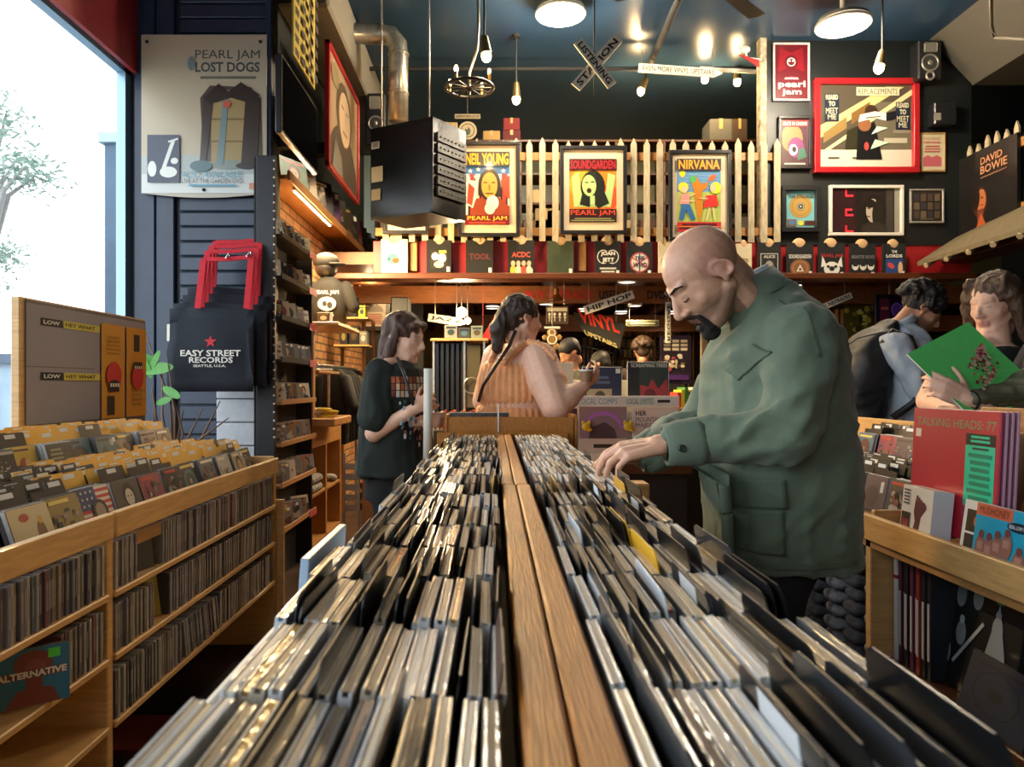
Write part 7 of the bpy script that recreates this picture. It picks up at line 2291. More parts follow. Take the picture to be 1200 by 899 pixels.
# dim right background
r = empty('lit_cabinet', (PX(975, 8.6), 8.6, 0), 'wooden glazed cabinet glowing behind the SOUNDTRACKS board', 'cabinet')
mb = MB()
for px in (962, 980, 986):
 mb.bev(PX(px, 8.6), PX(px + 3, 8.6), 8.6, 8.64, 0, PZ(362, 8.6), .004)
mb.bev(PX(962, 8.6), PX(1010, 8.6), 8.6, 8.64, PZ(400, 8.6), PZ(396, 8.6), .004); mb.build('frame', M_PINE, r)
MB().box(PX(964, 8.66), PX(981, 8.66), 8.66, 8.68, PZ(396, 8.6), PZ(364, 8.6)).build('glass', mat('amber_glass', hexc('#6a5a2c'), .15, noise=1, nscale=14, dark=hexc('#1c1810')), r)
A = Art(P(988, 396, 8.6) + Vector((0, -.01, 0)), UX * .32, UZ * .40, .001, '#5a5420')
for i in range(16):
 A.ell(rq.uniform(.1, .9), rq.uniform(.1, .9), rq.uniform(.04, .14), rq.uniform(.04, .12), rq.choice(['#b8a83a', '#8a8430', '#d8cc6a', '#3a3a1c']), 8)
A.build('picture', r)
for k in range(15):
 x = PX(965, 8.5) + k * .026; c = rq.choice(['#7a3a24', '#a8683a', '#5a2c20', '#b8844c'])
 o = MB().bev(x, x + .02, 8.5, 8.6, PZ(414, 8.5), PZ(401, 8.5), .001).build('cabinet_book', mat('cb' + c[1:], hexc(c), .6)); tag(o, 'reddish spine on the ledge of the lit cabinet', 'record', 'reddish spines on the ledge of the lit cabinet')
o = MB().bev(PX(960, 8.5), PX(1015, 8.5), 8.48, 8.62, PZ(418, 8.5), PZ(414, 8.5), .003).build('cabinet_ledge', M_RED); tag(o, 'red ledge below the reddish spines', 'shelf')
o = MB().bev(PX(962, 8.5), PX(1012, 8.5), 8.5, 8.6, 0, PZ(418, 8.5), .003).build('low_cupboard', M_DKWOOD); tag(o, 'dark cupboard under the red ledge', 'cupboard')
r = empty('neon_poster', P(1042, 378, 8.0), 'dim purple and pink lit poster above the curly hair', 'poster')
MB().bev(PX(1026, 8), PX(1062, 8), 8.0, 8.04, PZ(381, 8), PZ(345, 8), .004).build('frame', M_BLACKP, r)
A = Art(P(1027.5, 379.5, 7.999), UX * (33 / F * 8), UZ * (33 / F * 8), .001, '#1c0f24'); A.rect(.1, .1, .45, .9, '#5a2438'); A.ell(.7, .5, .2, .25, '#5a3a8a'); A.ring(.7, .5, .2, .25, .04, '#8a5ac8'); A.rect(.15, .5, .4, .6, '#b85a5a'); A.build('print', r)
MB().cyl(P(1042, 345, 8.02), Vector((P(1042, 345, 8.02).x, 8.02, 2.5)), .004).build('wire', M_STEEL, r)
# sloping timber awning on the right
aw = empty('awning_shelf', (4.1, 6.2, 2.4), 'sloping pale timber awning below the side picket fence', 'awning')
a, b = P(1080, 312, 6.6), P(1203, 268, 5.2)
mb = MB()
p4 = [P(1075, 312, 6.9), P(1215, 268, 5.4), P(1215, 240, 5.7) , P(1120, 283, 7.0)]
q = Vector((0, 0, .04)); mb.add([v for v in p4] + [v + q for v in p4], [(3, 2, 1, 0), (4, 5, 6, 7), (0, 1, 5, 4), (1, 2, 6, 5), (2, 3, 7, 6), (3, 0, 4, 7)]); mb.build('board', mat('awning_timber', hexc('#655a42'), .7, noise=.3, nscale=8, stretch=(1, 6, 1)), aw)
for t in (.1, .3, .5, .7, .9):
 q = p4[0].lerp(p4[1], t); q2 = p4[3].lerp(p4[2], t)
 mb = MB(); mb.cyl(q + Vector((0, 0.02, -.02)), q2 + Vector((0, 0, -.03)), .025, n=6); mb.build('bracket', M_CREAM, aw)
struct('beam_awning', MB().bev(4.3, 4.62, 4.0, 7.0, 2.5, 2.62, .01), M_DKWOOD)
# ================================================================== PEOPLE
from mathutils import noise as mnoise
from mathutils.bvhtree import BVHTree


def hmat(f, u=(0, 0, 1)):
 f = Vector(f).normalized(); u = Vector(u)
 u = (u - f * u.dot(f)).normalized()
 x = (-f).cross(u)
 return Matrix((x, -f, u)).transposed()


def pitch_yaw(p, a):
 """face direction pointing at heading a (radians from +x), pitched down by p, with the matching up vector"""
 h = Vector((math.cos(a), math.sin(a), 0))
 return h * math.cos(p) + Vector((0, 0, -math.sin(p))), h * math.sin(p) + Vector((0, 0, math.cos(p)))


def add_head(mb, O, R, s=1.0, female=False):
 O = Vector(O)
 def E(c, r, rot=None):
  mb.ell(O + R @ (Vector(c) * s), (r[0] * s, r[1] * s, r[2] * s), (R @ rot) if rot else R, 22, 14)
 def K(a, b, r0, r1=None):
  mb.cap(O + R @ (Vector(a) * s), O + R @ (Vector(b) * s), r0 * s, (r1 or r0) * s, 12)
 E((0, .014, .034), (.077, .097, .083))
 E((0, -.022, -.010), (.066, .074, .090))
 E((0, -.034, -.060), (.052, .052, .056))
 E((0, -.068, -.098), (.025, .022, .020))
 K((-.047, .008, -.045), (-.024, -.055, -.088), .024); K((.047, .008, -.045), (.024, -.055, -.088), .024)
 E((-.036, -.052, -.022), (.027, .023, .026)); E((.036, -.052, -.022), (.027, .023, .026))
 K((-.038, -.070, .030), (-.010, -.083, .024), .011); K((.038, -.070, .030), (.010, -.083, .024), .011)
 K((0, -.088, .018), (0, -.113, -.022), .0075, .0115); E((0, -.112, -.027), (.012, .012, .010))
 E((-.012, -.100, -.030), (.009, .011, .008)); E((.012, -.100, -.030), (.009, .011, .008))
 K((0, -.088, -.03), (0, -.094, -.05), .012, .010)
 K((-.018, -.086, -.056), (.018, -.086, -.056), .008); K((0, -.095, -.055), (0, -.094, -.056), .008)
 K((-.014, -.084, -.067), (.014, -.084, -.067), .0085)
 E((-.031, -.072, .006), (.0135, .011, .0105)); E((.031, -.072, .006), (.0135, .011, .0105))
 for sx in (-1, 1):
  rot = Euler((0, 0, sx * .35)).to_matrix()
  mb.torus(O + R @ (Vector((sx * .080, .012, .002)) * s), .025 * s, .0062 * s, R @ Vector((sx * 1, -.35, .1)), 16, 6, sc=(1, .72))
  E((sx * .076, .012, -.002), (.008, .017, .022)); E((sx * .077, .006, -.024), (.006, .009, .010))
 K((0, .03, -.04), (0, .035, -.10), .052, .050)


def head_tone(O, R, s, base, lip=(.42, .13, .11), stubble=None, brow=None):
 O = Vector(O); Ri = R.transposed()
 def f(co):
  q = Ri @ (co - O) / s
  c = Vector(base)
  if q.length > .2:
   return c
  if abs(q.x) < .024 and -.075 < q.z < -.050 and q.y < -.078:
   c = c.lerp(Vector(lip), .55)
  if stubble:
   k = 0
   if q.z < -.035 and q.y < .01: k = .6 * min(1, (-.035 - q.z) / .02 + .2)
   if -.03 < q.z < .075 and q.y > -.03 and abs(q.x) > .03: k = max(k, .28 * max(0, 1 - abs(q.z - .02) / .055))
   if q.y > .04 and q.z < .05: k = max(k, .25)
   c = c.lerp(Vector(stubble), min(.6, k))
  if brow and .018 < q.z < .042 and q.y < -.055 and .008 < abs(q.x) < .05:
   c = c.lerp(Vector(brow), .2)
  e = (Vector((abs(q.x) - .031, q.y + .08, (q.z - .004) * 1.8))).length
  if e < .012: c = c * .8
  if abs(q.x) > .068 and q.z > -.04: c = c.lerp(Vector((.55, .22, .16)), .25)
  return c
 return f


def add_hand(mb, W, d, n, t, s=1.0, curl=(.35, .45, .35), spread=.1, thumb=.6, lens=1.0):
 """W wrist, d towards the fingers, n out of the back of the hand, t towards the thumb"""
 W = Vector(W); d = Vector(d).normalized(); n = Vector(n); n = (n - d * n.dot(d)).normalized(); t0 = Vector(t); t = d.cross(n); t = t if t.dot(t0) > 0 else -t
 offs = (.031, .0105, -.0105, -.030); L = ((.040, .025, .020), (.045, .028, .021), (.041, .026, .020), (.032, .020, .018)); kn = (.086, .090, .086, .078)
 for i in range(4):
  a = W + t * offs[i] * .62 * s + d * .005 * s
  b = W + d * kn[i] * s + t * offs[i] * s - n * (.002 if i in (1, 2) else .006) * s
  mb.cap(a, b, .0145 * s, .0112 * s, 10)
  dd = (d + t * spread * (1.5 - i) / 1.5).normalized(); p = b; r = .0096 - (.001 if i == 3 else 0)
  for j, l in enumerate(L[i]):
   a_ = curl[j] * (1 + .12 * (i - 1))
   nn = dd.cross(t).normalized(); nn = nn if nn.dot(n) > -.5 and nn.dot(n) != 0 else nn
   ax = t
   dd = (Matrix.Rotation(a_ if (Matrix.Rotation(.1, 3, ax) @ dd).dot(n) < dd.dot(n) else -a_, 3, ax) @ dd).normalized()
   q = p + dd * l * s * lens
   mb.cap(p, q, (r - .0007 * j) * s, (r - .0007 * (j + 1)) * s, 10); p = q
 mb.ell(W + d * .05 * s - n * .006 * s, (.032 * s, .042 * s, .013 * s), Matrix((t, d, n)).transposed(), 14, 8)
 b = W + d * .022 * s + t * .024 * s - n * .008 * s
 dd = (t * thumb + d * .75 - n * .35).normalized(); p = b
 mb.cap(W, b, .015 * s, .014 * s, 10)
 for l, r in ((.036, .0125), (.030, .0105), (.024, .0095)):
  q = p + dd * l * s; mb.cap(p, q, r * s, (r - .0012) * s, 10); p = q; dd = (dd + d * .35 - n * .1).normalized()
 mb.cap(W - d * .05 * s, W + d * .01 * s, .027 * s, .025 * s, 12)


def wrinkle(scale=6, amp=.006, st=(1, 1, 1), seed=0):
 def f(co, nrm):
  q = Vector((co.x * st[0], co.y * st[1], co.z * st[2])) * scale + Vector((seed, 0, 0))
  a = mnoise.noise(q); b = mnoise.noise(q * 2.3 + Vector((5, 5, 5)))
  return amp * (1 - 2.6 * abs(a)) + amp * .45 * (1 - 2 * abs(b)) - amp * .7
 return f


def displace(o, fn):
 me = o.data
 nr = [v.normal.copy() for v in me.vertices]
 off = OFF[o.name]
 for v, n in zip(me.vertices, nr):
  v.co += n * fn(v.co + off, n)
 me.update()


def cloth(mb, name, m, parent, voxel=.010, smooth=5, wr=None, disp=None):
 o = organic(mb, name, m, parent, voxel, smooth)
 if wr:
  displace(o, wr)
 return o


def bvh_of(o):
 me = o.data; off = OFF[o.name]
 return BVHTree.FromPolygons([v.co + off for v in me.vertices], [tuple(p.vertices) for p in me.polygons])


def panel(parent, target, name, m, corners, off=.004, t=.005, n=12, dirv=(0, 1, 0), y0=-.6):
 """a flat cloth piece laid on the surface of another garment (corners: world points, projected along dirv)"""
 bv = bvh_of(target); D = Vector(dirv).normalized(); a, b, c, d_ = [Vector(p) for p in corners]
 vs = []; ok = True
 for j in range(n + 1):
  for i in range(n + 1):
   u, v = i / n, j / n
   p = (a * (1 - u) + b * u) * (1 - v) + (d_ * (1 - u) + c * u) * v
   h = bv.ray_cast(p - D * .6, D)
   q = h[0] if h[0] is not None else p
   vs.append(q - D * off)
 top = [v - D * t for v in vs]
 W = n + 1; fs = []
 for j in range(n):
  for i in range(n):
   q = j * W + i; fs.append((q, q + 1, q + 1 + W, q + W)); fs.append((W * W + q, W * W + q + W, W * W + q + 1 + W, W * W + q + 1))
 rim = [i for i in range(n)] + [i * W + n for i in range(n)] + [n * W + n - i for i in range(n)] + [(n - i) * W for i in range(n)]
 for k in range(len(rim)):
  p, q = rim[k], rim[(k + 1) % len(rim)]
  fs.append((p, W * W + p, W * W + q, q))
 mb = MB(); mb.add(vs + top, fs, None, True)
 return mb.build(name, m, parent)


def shoe(mb, ank, f):
 f = Vector((f[0], f[1], 0)).normalized(); a = Vector(ank); g = Vector((a.x, a.y, .035))
 mb.cap(g - f * .05, g + f * .13, .038, .034, 12); mb.cap(g - f * .04 + Vector((0, 0, .04)), g + f * .03 + Vector((0, 0, .03)), .04, .035, 12)
 mb.box(*(lambda c, e: (min(c.x, e.x) - .035, max(c.x, e.x) + .035, min(c.y, e.y) - .035, max(c.y, e.y) + .035, 0.001, .02))(g - f * .05, g + f * .13))


SK = {'fair': hexc('#e0b298'), 'mid': hexc('#c08a6c'), 'man': hexc('#d0a084')}


def legs(body, tr, hipL, hipR, kL, kR, aL, aR, shoes, f, thick=1.0):
 for h, k, a in ((hipL, kL, aL), (hipR, kR, aR)):
  h, k, a = Vector(h), Vector(k), Vector(a)
  body.cap(h, k, .078 * thick, .055 * thick); body.cap(k, a, .052 * thick, .035); body.cap(a, a + Vector((f[0], f[1], 0)).normalized() * .1 + Vector((0, 0, -.04)), .03, .025)
  if tr:
   tr.cap(h, k, .095 * thick, .075 * thick); tr.cap(k, a + Vector((0, 0, .0)), .072 * thick, .062)
  shoe(shoes, a, f)


# ------------------------------------------------------------------ the man in the green jacket
man = empty('person', (.72, 1.86, 0), 'bald bearded man in a green field jacket flicking through the middle CD rack', 'person')
f_, u_ = pitch_yaw(math.radians(44), math.pi + math.radians(7))
HR = hmat(f_, u_); HO = Vector((.519, 1.79, 1.588)); HS = 1.02
body = MB()
add_head(body, HO, HR, HS)
nb = Vector((.655, 1.86, 1.50))
body.cap(HO + HR @ Vector((0, .035, -.045)), nb, .056, .066)
body.cap(HO + HR @ Vector((0, .055, -.02)), nb + Vector((.02, 0, .02)), .045, .06)
body.loft([((.72, 1.86, 1.50), (.07, 0, 0), (0, .12, 0)), ((.72, 1.86, 1.42), (.12, 0, 0), (0, .19, 0)), ((.72, 1.86, 1.2), (.12, 0, 0), (0, .17, 0)), ((.72, 1.86, 1.0), (.11, 0, 0), (0, .16, 0)), ((.69, 1.86, .85), (.09, 0, 0), (0, .15, 0))])
LS, LE, LW = Vector((.69, 1.66, 1.44)), Vector((.640, 1.60, 1.215)), Vector((.395, 1.685, 1.182))
RS, RE, RW = Vector((.69, 2.06, 1.44)), Vector((.60, 2.13, 1.20)), Vector((.385, 1.93, 1.135))
body.cap(LS, LE, .055, .043); body.cap(LE, LW, .042, .027); body.cap(RS, RE, .055, .043); body.cap(RE, RW, .042, .027)
add_hand(body, LW + Vector((-.005, 0, 0)), (-1, .04, -.10), (0, -.35, 1), (0, 1, 0), 1.04, curl=(.55, .55, .3), spread=.14)
add_hand(body, RW, (-1, -.1, -.04), (0, .35, 1), (0, -1, 0), 1.02, curl=(.6, .6, .4), spread=.1)
shoes = MB(); tr = MB()
legs(body, tr, (.68, 1.78, .88), (.68, 1.95, .88), (.64, 1.77, .48), (.65, 1.97, .48), (.66, 1.76, .09), (.67, 1.97, .09), shoes, (-1, 0, 0))
tr.loft([((.68, 1.86, .80), (.10, 0, 0), (0, .17, 0)), ((.755, 1.86, 1.0), (.125, 0, 0), (0, .17, 0))])
organic(body, 'body', M_SKIN, man, .0037, 4, head_tone(HO, HR, HS, SK['man'], stubble=hexc('#5a4438'), brow=hexc('#2a1c14')))
cloth(tr, 'trousers', mat('black_trousers', hexc('#15151a'), .85, noise=.15, nscale=30), man, .011, 5)
shoes.build('shoes', M_BLACKP, man)
# beard and brows
bd = MB()
def HP(x, y, z): return HO + HR @ (Vector((x, y, z)) * HS)
for sx in (-1, 1):
 bd.cap(HP(sx * .004, -.099, -.044), HP(sx * .026, -.086, -.054), .0062, .0055, 8); bd.cap(HP(sx * .026, -.086, -.054), HP(sx * .026, -.080, -.085), .0065, .009, 8)
 bd.cap(HP(sx * .024, -.078, -.088), HP(0, -.090, -.106), .012, .016, 8); bd.cap(HP(sx * .028, -.066, -.094), HP(sx * .042, -.03, -.085), .012, .008, 8)
bd.cap(HP(-.008, -.093, -.082), HP(.008, -.093, -.082), .008); bd.ell(HP(0, -.078, -.110), (.026 * HS, .022 * HS, .018 * HS), HR)
organic(bd, 'beard', mat('dark_hair', hexc('#17110e'), .8, noise=.3, nscale=200, bump=.8, bscale=400), man, .0035, 2)
bd = MB()
for sx in (-1, 1):
 bd.cap(HP(sx * .012, -.0955, .029), HP(sx * .032, -.0865, .035), .0028, .0028, 8); bd.cap(HP(sx * .032, -.0865, .035), HP(sx * .048, -.0745, .030), .0028, .002, 8)
bd.build('eyebrows', MATS['dark_hair'], man)
bd = MB()
for sx in (-1, 1):
 bd.tube([HP(sx * .017, -.0880, .000), HP(sx * .031, -.0885, -.005), HP(sx * .045, -.0810, -.001)], .0016, 6)
bd.build('eyelashes', MATS['dark_hair'], man)

M_JACK = mat('green_twill', hexc('#5a6957'), .85, noise=.16, nscale=9, bump=.3, bscale=260, sheen=.15)
jk = MB()
R_ = [(.872, .738, .186, .20), (.93, .733, .186, .215), (1.0, .73, .184, .225), (1.1, .722, .182, .23), (1.2, .716, .178, .23), (1.30, .712, .174, .23), (1.38, .710, .169, .228), (1.44, .714, .153, .218), (1.49, .722, .126, .185), (1.53, .714, .108, .14), (1.56, .705, .082, .10), (1.585, .695, .055, .07)]
jk.loft([((x, 1.86 + .006 * math.sin(z * 20), z), (a, 0, 0), (0, b, 0)) for z, x, a, b in R_], 36, 2.3)
for S, E, W in ((LS, LE, LW), (RS, RE, RW)):
 S2 = S + Vector((.012, 0, -.01))
 jk.cap(S2, S2.lerp(E, .5) + Vector((.012, 0, 0)), .086, .080); jk.cap(S2.lerp(E, .5) + Vector((.012, 0, 0)), E, .080, .076)
 jk.cap(E, E.lerp(W, .5) + Vector((0, 0, .004)), .076, .060); jk.cap(E.lerp(W, .5) + Vector((0, 0, .004)), W + Vector((.040, 0, 0)), .066, .056)
jacket = cloth(jk, 'jacket', M_JACK, man, .0085, 7)


def jfold(co, n):
 # radiating folds: diagonal on the sleeve, long and soft on the back and skirt
 q = Vector((co.x * 1.0 + co.z * .55, co.y, co.z * .9 - co.x * .6))
 a = mnoise.noise(Vector((q.x * 4, q.y * 5, q.z * 13)))
 b = mnoise.noise(Vector((co.x * 12, co.y * 9, co.z * 3.6)) + Vector((9, 3, 1)))
 c = mnoise.noise(co * 5); d = mnoise.noise(Vector((q.x * 9, q.y * 9, q.z * 22)))
 arm = 1.0 if (co.y < 1.70 and co.z > 1.12 and co.z < 1.46) else .35
 k = (LE - co).length
 elbow = max(0, 1 - k / .14)
 w2 = math.sin((co.x * .8 + co.z * 1.0) * 95 + 3 * c) * .0035 * elbow
 return max(-.009, .013 * arm * (.38 - abs(a) * 2.6) + .009 * (1.25 - arm) * (.3 - abs(b) * 2.4) + .004 * c + .006 * (.3 - 2 * abs(d)) + w2)


displace(jacket, jfold)
# cuffs, collar, pockets, placket
for W, E in ((LW, LE), (RW, RE)):
 d = (W - E).normalized(); mb = MB()
 s1 = Vector((0, 1, 0)); s2 = d.cross(s1).normalized()
 mb.loft([(W + d * x + Vector((.0, 0, 0)), s1 * a, s2 * (a * 1.06)) for x, a in ((-.088, .049), (-.070, .0535), (-.02, .047), (-.001, .046), (.0, .040), (-.03, .038))], 30)
 cf = mb.build('cuff', M_JACK, man)
 bq = W + d * -.028 + Vector((.0, -.047, -.006))
 if W is LW:
  MB().cyl(bq + Vector((0, -.006, 0)), bq + Vector((0, .004, 0)), .0085, n=14).torus(bq + Vector((0, -.006, 0)), .0068, .002, (0, 1, 0), 14, 6).build('button', mat('horn_button', hexc('#2c3430'), .3), cf)
def rib(pts, w, t):
 pass


col = MB()
ring_c = Vector((.655, 1.86, 1.553)); tl = Vector((-.50, 0, 1)).normalized(); e1 = Vector((1, 0, .50)).normalized(); e2 = Vector((0, 1, 0))
vs = []; fs = []; n = 40
for i in range(n + 1):
 a = math.radians(-145 + 290 * i / n)
 ca, sa = math.cos(a), math.sin(a)
 front = max(0, -ca)
 base = ring_c + e1 * ca * .086 + e2 * sa * .09 + tl * (-.012 - .03 * front)
 mid = ring_c + e1 * ca * .074 + e2 * sa * .078 + tl * (.036 + .01 * front)
 top = ring_c + e1 * ca * .080 + e2 * sa * .084 + tl * (.042 + .01 * front)
 out = ring_c + e1 * (ca * .100 - .03 * front) + e2 * sa * .112 + tl * (-.012 - .055 * front)
 vs += [base, mid, top, out, out - tl * .004 + (base - out) * .06]
for i in range(n):
 for j in range(5):
  fs.append((i * 5 + j, i * 5 + (j + 1) % 5, (i + 1) * 5 + (j + 1) % 5, (i + 1) * 5 + j))
fs.append((0, 1, 2, 3, 4)); fs.append(tuple(n * 5 + k for k in (4, 3, 2, 1, 0)))
col.add(vs, fs, None, True)
cl = col.build('collar', M_JACK, man)
sb_ = MB()
vs = []; fs = []
for i in range(n + 1):
 a = math.radians(-150 + 300 * i / n); ca, sa = math.cos(a), math.sin(a); front = max(0, -ca)
 for (rr_, h) in ((.067, .0), (.067, .052), (.072, .052), (.074, .0)):
  vs.append(ring_c + e1 * (ca * rr_ - .03 * front) + e2 * sa * rr_ + tl * (h - .025 * front - .0))
for i in range(n):
 for j in range(4):
  fs.append((i * 4 + j, i * 4 + (j + 1) % 4, (i + 1) * 4 + (j + 1) % 4, (i + 1) * 4 + j))
fs.append((0, 1, 2, 3)); fs.append((n * 4 + 3, n * 4 + 2, n * 4 + 1, n * 4))
sb_.add(vs, fs, None, True); sb_.build('shirt_collar', mat('white_check_shirt', hexc('#c9ced2'), .8, noise=.3, nscale=120), man)
M_J2 = mat('green_twill_seam', hexc('#556452'), .85, noise=.16, nscale=9, bump=.3, bscale=260)


def JP(px, py, Y=1.64): return P(px, py, Y)


fl = panel(man, jacket, 'pocket_flap', M_J2, [JP(844, 602), JP(924, 597), JP(919, 562), JP(842, 570)], .003, .004)
pk = panel(man, jacket, 'pocket', M_J2, [JP(846, 652), JP(925, 655), JP(921, 600), JP(846, 604)], .001, .005)
panel(man, jacket, 'pocket_pleat', M_JACK, [JP(884, 650), JP(888, 650), JP(887, 606), JP(883, 606)], .006, .002, 6)
panel(man, jacket, 'placket', M_J2, [JP(846, 660), JP(857, 660), JP(854, 545), JP(843, 545)], .001, .004, 10)
panel(man, jacket, 'chest_pocket_flap', M_J2, [JP(866, 446, 1.7), JP(889, 414, 1.7), JP(879, 403, 1.7), JP(858, 432, 1.7)], .003, .004, 8)
panel(man, jacket, 'hem', M_J2, [JP(836, 672, 1.66), JP(1000, 660, 1.7), JP(1000, 654, 1.7), JP(836, 665, 1.66)], .001, .003, 14)
panel(man, jacket, 'shoulder_seam', M_J2, [JP(938, 420, 1.66), JP(942, 420, 1.66), JP(920, 350, 1.7), JP(917, 350, 1.7)], .0, .0025, 10)
MB().torus(LW + Vector((.003, 0, 0)), .031, .005, (1, 0, .1), 24, 6).build('bracelet', M_BLACKP, man)

# ------------------------------------------------------------------ woman in the orange dress
Yw = 3.78
wo = empty('person', (PX(612, Yw), Yw, 0), 'woman in an orange sleeveless dress seen from behind, dark hair tied back', 'person')
f_, u_ = pitch_yaw(.12, math.radians(28)); HR = hmat(f_, u_); HO = P(612, 374, Yw)
body = MB(); add_head(body, HO, HR, 1.0, True)
nb = P(606, 412, Yw)
body.cap(HO + Vector((0, 0, -.05)), nb, .055, .062)
sL, sR = P(583, 420, Yw + .14), P(632, 422, Yw - .12)
body.cap(nb, sL, .06, .065); body.cap(nb, sR, .06, .075)
body.loft([((nb.x, Yw, PZ(408, Yw)), (.07, 0, 0), (0, .09, 0)), ((nb.x, Yw, PZ(425, Yw)), (.16, -.02, 0), (.03, .15, 0)), ((nb.x + .0, Yw, PZ(460, Yw)), (.19, 0, 0), (0, .17, 0)), ((nb.x + .01, Yw, PZ(500, Yw)), (.2, 0, 0), (0, .17, 0)), ((nb.x + .01, Yw, .95), (.2, 0, 0), (0, .18, 0))])
eR, wR = P(652, 476, Yw - .26), P(684, 452, Yw - .22)
body.cap(sR, sR.lerp(eR, .5), .095, .100); body.cap(sR.lerp(eR, .5), eR, .100, .078); body.cap(eR, eR.lerp(wR, .45), .078, .06); body.cap(eR.lerp(wR, .45), wR, .06, .034)
add_hand(body, wR, (.8, 0, .6), (.45, -.8, -.5), (-.4, 0, 1), .95, curl=(.8, .8, .5))
eL, wL = P(568, 470, Yw + .22), P(600, 480, Yw + .40)
body.cap(sL, eL, .085, .07); body.cap(eL, wL, .06, .034); add_hand(body, wL, (1, .4, 0), (0, 0, 1), (0, -1, 0), .95)
shoes = MB(); legs(body, None, (nb.x + .1, Yw - .06, .9), (nb.x - .08, Yw + .06, .9), (nb.x + .1, Yw - .06, .48), (nb.x - .06, Yw + .08, .48), (nb.x + .09, Yw - .05, .09), (nb.x - .05, Yw + .08, .09), shoes, (.8, .5, 0), 1.15)
organic(body, 'body', M_SKIN, wo, .0065, 6, head_tone(HO, HR, 1, SK['fair'], brow=hexc('#2a1c14')))
shoes.build('shoes', M_BLACKP, wo)
M_OR = mat('orange_cotton', hexc('#e6a26c'), .8, noise=.14, nscale=30, sheen=.2)
dr_ = MB()
dr_.loft([((nb.x - .00, Yw + .01, PZ(y, Yw)), (a, -.01, 0), (.02, b, 0)) for y, a, b in ((418, .13, .13), (428, .185, .165), (445, .205, .185), (465, .213, .19), (474, .198, .18), (482, .213, .19), (510, .235, .215), (560, .27, .24), (640, .31, .28), (680, .33, .30))], 36)
dress = cloth(dr_, 'dress', M_OR, wo, .011, 3)
displace(dress, lambda co, n: .006 * math.sin(math.atan2(co.y - Yw, co.x - nb.x) * 34 + co.z * 4) * (1 if abs(n.z) < .6 else 0) + (-.008 if abs(co.z - PZ(474, Yw)) < .012 else 0))
for (a, b, c) in ((P(590, 428, Yw - .19), P(600, 412, Yw - .12), P(618, 403, Yw - .10)), (P(618, 403, Yw - .10), P(638, 402, Yw - .19), P(650, 424, Yw - .20)), (P(575, 425, Yw - .10), P(582, 408, Yw + .02), P(586, 402, Yw + .1))):
 mb = MB(); pts = []
 for i in range(17):
  t = i / 16; p = a * (1 - t) ** 2 + b * 2 * t * (1 - t) + c * t * t
  pts.append(p + Vector((0, -.006 * (i % 2), .010 * (i % 2))))
 mb.tube(pts, [.014 + .005 * (i % 2) for i in range(17)], 8); mb.build('ruffled_strap', M_OR, wo)
mb = MB(); mb.tube([P(604, 388, Yw - .10), P(597, 405, Yw - .15), P(580, 430, Yw - .215), P(566, 452, Yw - .17), P(561, 470, Yw - .1)], .009, 8); mb.build('bag_strap', mat('brown_leather', hexc('#3a2418'), .5), wo)
M_HB = mat('brown_hair', hexc('#3a281c'), .55, noise=.6, nscale=40, stretch=(6, 6, 1), bump=.8, bscale=60)
hb = MB()
hb.ell(HO + HR @ Vector((0, .022, .040)), (.086, .104, .092), HR); hb.ell(HO + HR @ Vector((0, .07, .0)), (.066, .055, .085), HR)
hb.cap(HO + HR @ Vector((0, .10, .02)), HO + HR @ Vector((0, .13, -.07)), .045, .05); hb.cap(HO + HR @ Vector((0, .13, -.07)), HO + HR @ Vector((.01, .125, -.17)), .05, .028)
hair = cloth(hb, 'hair', M_HB, wo, .006, 2, wrinkle(26, .007, (1, 1, .5)))
cupo = empty('paper_cup', wR, 'small brown and clear cup held up in the hand of the woman in orange', 'cup')
q = P(687, 440, Yw - .30)
MB().cyl(q + Vector((-.0, 0, -.03)), q + Vector((0, 0, .02)), .026, .032, 18).build('cup', mat('cup_brown', hexc('#8a6848'), .4), cupo)
MB().cyl(q + Vector((-.0, 0, .02)), q + Vector((0, 0, .028)), .034, .034, 18).build('lid', M_WHITEP, cupo)

# ------------------------------------------------------------------ girl in the black T-shirt
Yg = 3.5
gi = empty('person', (PX(462, Yg), Yg, 0), 'young person in a black printed T-shirt holding a rolled white poster at the left', 'person')
f_, u_ = pitch_yaw(.22, math.radians(-22)); HR = hmat(f_, u_); HO = P(474, 397, Yg)
body = MB(); add_head(body, HO, HR, .97, True)
nb = P(464, 424, Yg)
body.cap(HO + Vector((0, 0, -.05)), nb, .047, .053)
sR, sL = P(446, 440, Yg - .14), P(475, 438, Yg + .15)
body.cap(nb, sR, .05, .05); body.cap(nb, sL, .05, .05)
body.loft([((nb.x, Yg, PZ(y, Yg)), (a, 0, 0), (0, b, 0)) for y, a, b in ((425, .06, .08), (440, .10, .15), (480, .11, .14), (520, .12, .14), (560, .13, .16))])
eR, wR = P(438, 508, Yg - .20), P(488, 478, Yg - .22)
body.cap(sR, eR, .048, .042); body.cap(eR, wR, .040, .027); add_hand(body, wR, (.75, .25, .5), (.1, -1, .2), (-.3, .2, 1), .92, curl=(.9, 1.0, .7), thumb=.9)
eL, wL = P(470, 512, Yg + .15), P(494, 494, Yg - .16)
body.cap(sL, eL, .048, .042); body.cap(eL, wL, .040, .027); add_hand(body, wL, (.9, -.1, .1), (.1, -1, .2), (-.1, .2, 1), .92, curl=(.9, 1.0, .7), thumb=.9)
shoes = MB(); tr = MB(); legs(body, tr, (nb.x - .02, Yg - .09, .85), (nb.x + .03, Yg + .09, .85), (nb.x, Yg - .1, .45), (nb.x + .04, Yg + .1, .45), (nb.x - .03, Yg - .1, .09), (nb.x + .03, Yg + .1, .09), shoes, (1, -.3, 0), .95)
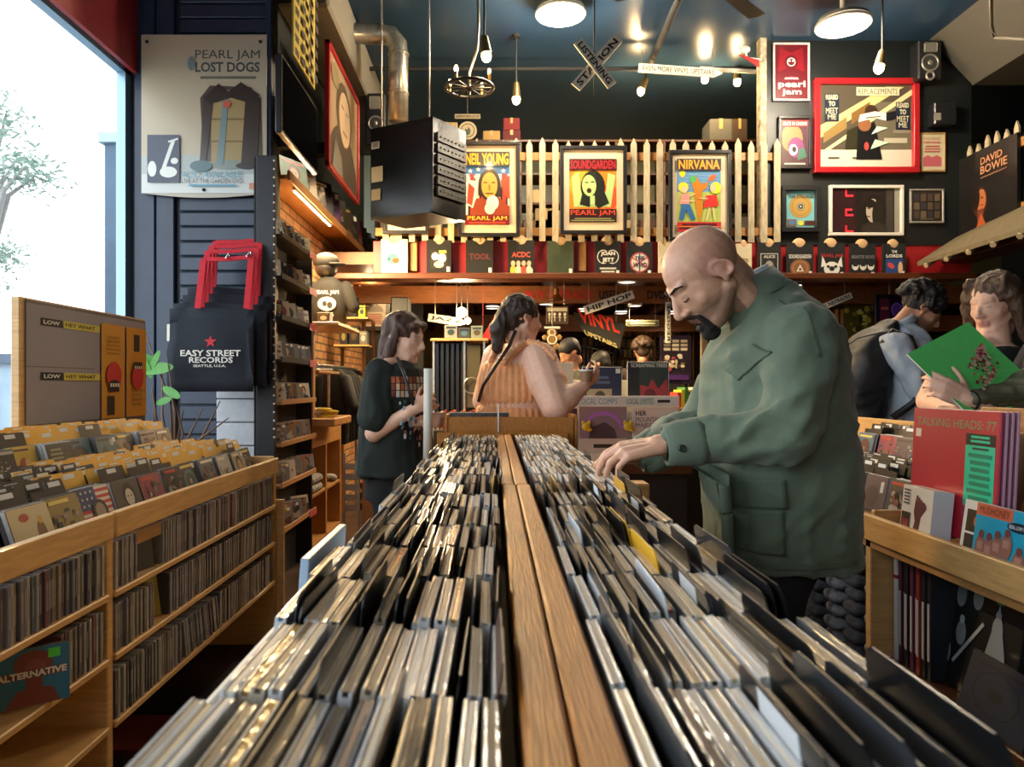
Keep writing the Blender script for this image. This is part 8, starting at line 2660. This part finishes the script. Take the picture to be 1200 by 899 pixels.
organic(body, 'body', M_SKIN, gi, .0055, 5, head_tone(HO, HR, .97, SK['fair'], brow=hexc('#3a281c')))
shoes.build('shoes', M_BLACKP, gi)
tr.loft([((nb.x, Yg, .78), (.15, 0, 0), (0, .18, 0)), ((nb.x, Yg, 1.0), (.14, 0, 0), (0, .17, 0))])
cloth(tr, 'trousers', mat('black_cotton2', hexc('#141517'), .9), gi, .012, 4)
M_TS = mat('dark_green_tshirt', hexc('#16201c'), .88, noise=.12, nscale=30)
ts = MB(); ts.loft([((nb.x - .0, Yg, PZ(y, Yg)), (a, -.02, 0), (.02, b, 0)) for y, a, b in ((424, .065, .085), (432, .12, .165), (450, .145, .20), (490, .16, .20), (530, .185, .20), (556, .195, .21))], 32)
for S, E in ((sR, eR), (sL, eL)):
 ts.cap(S, S.lerp(E, .72), .078, .088)
tsh = cloth(ts, 't_shirt', M_TS, gi, .010, 4, wrinkle(5, .012, (1.4, 1.4, .6), 3))
bv = bvh_of(tsh)


def print_on(target, parent, o, u, v, paint, D, name='print'):
 """a printed picture that follows the cloth: each coloured area is laid on the surface"""
 A = Art(o, u, v, .0009, None); paint(A); bt = bvh_of(target); D = Vector(D).normalized()
 mb = MB()
 for f, c in zip(A.mb.f, A.mb.c):
  pts = [Vector(A.mb.v[i]) for i in f]; out = []
  k = (pts[0] - Vector(o)).dot(A.n)
  for p in pts:
   h = bt.ray_cast(p - D * .5, D)
   out.append((h[0] if h[0] is not None else p) - D * (.003 + abs(k)))
  mb.add(out, [list(range(len(out)))], c, False)
 return mb.build(name, M_PRINTM, parent)


def gpaint(A):
 g = random.Random(5)
 for i in range(9):
  for j in range(3):
   x = .02 + .105 * i; A.rect(x, .68 + .09 * j, x + .085, .76 + .09 * j, g.choice(['#a85a34', '#c8a888', '#7a3a28', '#b8b0a4']))
 for i in range(60):
  x, y = g.uniform(.1, .9), g.uniform(.05, .62); s = g.uniform(.03, .07); A.rect(x, y, x + s, y + s, g.choice(['#3a6a78', '#8fa8b4', '#c8ccc8', '#5a4a5a', '#2a3a34', '#a85a44']))


print_on(tsh, gi, P(456, 528, Yg - .18), Vector((.17, .10, 0)) * 1.0, UZ * .36, gpaint, (-.35, 1, 0))
mb = MB(); mb.tube([P(466, 420, Yg - .11), P(474, 440, Yg - .225), P(486, 480, Yg - .235)], .008, 8); mb.build('bag_strap', M_BLACKP, gi)
hb = MB(); hb.ell(HO + HR @ Vector((0, .022, .040)), (.088, .105, .092), HR); hb.ell(HO + HR @ Vector((0, .062, -.02)), (.08, .055, .11), HR)
for sx in (-1, 1):
 hb.cap(HO + HR @ Vector((sx * .07, .01, .03)), HO + HR @ Vector((sx * .075, .03, -.11)), .026, .03)
hb.cap(HO + HR @ Vector((0, .07, -.05)), HO + HR @ Vector((0, .08, -.13)), .06, .04); hb.cap(HO + HR @ Vector((-.05, -.06, .075)), HO + HR @ Vector((.05, -.06, .075)), .022)
cloth(hb, 'hair', mat('reddish_hair', hexc('#4a2c1c'), .55, noise=.5, nscale=40, stretch=(6, 6, 1), bump=.8, bscale=60), gi, .006, 2, wrinkle(24, .006, (1, 1, .4)))
q0, q1 = P(502, 432, Yg - .24), P(501, 546, Yg - .24)
mb = MB(); mb.tube([q0, q1], .0205, 20)
tag(mb.build('rolled_poster', mat('rolled_paper', hexc('#d4cfc2'), .6)), 'long rolled white poster held upright by the person in the black T-shirt', 'poster')

# ------------------------------------------------------------------ curly-haired man with the backpack
Yb = 3.95
ba = empty('person', (PX(1062, Yb), Yb, 0), 'curly-haired man in a pale denim shirt, head bowed, carrying a black backpack', 'person')
f_, u_ = pitch_yaw(.62, math.radians(-12)); HR = hmat(f_, u_); HO = P(1080, 364, Yb)
body = MB(); add_head(body, HO, HR, 1.0)
nb = P(1052, 388, Yb); body.cap(HO + HR @ Vector((0, .03, -.04)), nb, .055, .062)
sR, sL = P(1050, 405, Yb - .19), P(1055, 402, Yb + .19)
body.loft([((nb.x - .0, Yb, PZ(y, Yb)), (a, 0, 0), (0, b, 0)) for y, a, b in ((385, .07, .1), (400, .12, .19), (440, .13, .17), (500, .13, .16), (535, .14, .17))])
eR, wR = P(1082, 456, Yb - .24), P(1098, 478, Yb - .16)
body.cap(sR, eR, .055, .043); body.cap(eR, wR, .042, .028); add_hand(body, wR, (.8, .3, -.4), (0, -.3, 1), (0, 1, 0), 1)
eL, wL = P(1078, 450, Yb + .24), P(1100, 470, Yb + .16); body.cap(sL, eL, .055, .043); body.cap(eL, wL, .042, .028); add_hand(body, wL, (.8, -.3, -.4), (0, .3, 1), (0, -1, 0), 1)
shoes = MB(); tr = MB(); hx = PX(1052, Yb); legs(body, tr, (hx, Yb - .09, .9), (hx, Yb + .09, .9), (hx + .03, Yb - .1, .48), (hx + .03, Yb + .1, .48), (hx, Yb - .1, .09), (hx, Yb + .1, .09), shoes, (1, 0, 0))
organic(body, 'body', M_SKIN, ba, .0065, 5, head_tone(HO, HR, 1, SK['mid'], stubble=hexc('#3a281c'), brow=hexc('#1c140e')))
shoes.build('shoes', M_BLACKP, ba); tr.loft([((hx, Yb, .8), (.14, 0, 0), (0, .18, 0)), ((hx, Yb, 1.0), (.14, 0, 0), (0, .17, 0))]); cloth(tr, 'trousers', mat('jeans', hexc('#24344a'), .85, noise=.15), ba, .012, 4)
M_DN = mat('pale_denim', hexc('#a2adb8'), .85, noise=.15, nscale=14, bump=.2, bscale=200)
sh_ = MB(); sh_.loft([((PX(x, Yb), Yb, PZ(y, Yb)), (a, 0, 0), (0, b, 0)) for x, y, a, b in ((1055, 381, .07, .10), (1054, 390, .11, .17), (1056, 403, .145, .215), (1060, 430, .16, .22), (1060, 470, .165, .21), (1058, 515, .17, .21))], 32)
for S, E, W in ((sR, eR, wR), (sL, eL, wL)):
 sh_.cap(S, E, .085, .075); sh_.cap(E, W, .072, .05)
shirt = cloth(sh_, 'shirt', M_DN, ba, .011, 5, wrinkle(6, .010, (1.5, 1, .8), 7))
mb = MB(); mb.loft([(nb + Vector((.0, 0, .03)) + tl * h, e1 * a, e2 * b) for a, b, h in ((.085, .085, -.03), (.078, .078, .03), (.088, .088, .035), (.105, .10, -.01))], 28); mb.build('collar', M_DN, ba)
hb = MB(); rh = random.Random(3); hb.ell(HO + HR @ Vector((0, .03, .045)), (.088, .1, .09), HR)
for k in range(110):
 a, b_ = rh.uniform(0, 2 * math.pi), rh.uniform(-.25, 1.45)
 v = Vector((math.cos(b_) * math.cos(a) * .095, math.cos(b_) * math.sin(a) * .11 + .035, math.sin(b_) * .10 + .045))
 if v.y < -.055 and v.z < .07: continue
 hb.ell(HO + HR @ v, (.026, .026, .022), None, 8, 6)
cloth(hb, 'hair', mat('curly_hair', hexc('#1c130e'), .6, noise=.5, nscale=60, bump=.8, bscale=90), ba, .007, 1, wrinkle(34, .008))
bp = empty('backpack', P(1012, 480, Yb), 'bulky black backpack on the back of the man in denim', 'backpack')
mb = MB(); c_ = P(1016, 435, Yb - .02)
mb.loft([((c_.x + dx, Yb - .02, c_.z + dz), (a, 0, .02), (0, b, 0)) for dx, dz, a, b in ((-.02, -.29, .08, .12), (-.04, -.25, .125, .155), (-.045, -.1, .14, .165), (-.02, .08, .125, .16), (.04, .2, .10, .14), (.075, .25, .06, .10), (.08, .265, .02, .05))], 30, 2.8)
mb.loft([((c_.x - .17 + dx, Yb - .02, c_.z + dz), (a, 0, .0), (0, b, 0)) for dx, dz, a, b in ((.02, -.24, .03, .08), (.0, -.2, .05, .12), (.01, -.05, .05, .12), (.05, .02, .03, .09))], 24, 2.8)
cloth(mb, 'bag', mat('black_nylon', hexc('#0f1012'), .55, noise=.2, nscale=20, bump=.3, bscale=150), bp, .011, 4, wrinkle(5, .010, (1, 1, 1.4), 2))
for sy in (-.11, .09):
 mb = MB(); mb.tube([P(1035, 403, Yb + sy - .09), P(1046, 389, Yb + sy * 1.25 - .05), P(1066, 396, Yb + sy * 1.3 - .09), P(1077, 424, Yb + sy * 1.3 - .1), P(1074, 470, Yb + sy * 1.2 - .12), P(1046, 490, Yb + sy - .08)], .020, 10); mb.build('strap', MATS['black_nylon'], bp)
mb = MB(); mb.tube([c_ + Vector((-.19, -.06, .1)), c_ + Vector((-.12, -.14, .17)), c_ + Vector((0, -.16, .2))], .004, 6); mb.tube([c_ + Vector((-.2, -.1, -.05)), c_ + Vector((-.16, -.13, -.2))], .004, 6); mb.build('zip', mat('zip_grey', hexc('#3a3c40'), .4, metal=.4), bp)

# ------------------------------------------------------------------ long-haired person at the right
Yh = 3.3
lo = empty('person', (PX(1168, Yh), Yh, 0), 'person with long brown hair in a black T-shirt behind the green record', 'person')
f_, u_ = pitch_yaw(.25, math.radians(205)); HR = hmat(f_, u_); HO = P(1164, 357, Yh); hs = 1.1
body = MB(); add_head(body, HO, HR, hs)
nb = P(1166, 404, Yh); body.cap(HO + Vector((0, 0, -.06)), nb, .062, .066)
sR, sL = P(1188, 425, Yh + .12), P(1112, 424, Yh - .06)
body.cap(nb, sL, .06, .06); body.cap(nb, sR, .06, .06)
body.loft([((nb.x, Yh, PZ(y, Yh)), (a, 0, 0), (0, b, 0)) for y, a, b in ((405, .08, .08), (420, .16, .11), (460, .18, .12), (540, .18, .13))])
eL, wL = P(1088, 470, Yh - .18), P(1120, 482, Yh - .42)
body.cap(sL, eL, .058, .05); body.cap(eL, wL, .048, .03); add_hand(body, wL, (.7, -.7, 0), (0, -.3, 1), (1, 0, 0), 1)
eR, wR = P(1230, 480, Yh), P(1200, 485, Yh - .25); body.cap(sR, eR, .055, .045); body.cap(eR, wR, .045, .03); add_hand(body, wR, (-.7, -.7, 0), (0, -.3, 1), (-1, 0, 0), 1)
shoes = MB(); tr = MB(); hx = nb.x; legs(body, tr, (hx - .09, Yh, .9), (hx + .09, Yh, .9), (hx - .1, Yh, .48), (hx + .1, Yh, .48), (hx - .1, Yh, .09), (hx + .1, Yh, .09), shoes, (-.5, -.8, 0))
organic(body, 'body', M_SKIN, lo, .0065, 5, head_tone(HO, HR, hs, SK['fair'], brow=hexc('#3a281c')))
shoes.build('shoes', M_BLACKP, lo); tr.loft([((hx, Yh, .8), (.18, 0, 0), (0, .14, 0)), ((hx, Yh, 1.0), (.17, 0, 0), (0, .14, 0))]); cloth(tr, 'trousers', MATS['black_cotton2'], lo, .012, 4)
ts = MB(); ts.loft([((nb.x, Yh, PZ(y, Yh)), (a, 0, 0), (0, b, 0)) for y, a, b in ((407, .09, .09), (413, .15, .12), (428, .215, .145), (470, .22, .15), (540, .22, .16))], 30)
ts.cap(sL, sL.lerp(eL, .42), .08, .082); ts.cap(sR, sR.lerp(eR, .5), .08, .08)
cloth(ts, 't_shirt', MATS['black_cotton'], lo, .011, 4, wrinkle(6, .008))
hb = MB()
def LP_(x, y, z): return HO + HR @ (Vector((x, y, z)) * hs)
hb.ell(LP_(0, .028, .045), (.1, .115, .1), HR); hb.ell(LP_(0, .075, -.03), (.1, .06, .13), HR)
for sx in (-1, 1):
 hb.cap(LP_(sx * .06, -.03, .09), LP_(sx * .098, .0, -.02), .035, .036); hb.cap(LP_(sx * .098, .0, -.02), LP_(sx * .105, .02, -.15), .036, .032); hb.cap(LP_(sx * .105, .03, -.12), LP_(sx * .11, .04, -.2), .03, .018)
cloth(hb, 'hair', mat('long_brown_hair', hexc('#4f3826'), .55, noise=.5, nscale=30, stretch=(5, 5, 1), bump=.9, bscale=50), lo, .007, 2, wrinkle(20, .010, (1, 1, .45)))

# ------------------------------------------------------------------ person at the right edge holding the green record
ed = empty('person', (2.12, 2.62, 0), 'person in a dark T-shirt over olive striped sleeves holding the green record', 'person')
f_, u_ = pitch_yaw(.45, math.radians(165)); HR = hmat(f_, u_); HO = Vector((2.13, 2.62, 1.74))
body = MB(); add_head(body, HO, HR, 1.0)
nb = Vector((2.16, 2.62, 1.56)); body.cap(HO + Vector((0, 0, -.05)), nb, .055, .06)
sL, sR = Vector((2.02, 2.46, 1.44)), Vector((2.16, 2.84, 1.47))
body.cap(nb, sL, .055, .055); body.cap(nb, sR, .055, .055)
body.loft([((2.14, 2.64, z), (a, 0, 0), (0, b, 0)) for z, a, b in ((1.53, .07, .1), (1.46, .11, .18), (1.3, .12, .17), (.95, .13, .17))])
eL = P(1185, 466, 2.42); wL = P(1137, 470, 2.36)
body.cap(sL, eL, .052, .043); body.cap(eL, wL, .042, .028)
add_hand(body, wL, (-.75, .15, .42), (-.1, -1, .0), (-.2, .3, 1), .98, curl=(.5, .6, .5), thumb=1.0)
eR, wR = Vector((2.1, 2.95, 1.22)), Vector((1.93, 2.72, 1.26)); body.cap(sR, eR, .052, .043); body.cap(eR, wR, .042, .028); add_hand(body, wR, (-.9, -.3, .1), (0, .3, -1), (0, -1, 0), .98)
shoes = MB(); tr = MB(); legs(body, tr, (2.16, 2.53, .9), (2.16, 2.73, .9), (2.14, 2.53, .48), (2.14, 2.73, .48), (2.17, 2.52, .09), (2.17, 2.74, .09), shoes, (-1, 0, 0))
organic(body, 'body', M_SKIN, ed, .006, 5, head_tone(HO, HR, 1, SK['fair'], brow=hexc('#2a1c14')))
shoes.build('shoes', M_BLACKP, ed); tr.loft([((2.16, 2.63, .8), (.14, 0, 0), (0, .18, 0)), ((2.15, 2.63, 1.0), (.14, 0, 0), (0, .17, 0))]); cloth(tr, 'trousers', MATS['black_cotton2'], ed, .012, 4)
ts = MB(); ts.loft([((2.14, 2.64, z), (a, 0, 0), (0, b, 0)) for z, a, b in ((1.54, .08, .11), (1.5, .12, .17), (1.42, .155, .22), (1.2, .16, .21), (.92, .17, .21))], 30)
ts.cap(sL, sL.lerp(eL, .55), .078, .075); ts.cap(sR, sR.lerp(eR, .6), .078, .075)
cloth(ts, 't_shirt', mat('navy_tshirt', hexc('#161b24'), .9, noise=.1), ed, .010, 4, wrinkle(6, .008))
for q_ in (0, 1):
 sl = MB()
 if q_: sl.cap(sL.lerp(eL, .4), eL, .064, .062); sl.cap(eL, wL + (eL - wL) * .12, .060, .042)
 else: sl.cap(sR.lerp(eR, .4), eR, .064, .062); sl.cap(eR, wR + (eR - wR) * .2, .060, .042)
 cloth(sl, 'sleeve', mat('olive_stripe', hexc('#7c7a5c'), .85, noise=1, nscale=6, stretch=(1, 1, 9), dark=hexc('#4a4a38')), ed, .008, 4, wrinkle(14, .006, (1, 1, 1.5)))
MB().torus(wL + (eL - wL).normalized() * -.002, .031, .005, (eL - wL), 22, 6).build('bracelet', M_BLACKP, ed)
hb = MB(); hb.ell(HO + HR @ Vector((0, .025, .045)), (.088, .105, .09), HR); hb.ell(HO + HR @ Vector((0, .07, .0)), (.07, .05, .08), HR)
cloth(hb, 'hair', M_HB, ed, .007, 2, wrinkle(24, .006))
# the green record
gr = empty('record_album', P(1110, 440, 2.45), 'bright green record sleeve with a speckled diamond, held tilted at the right', 'record')
Lc, Tc = P(1063, 415, 2.45), P(1132, 379, 2.55)
e1_ = (Tc - Lc).normalized() * .315; r2 = P(1205, 436, 2.45) - Tc; e2_ = (r2 - e1_.normalized() * r2.dot(e1_.normalized())).normalized() * .315
Bc = Lc + e2_
nrm = e2_.cross(e1_).normalized()
if nrm.y > 0: nrm = -nrm
mb = MB(); q = -nrm * .005
mb.add([Bc, Bc + e1_, Lc + e1_, Lc, Bc + q, Bc + e1_ + q, Lc + e1_ + q, Lc + q], [(0, 1, 2, 3), (7, 6, 5, 4), (0, 4, 5, 1), (1, 5, 6, 2), (2, 6, 7, 3), (3, 7, 4, 0)]); mb.build('sleeve', M_WHITEP, gr)
A = Art(Lc + nrm * .0004, e2_, e1_, .0004, '#66dc74')
if A.n.dot(nrm) < 0:
 A = Art(Bc + nrm * .0004, -e2_, e1_, .0004, '#66dc74')
g = random.Random(4)
for i in range(28):
 a = i / 28 * 6.283; A.line(.5 + .26 * math.cos(a), .5 + .26 * math.sin(a), .5 + (.33 + .1 * (i % 3)) * math.cos(a), .5 + (.33 + .1 * (i % 3)) * math.sin(a), .005, '#a8d88a')
for i in range(120):
 t = g.uniform(-1, 1); w_ = (1 - abs(t)) * .11; s = g.uniform(-1, 1) * w_
 x, y = .5 + t * .2 + s * .8, .5 - t * .2 + s * .8; A.rect(x, y, x + .03, y + .03, g.choice(['#b8485a', '#d8a8a0', '#8a2c3a', '#e0c8a8', '#c87a5a']))
[A.line(x_ + k_ * .035, y_ + k_ * .03, x_ + .03 + k_ * .035, y_ - .02 + k_ * .03, .004, '#a86a54') for x_, y_ in ((.1, .14), (.7, .8)) for k_ in range(6)]
A.build('print', gr)

# ------------------------------------------------------------------ people far back
def far_person(px, py, Yq, ang, label, shirt, hairc, pitch=.3, s=1.0, hair='short'):
 HOq = P(px, py, Yq); r = empty('person', (HOq.x, Yq, 0), label, 'person')
 f_, u_ = pitch_yaw(pitch, ang); R = hmat(f_, u_); body = MB(); add_head(body, HOq, R, s)
 h = Vector((math.cos(ang), math.sin(ang), 0)); sd = Vector((-h.y, h.x, 0)); nb = HOq - h * .05 + Vector((0, 0, -.17)); k = HOq.z - .17
 body.cap(HOq + Vector((0, 0, -.05)), nb, .055, .06)
 def RG(z, a, b): return (Vector((nb.x, nb.y, z)), h * a, sd * b)
 body.loft([RG(k, .07, .1), RG(k - .06, .11, .18), RG(k - .3, .12, .16), RG(.95, .12, .16)])
 tr = MB(); shoes = MB(); sh = MB()
 legs(body, tr, nb + sd * .09 - Vector((0, 0, nb.z - .9)), nb - sd * .09 - Vector((0, 0, nb.z - .9)), Vector((nb.x, nb.y, .48)) + sd * .1, Vector((nb.x, nb.y, .48)) - sd * .1, Vector((nb.x, nb.y, .09)) + sd * .1, Vector((nb.x, nb.y, .09)) - sd * .1, shoes, h)
 tr.loft([RG(.8, .13, .17), RG(1.0, .13, .17)])
 sh.loft([RG(k + .01, .07, .1), RG(k - .03, .12, .17), RG(k - .1, .14, .22), RG(k - .3, .15, .2), RG(.92, .15, .2)])
 for sg in (1, -1):
  S = nb + sd * .19 * sg + Vector((0, 0, -.08)); E = S + Vector((0, 0, -.27)) + h * .06 + sd * .04 * sg; W = E + h * .2 + Vector((0, 0, .03))
  body.cap(S, E, .05, .042); body.cap(E, W, .04, .028); add_hand(body, W, h, (0, 0, 1), -sd * sg, 1); sh.cap(S, E, .075, .068); sh.cap(E, E.lerp(W, .7), .065, .05)
 organic(body, 'body', M_SKIN, r, .009, 4, head_tone(HOq, R, s, SK['mid'], brow=hairc)); shoes.build('shoes', M_BLACKP, r)
 cloth(tr, 'trousers', MATS['black_cotton2'], r, .015, 3); cloth(sh, 'shirt', mat('sh%d' % px, shirt, .85), r, .014, 3)
 hb = MB(); hb.ell(HOq + R @ Vector((0, .028, .045)), (.09, .11, .093), R); hb.ell(HOq + R @ Vector((0, .07, .0)), (.075, .05, .08), R)
 if hair == 'curly':
  for kk in range(60):
   a, b_ = rh.uniform(0, 6.28), rh.uniform(-.3, 1.4); v = Vector((math.cos(b_) * math.cos(a) * .1, math.cos(b_) * math.sin(a) * .11 + .03, math.sin(b_) * .1 + .04))
   if not (v.y < -.05 and v.z < .07): hb.ell(HOq + R @ v, (.03, .03, .028), None, 8, 6)
 cloth(hb, 'hair', mat('fh%d' % px, hairc, .6, noise=.4, nscale=40), r, .01, 2)


far_person(667, 414, 6.8, math.radians(200), 'dark-haired customer bending over, just showing right of the gingerbread ornament', hexc('#2c2c20'), hexc('#15100c'), .6)
far_person(703, 428, 7.4, math.radians(150), 'short customer whose dark hair just shows above the dark blue LP', hexc('#4a3a2a'), hexc('#120e0c'), .5)
far_person(753, 412, 7.6, math.radians(80), 'curly-haired customer seen from behind above the SCREAMING TREES LP', hexc('#3a3028'), hexc('#3a281a'), .2, hair='curly')
# ------------------------------------------------------------------ the originals of the copied pieces are not part of the shop
for o in PROTO_OBJS:
 for ch in list(o.children):
  bpy.data.objects.remove(ch)
 bpy.data.objects.remove(o)
# repeats that nothing tells apart share one group
seen = {}
for o in SC.objects:
 if o.parent is None and o.get('label'):
  seen.setdefault(o['label'], []).append(o)
for lb, os_ in seen.items():
 if len(os_) > 1:
  g = os_[0].get('group') or lb
  for o in os_:
   o['group'] = g
bpy.context.view_layer.update()
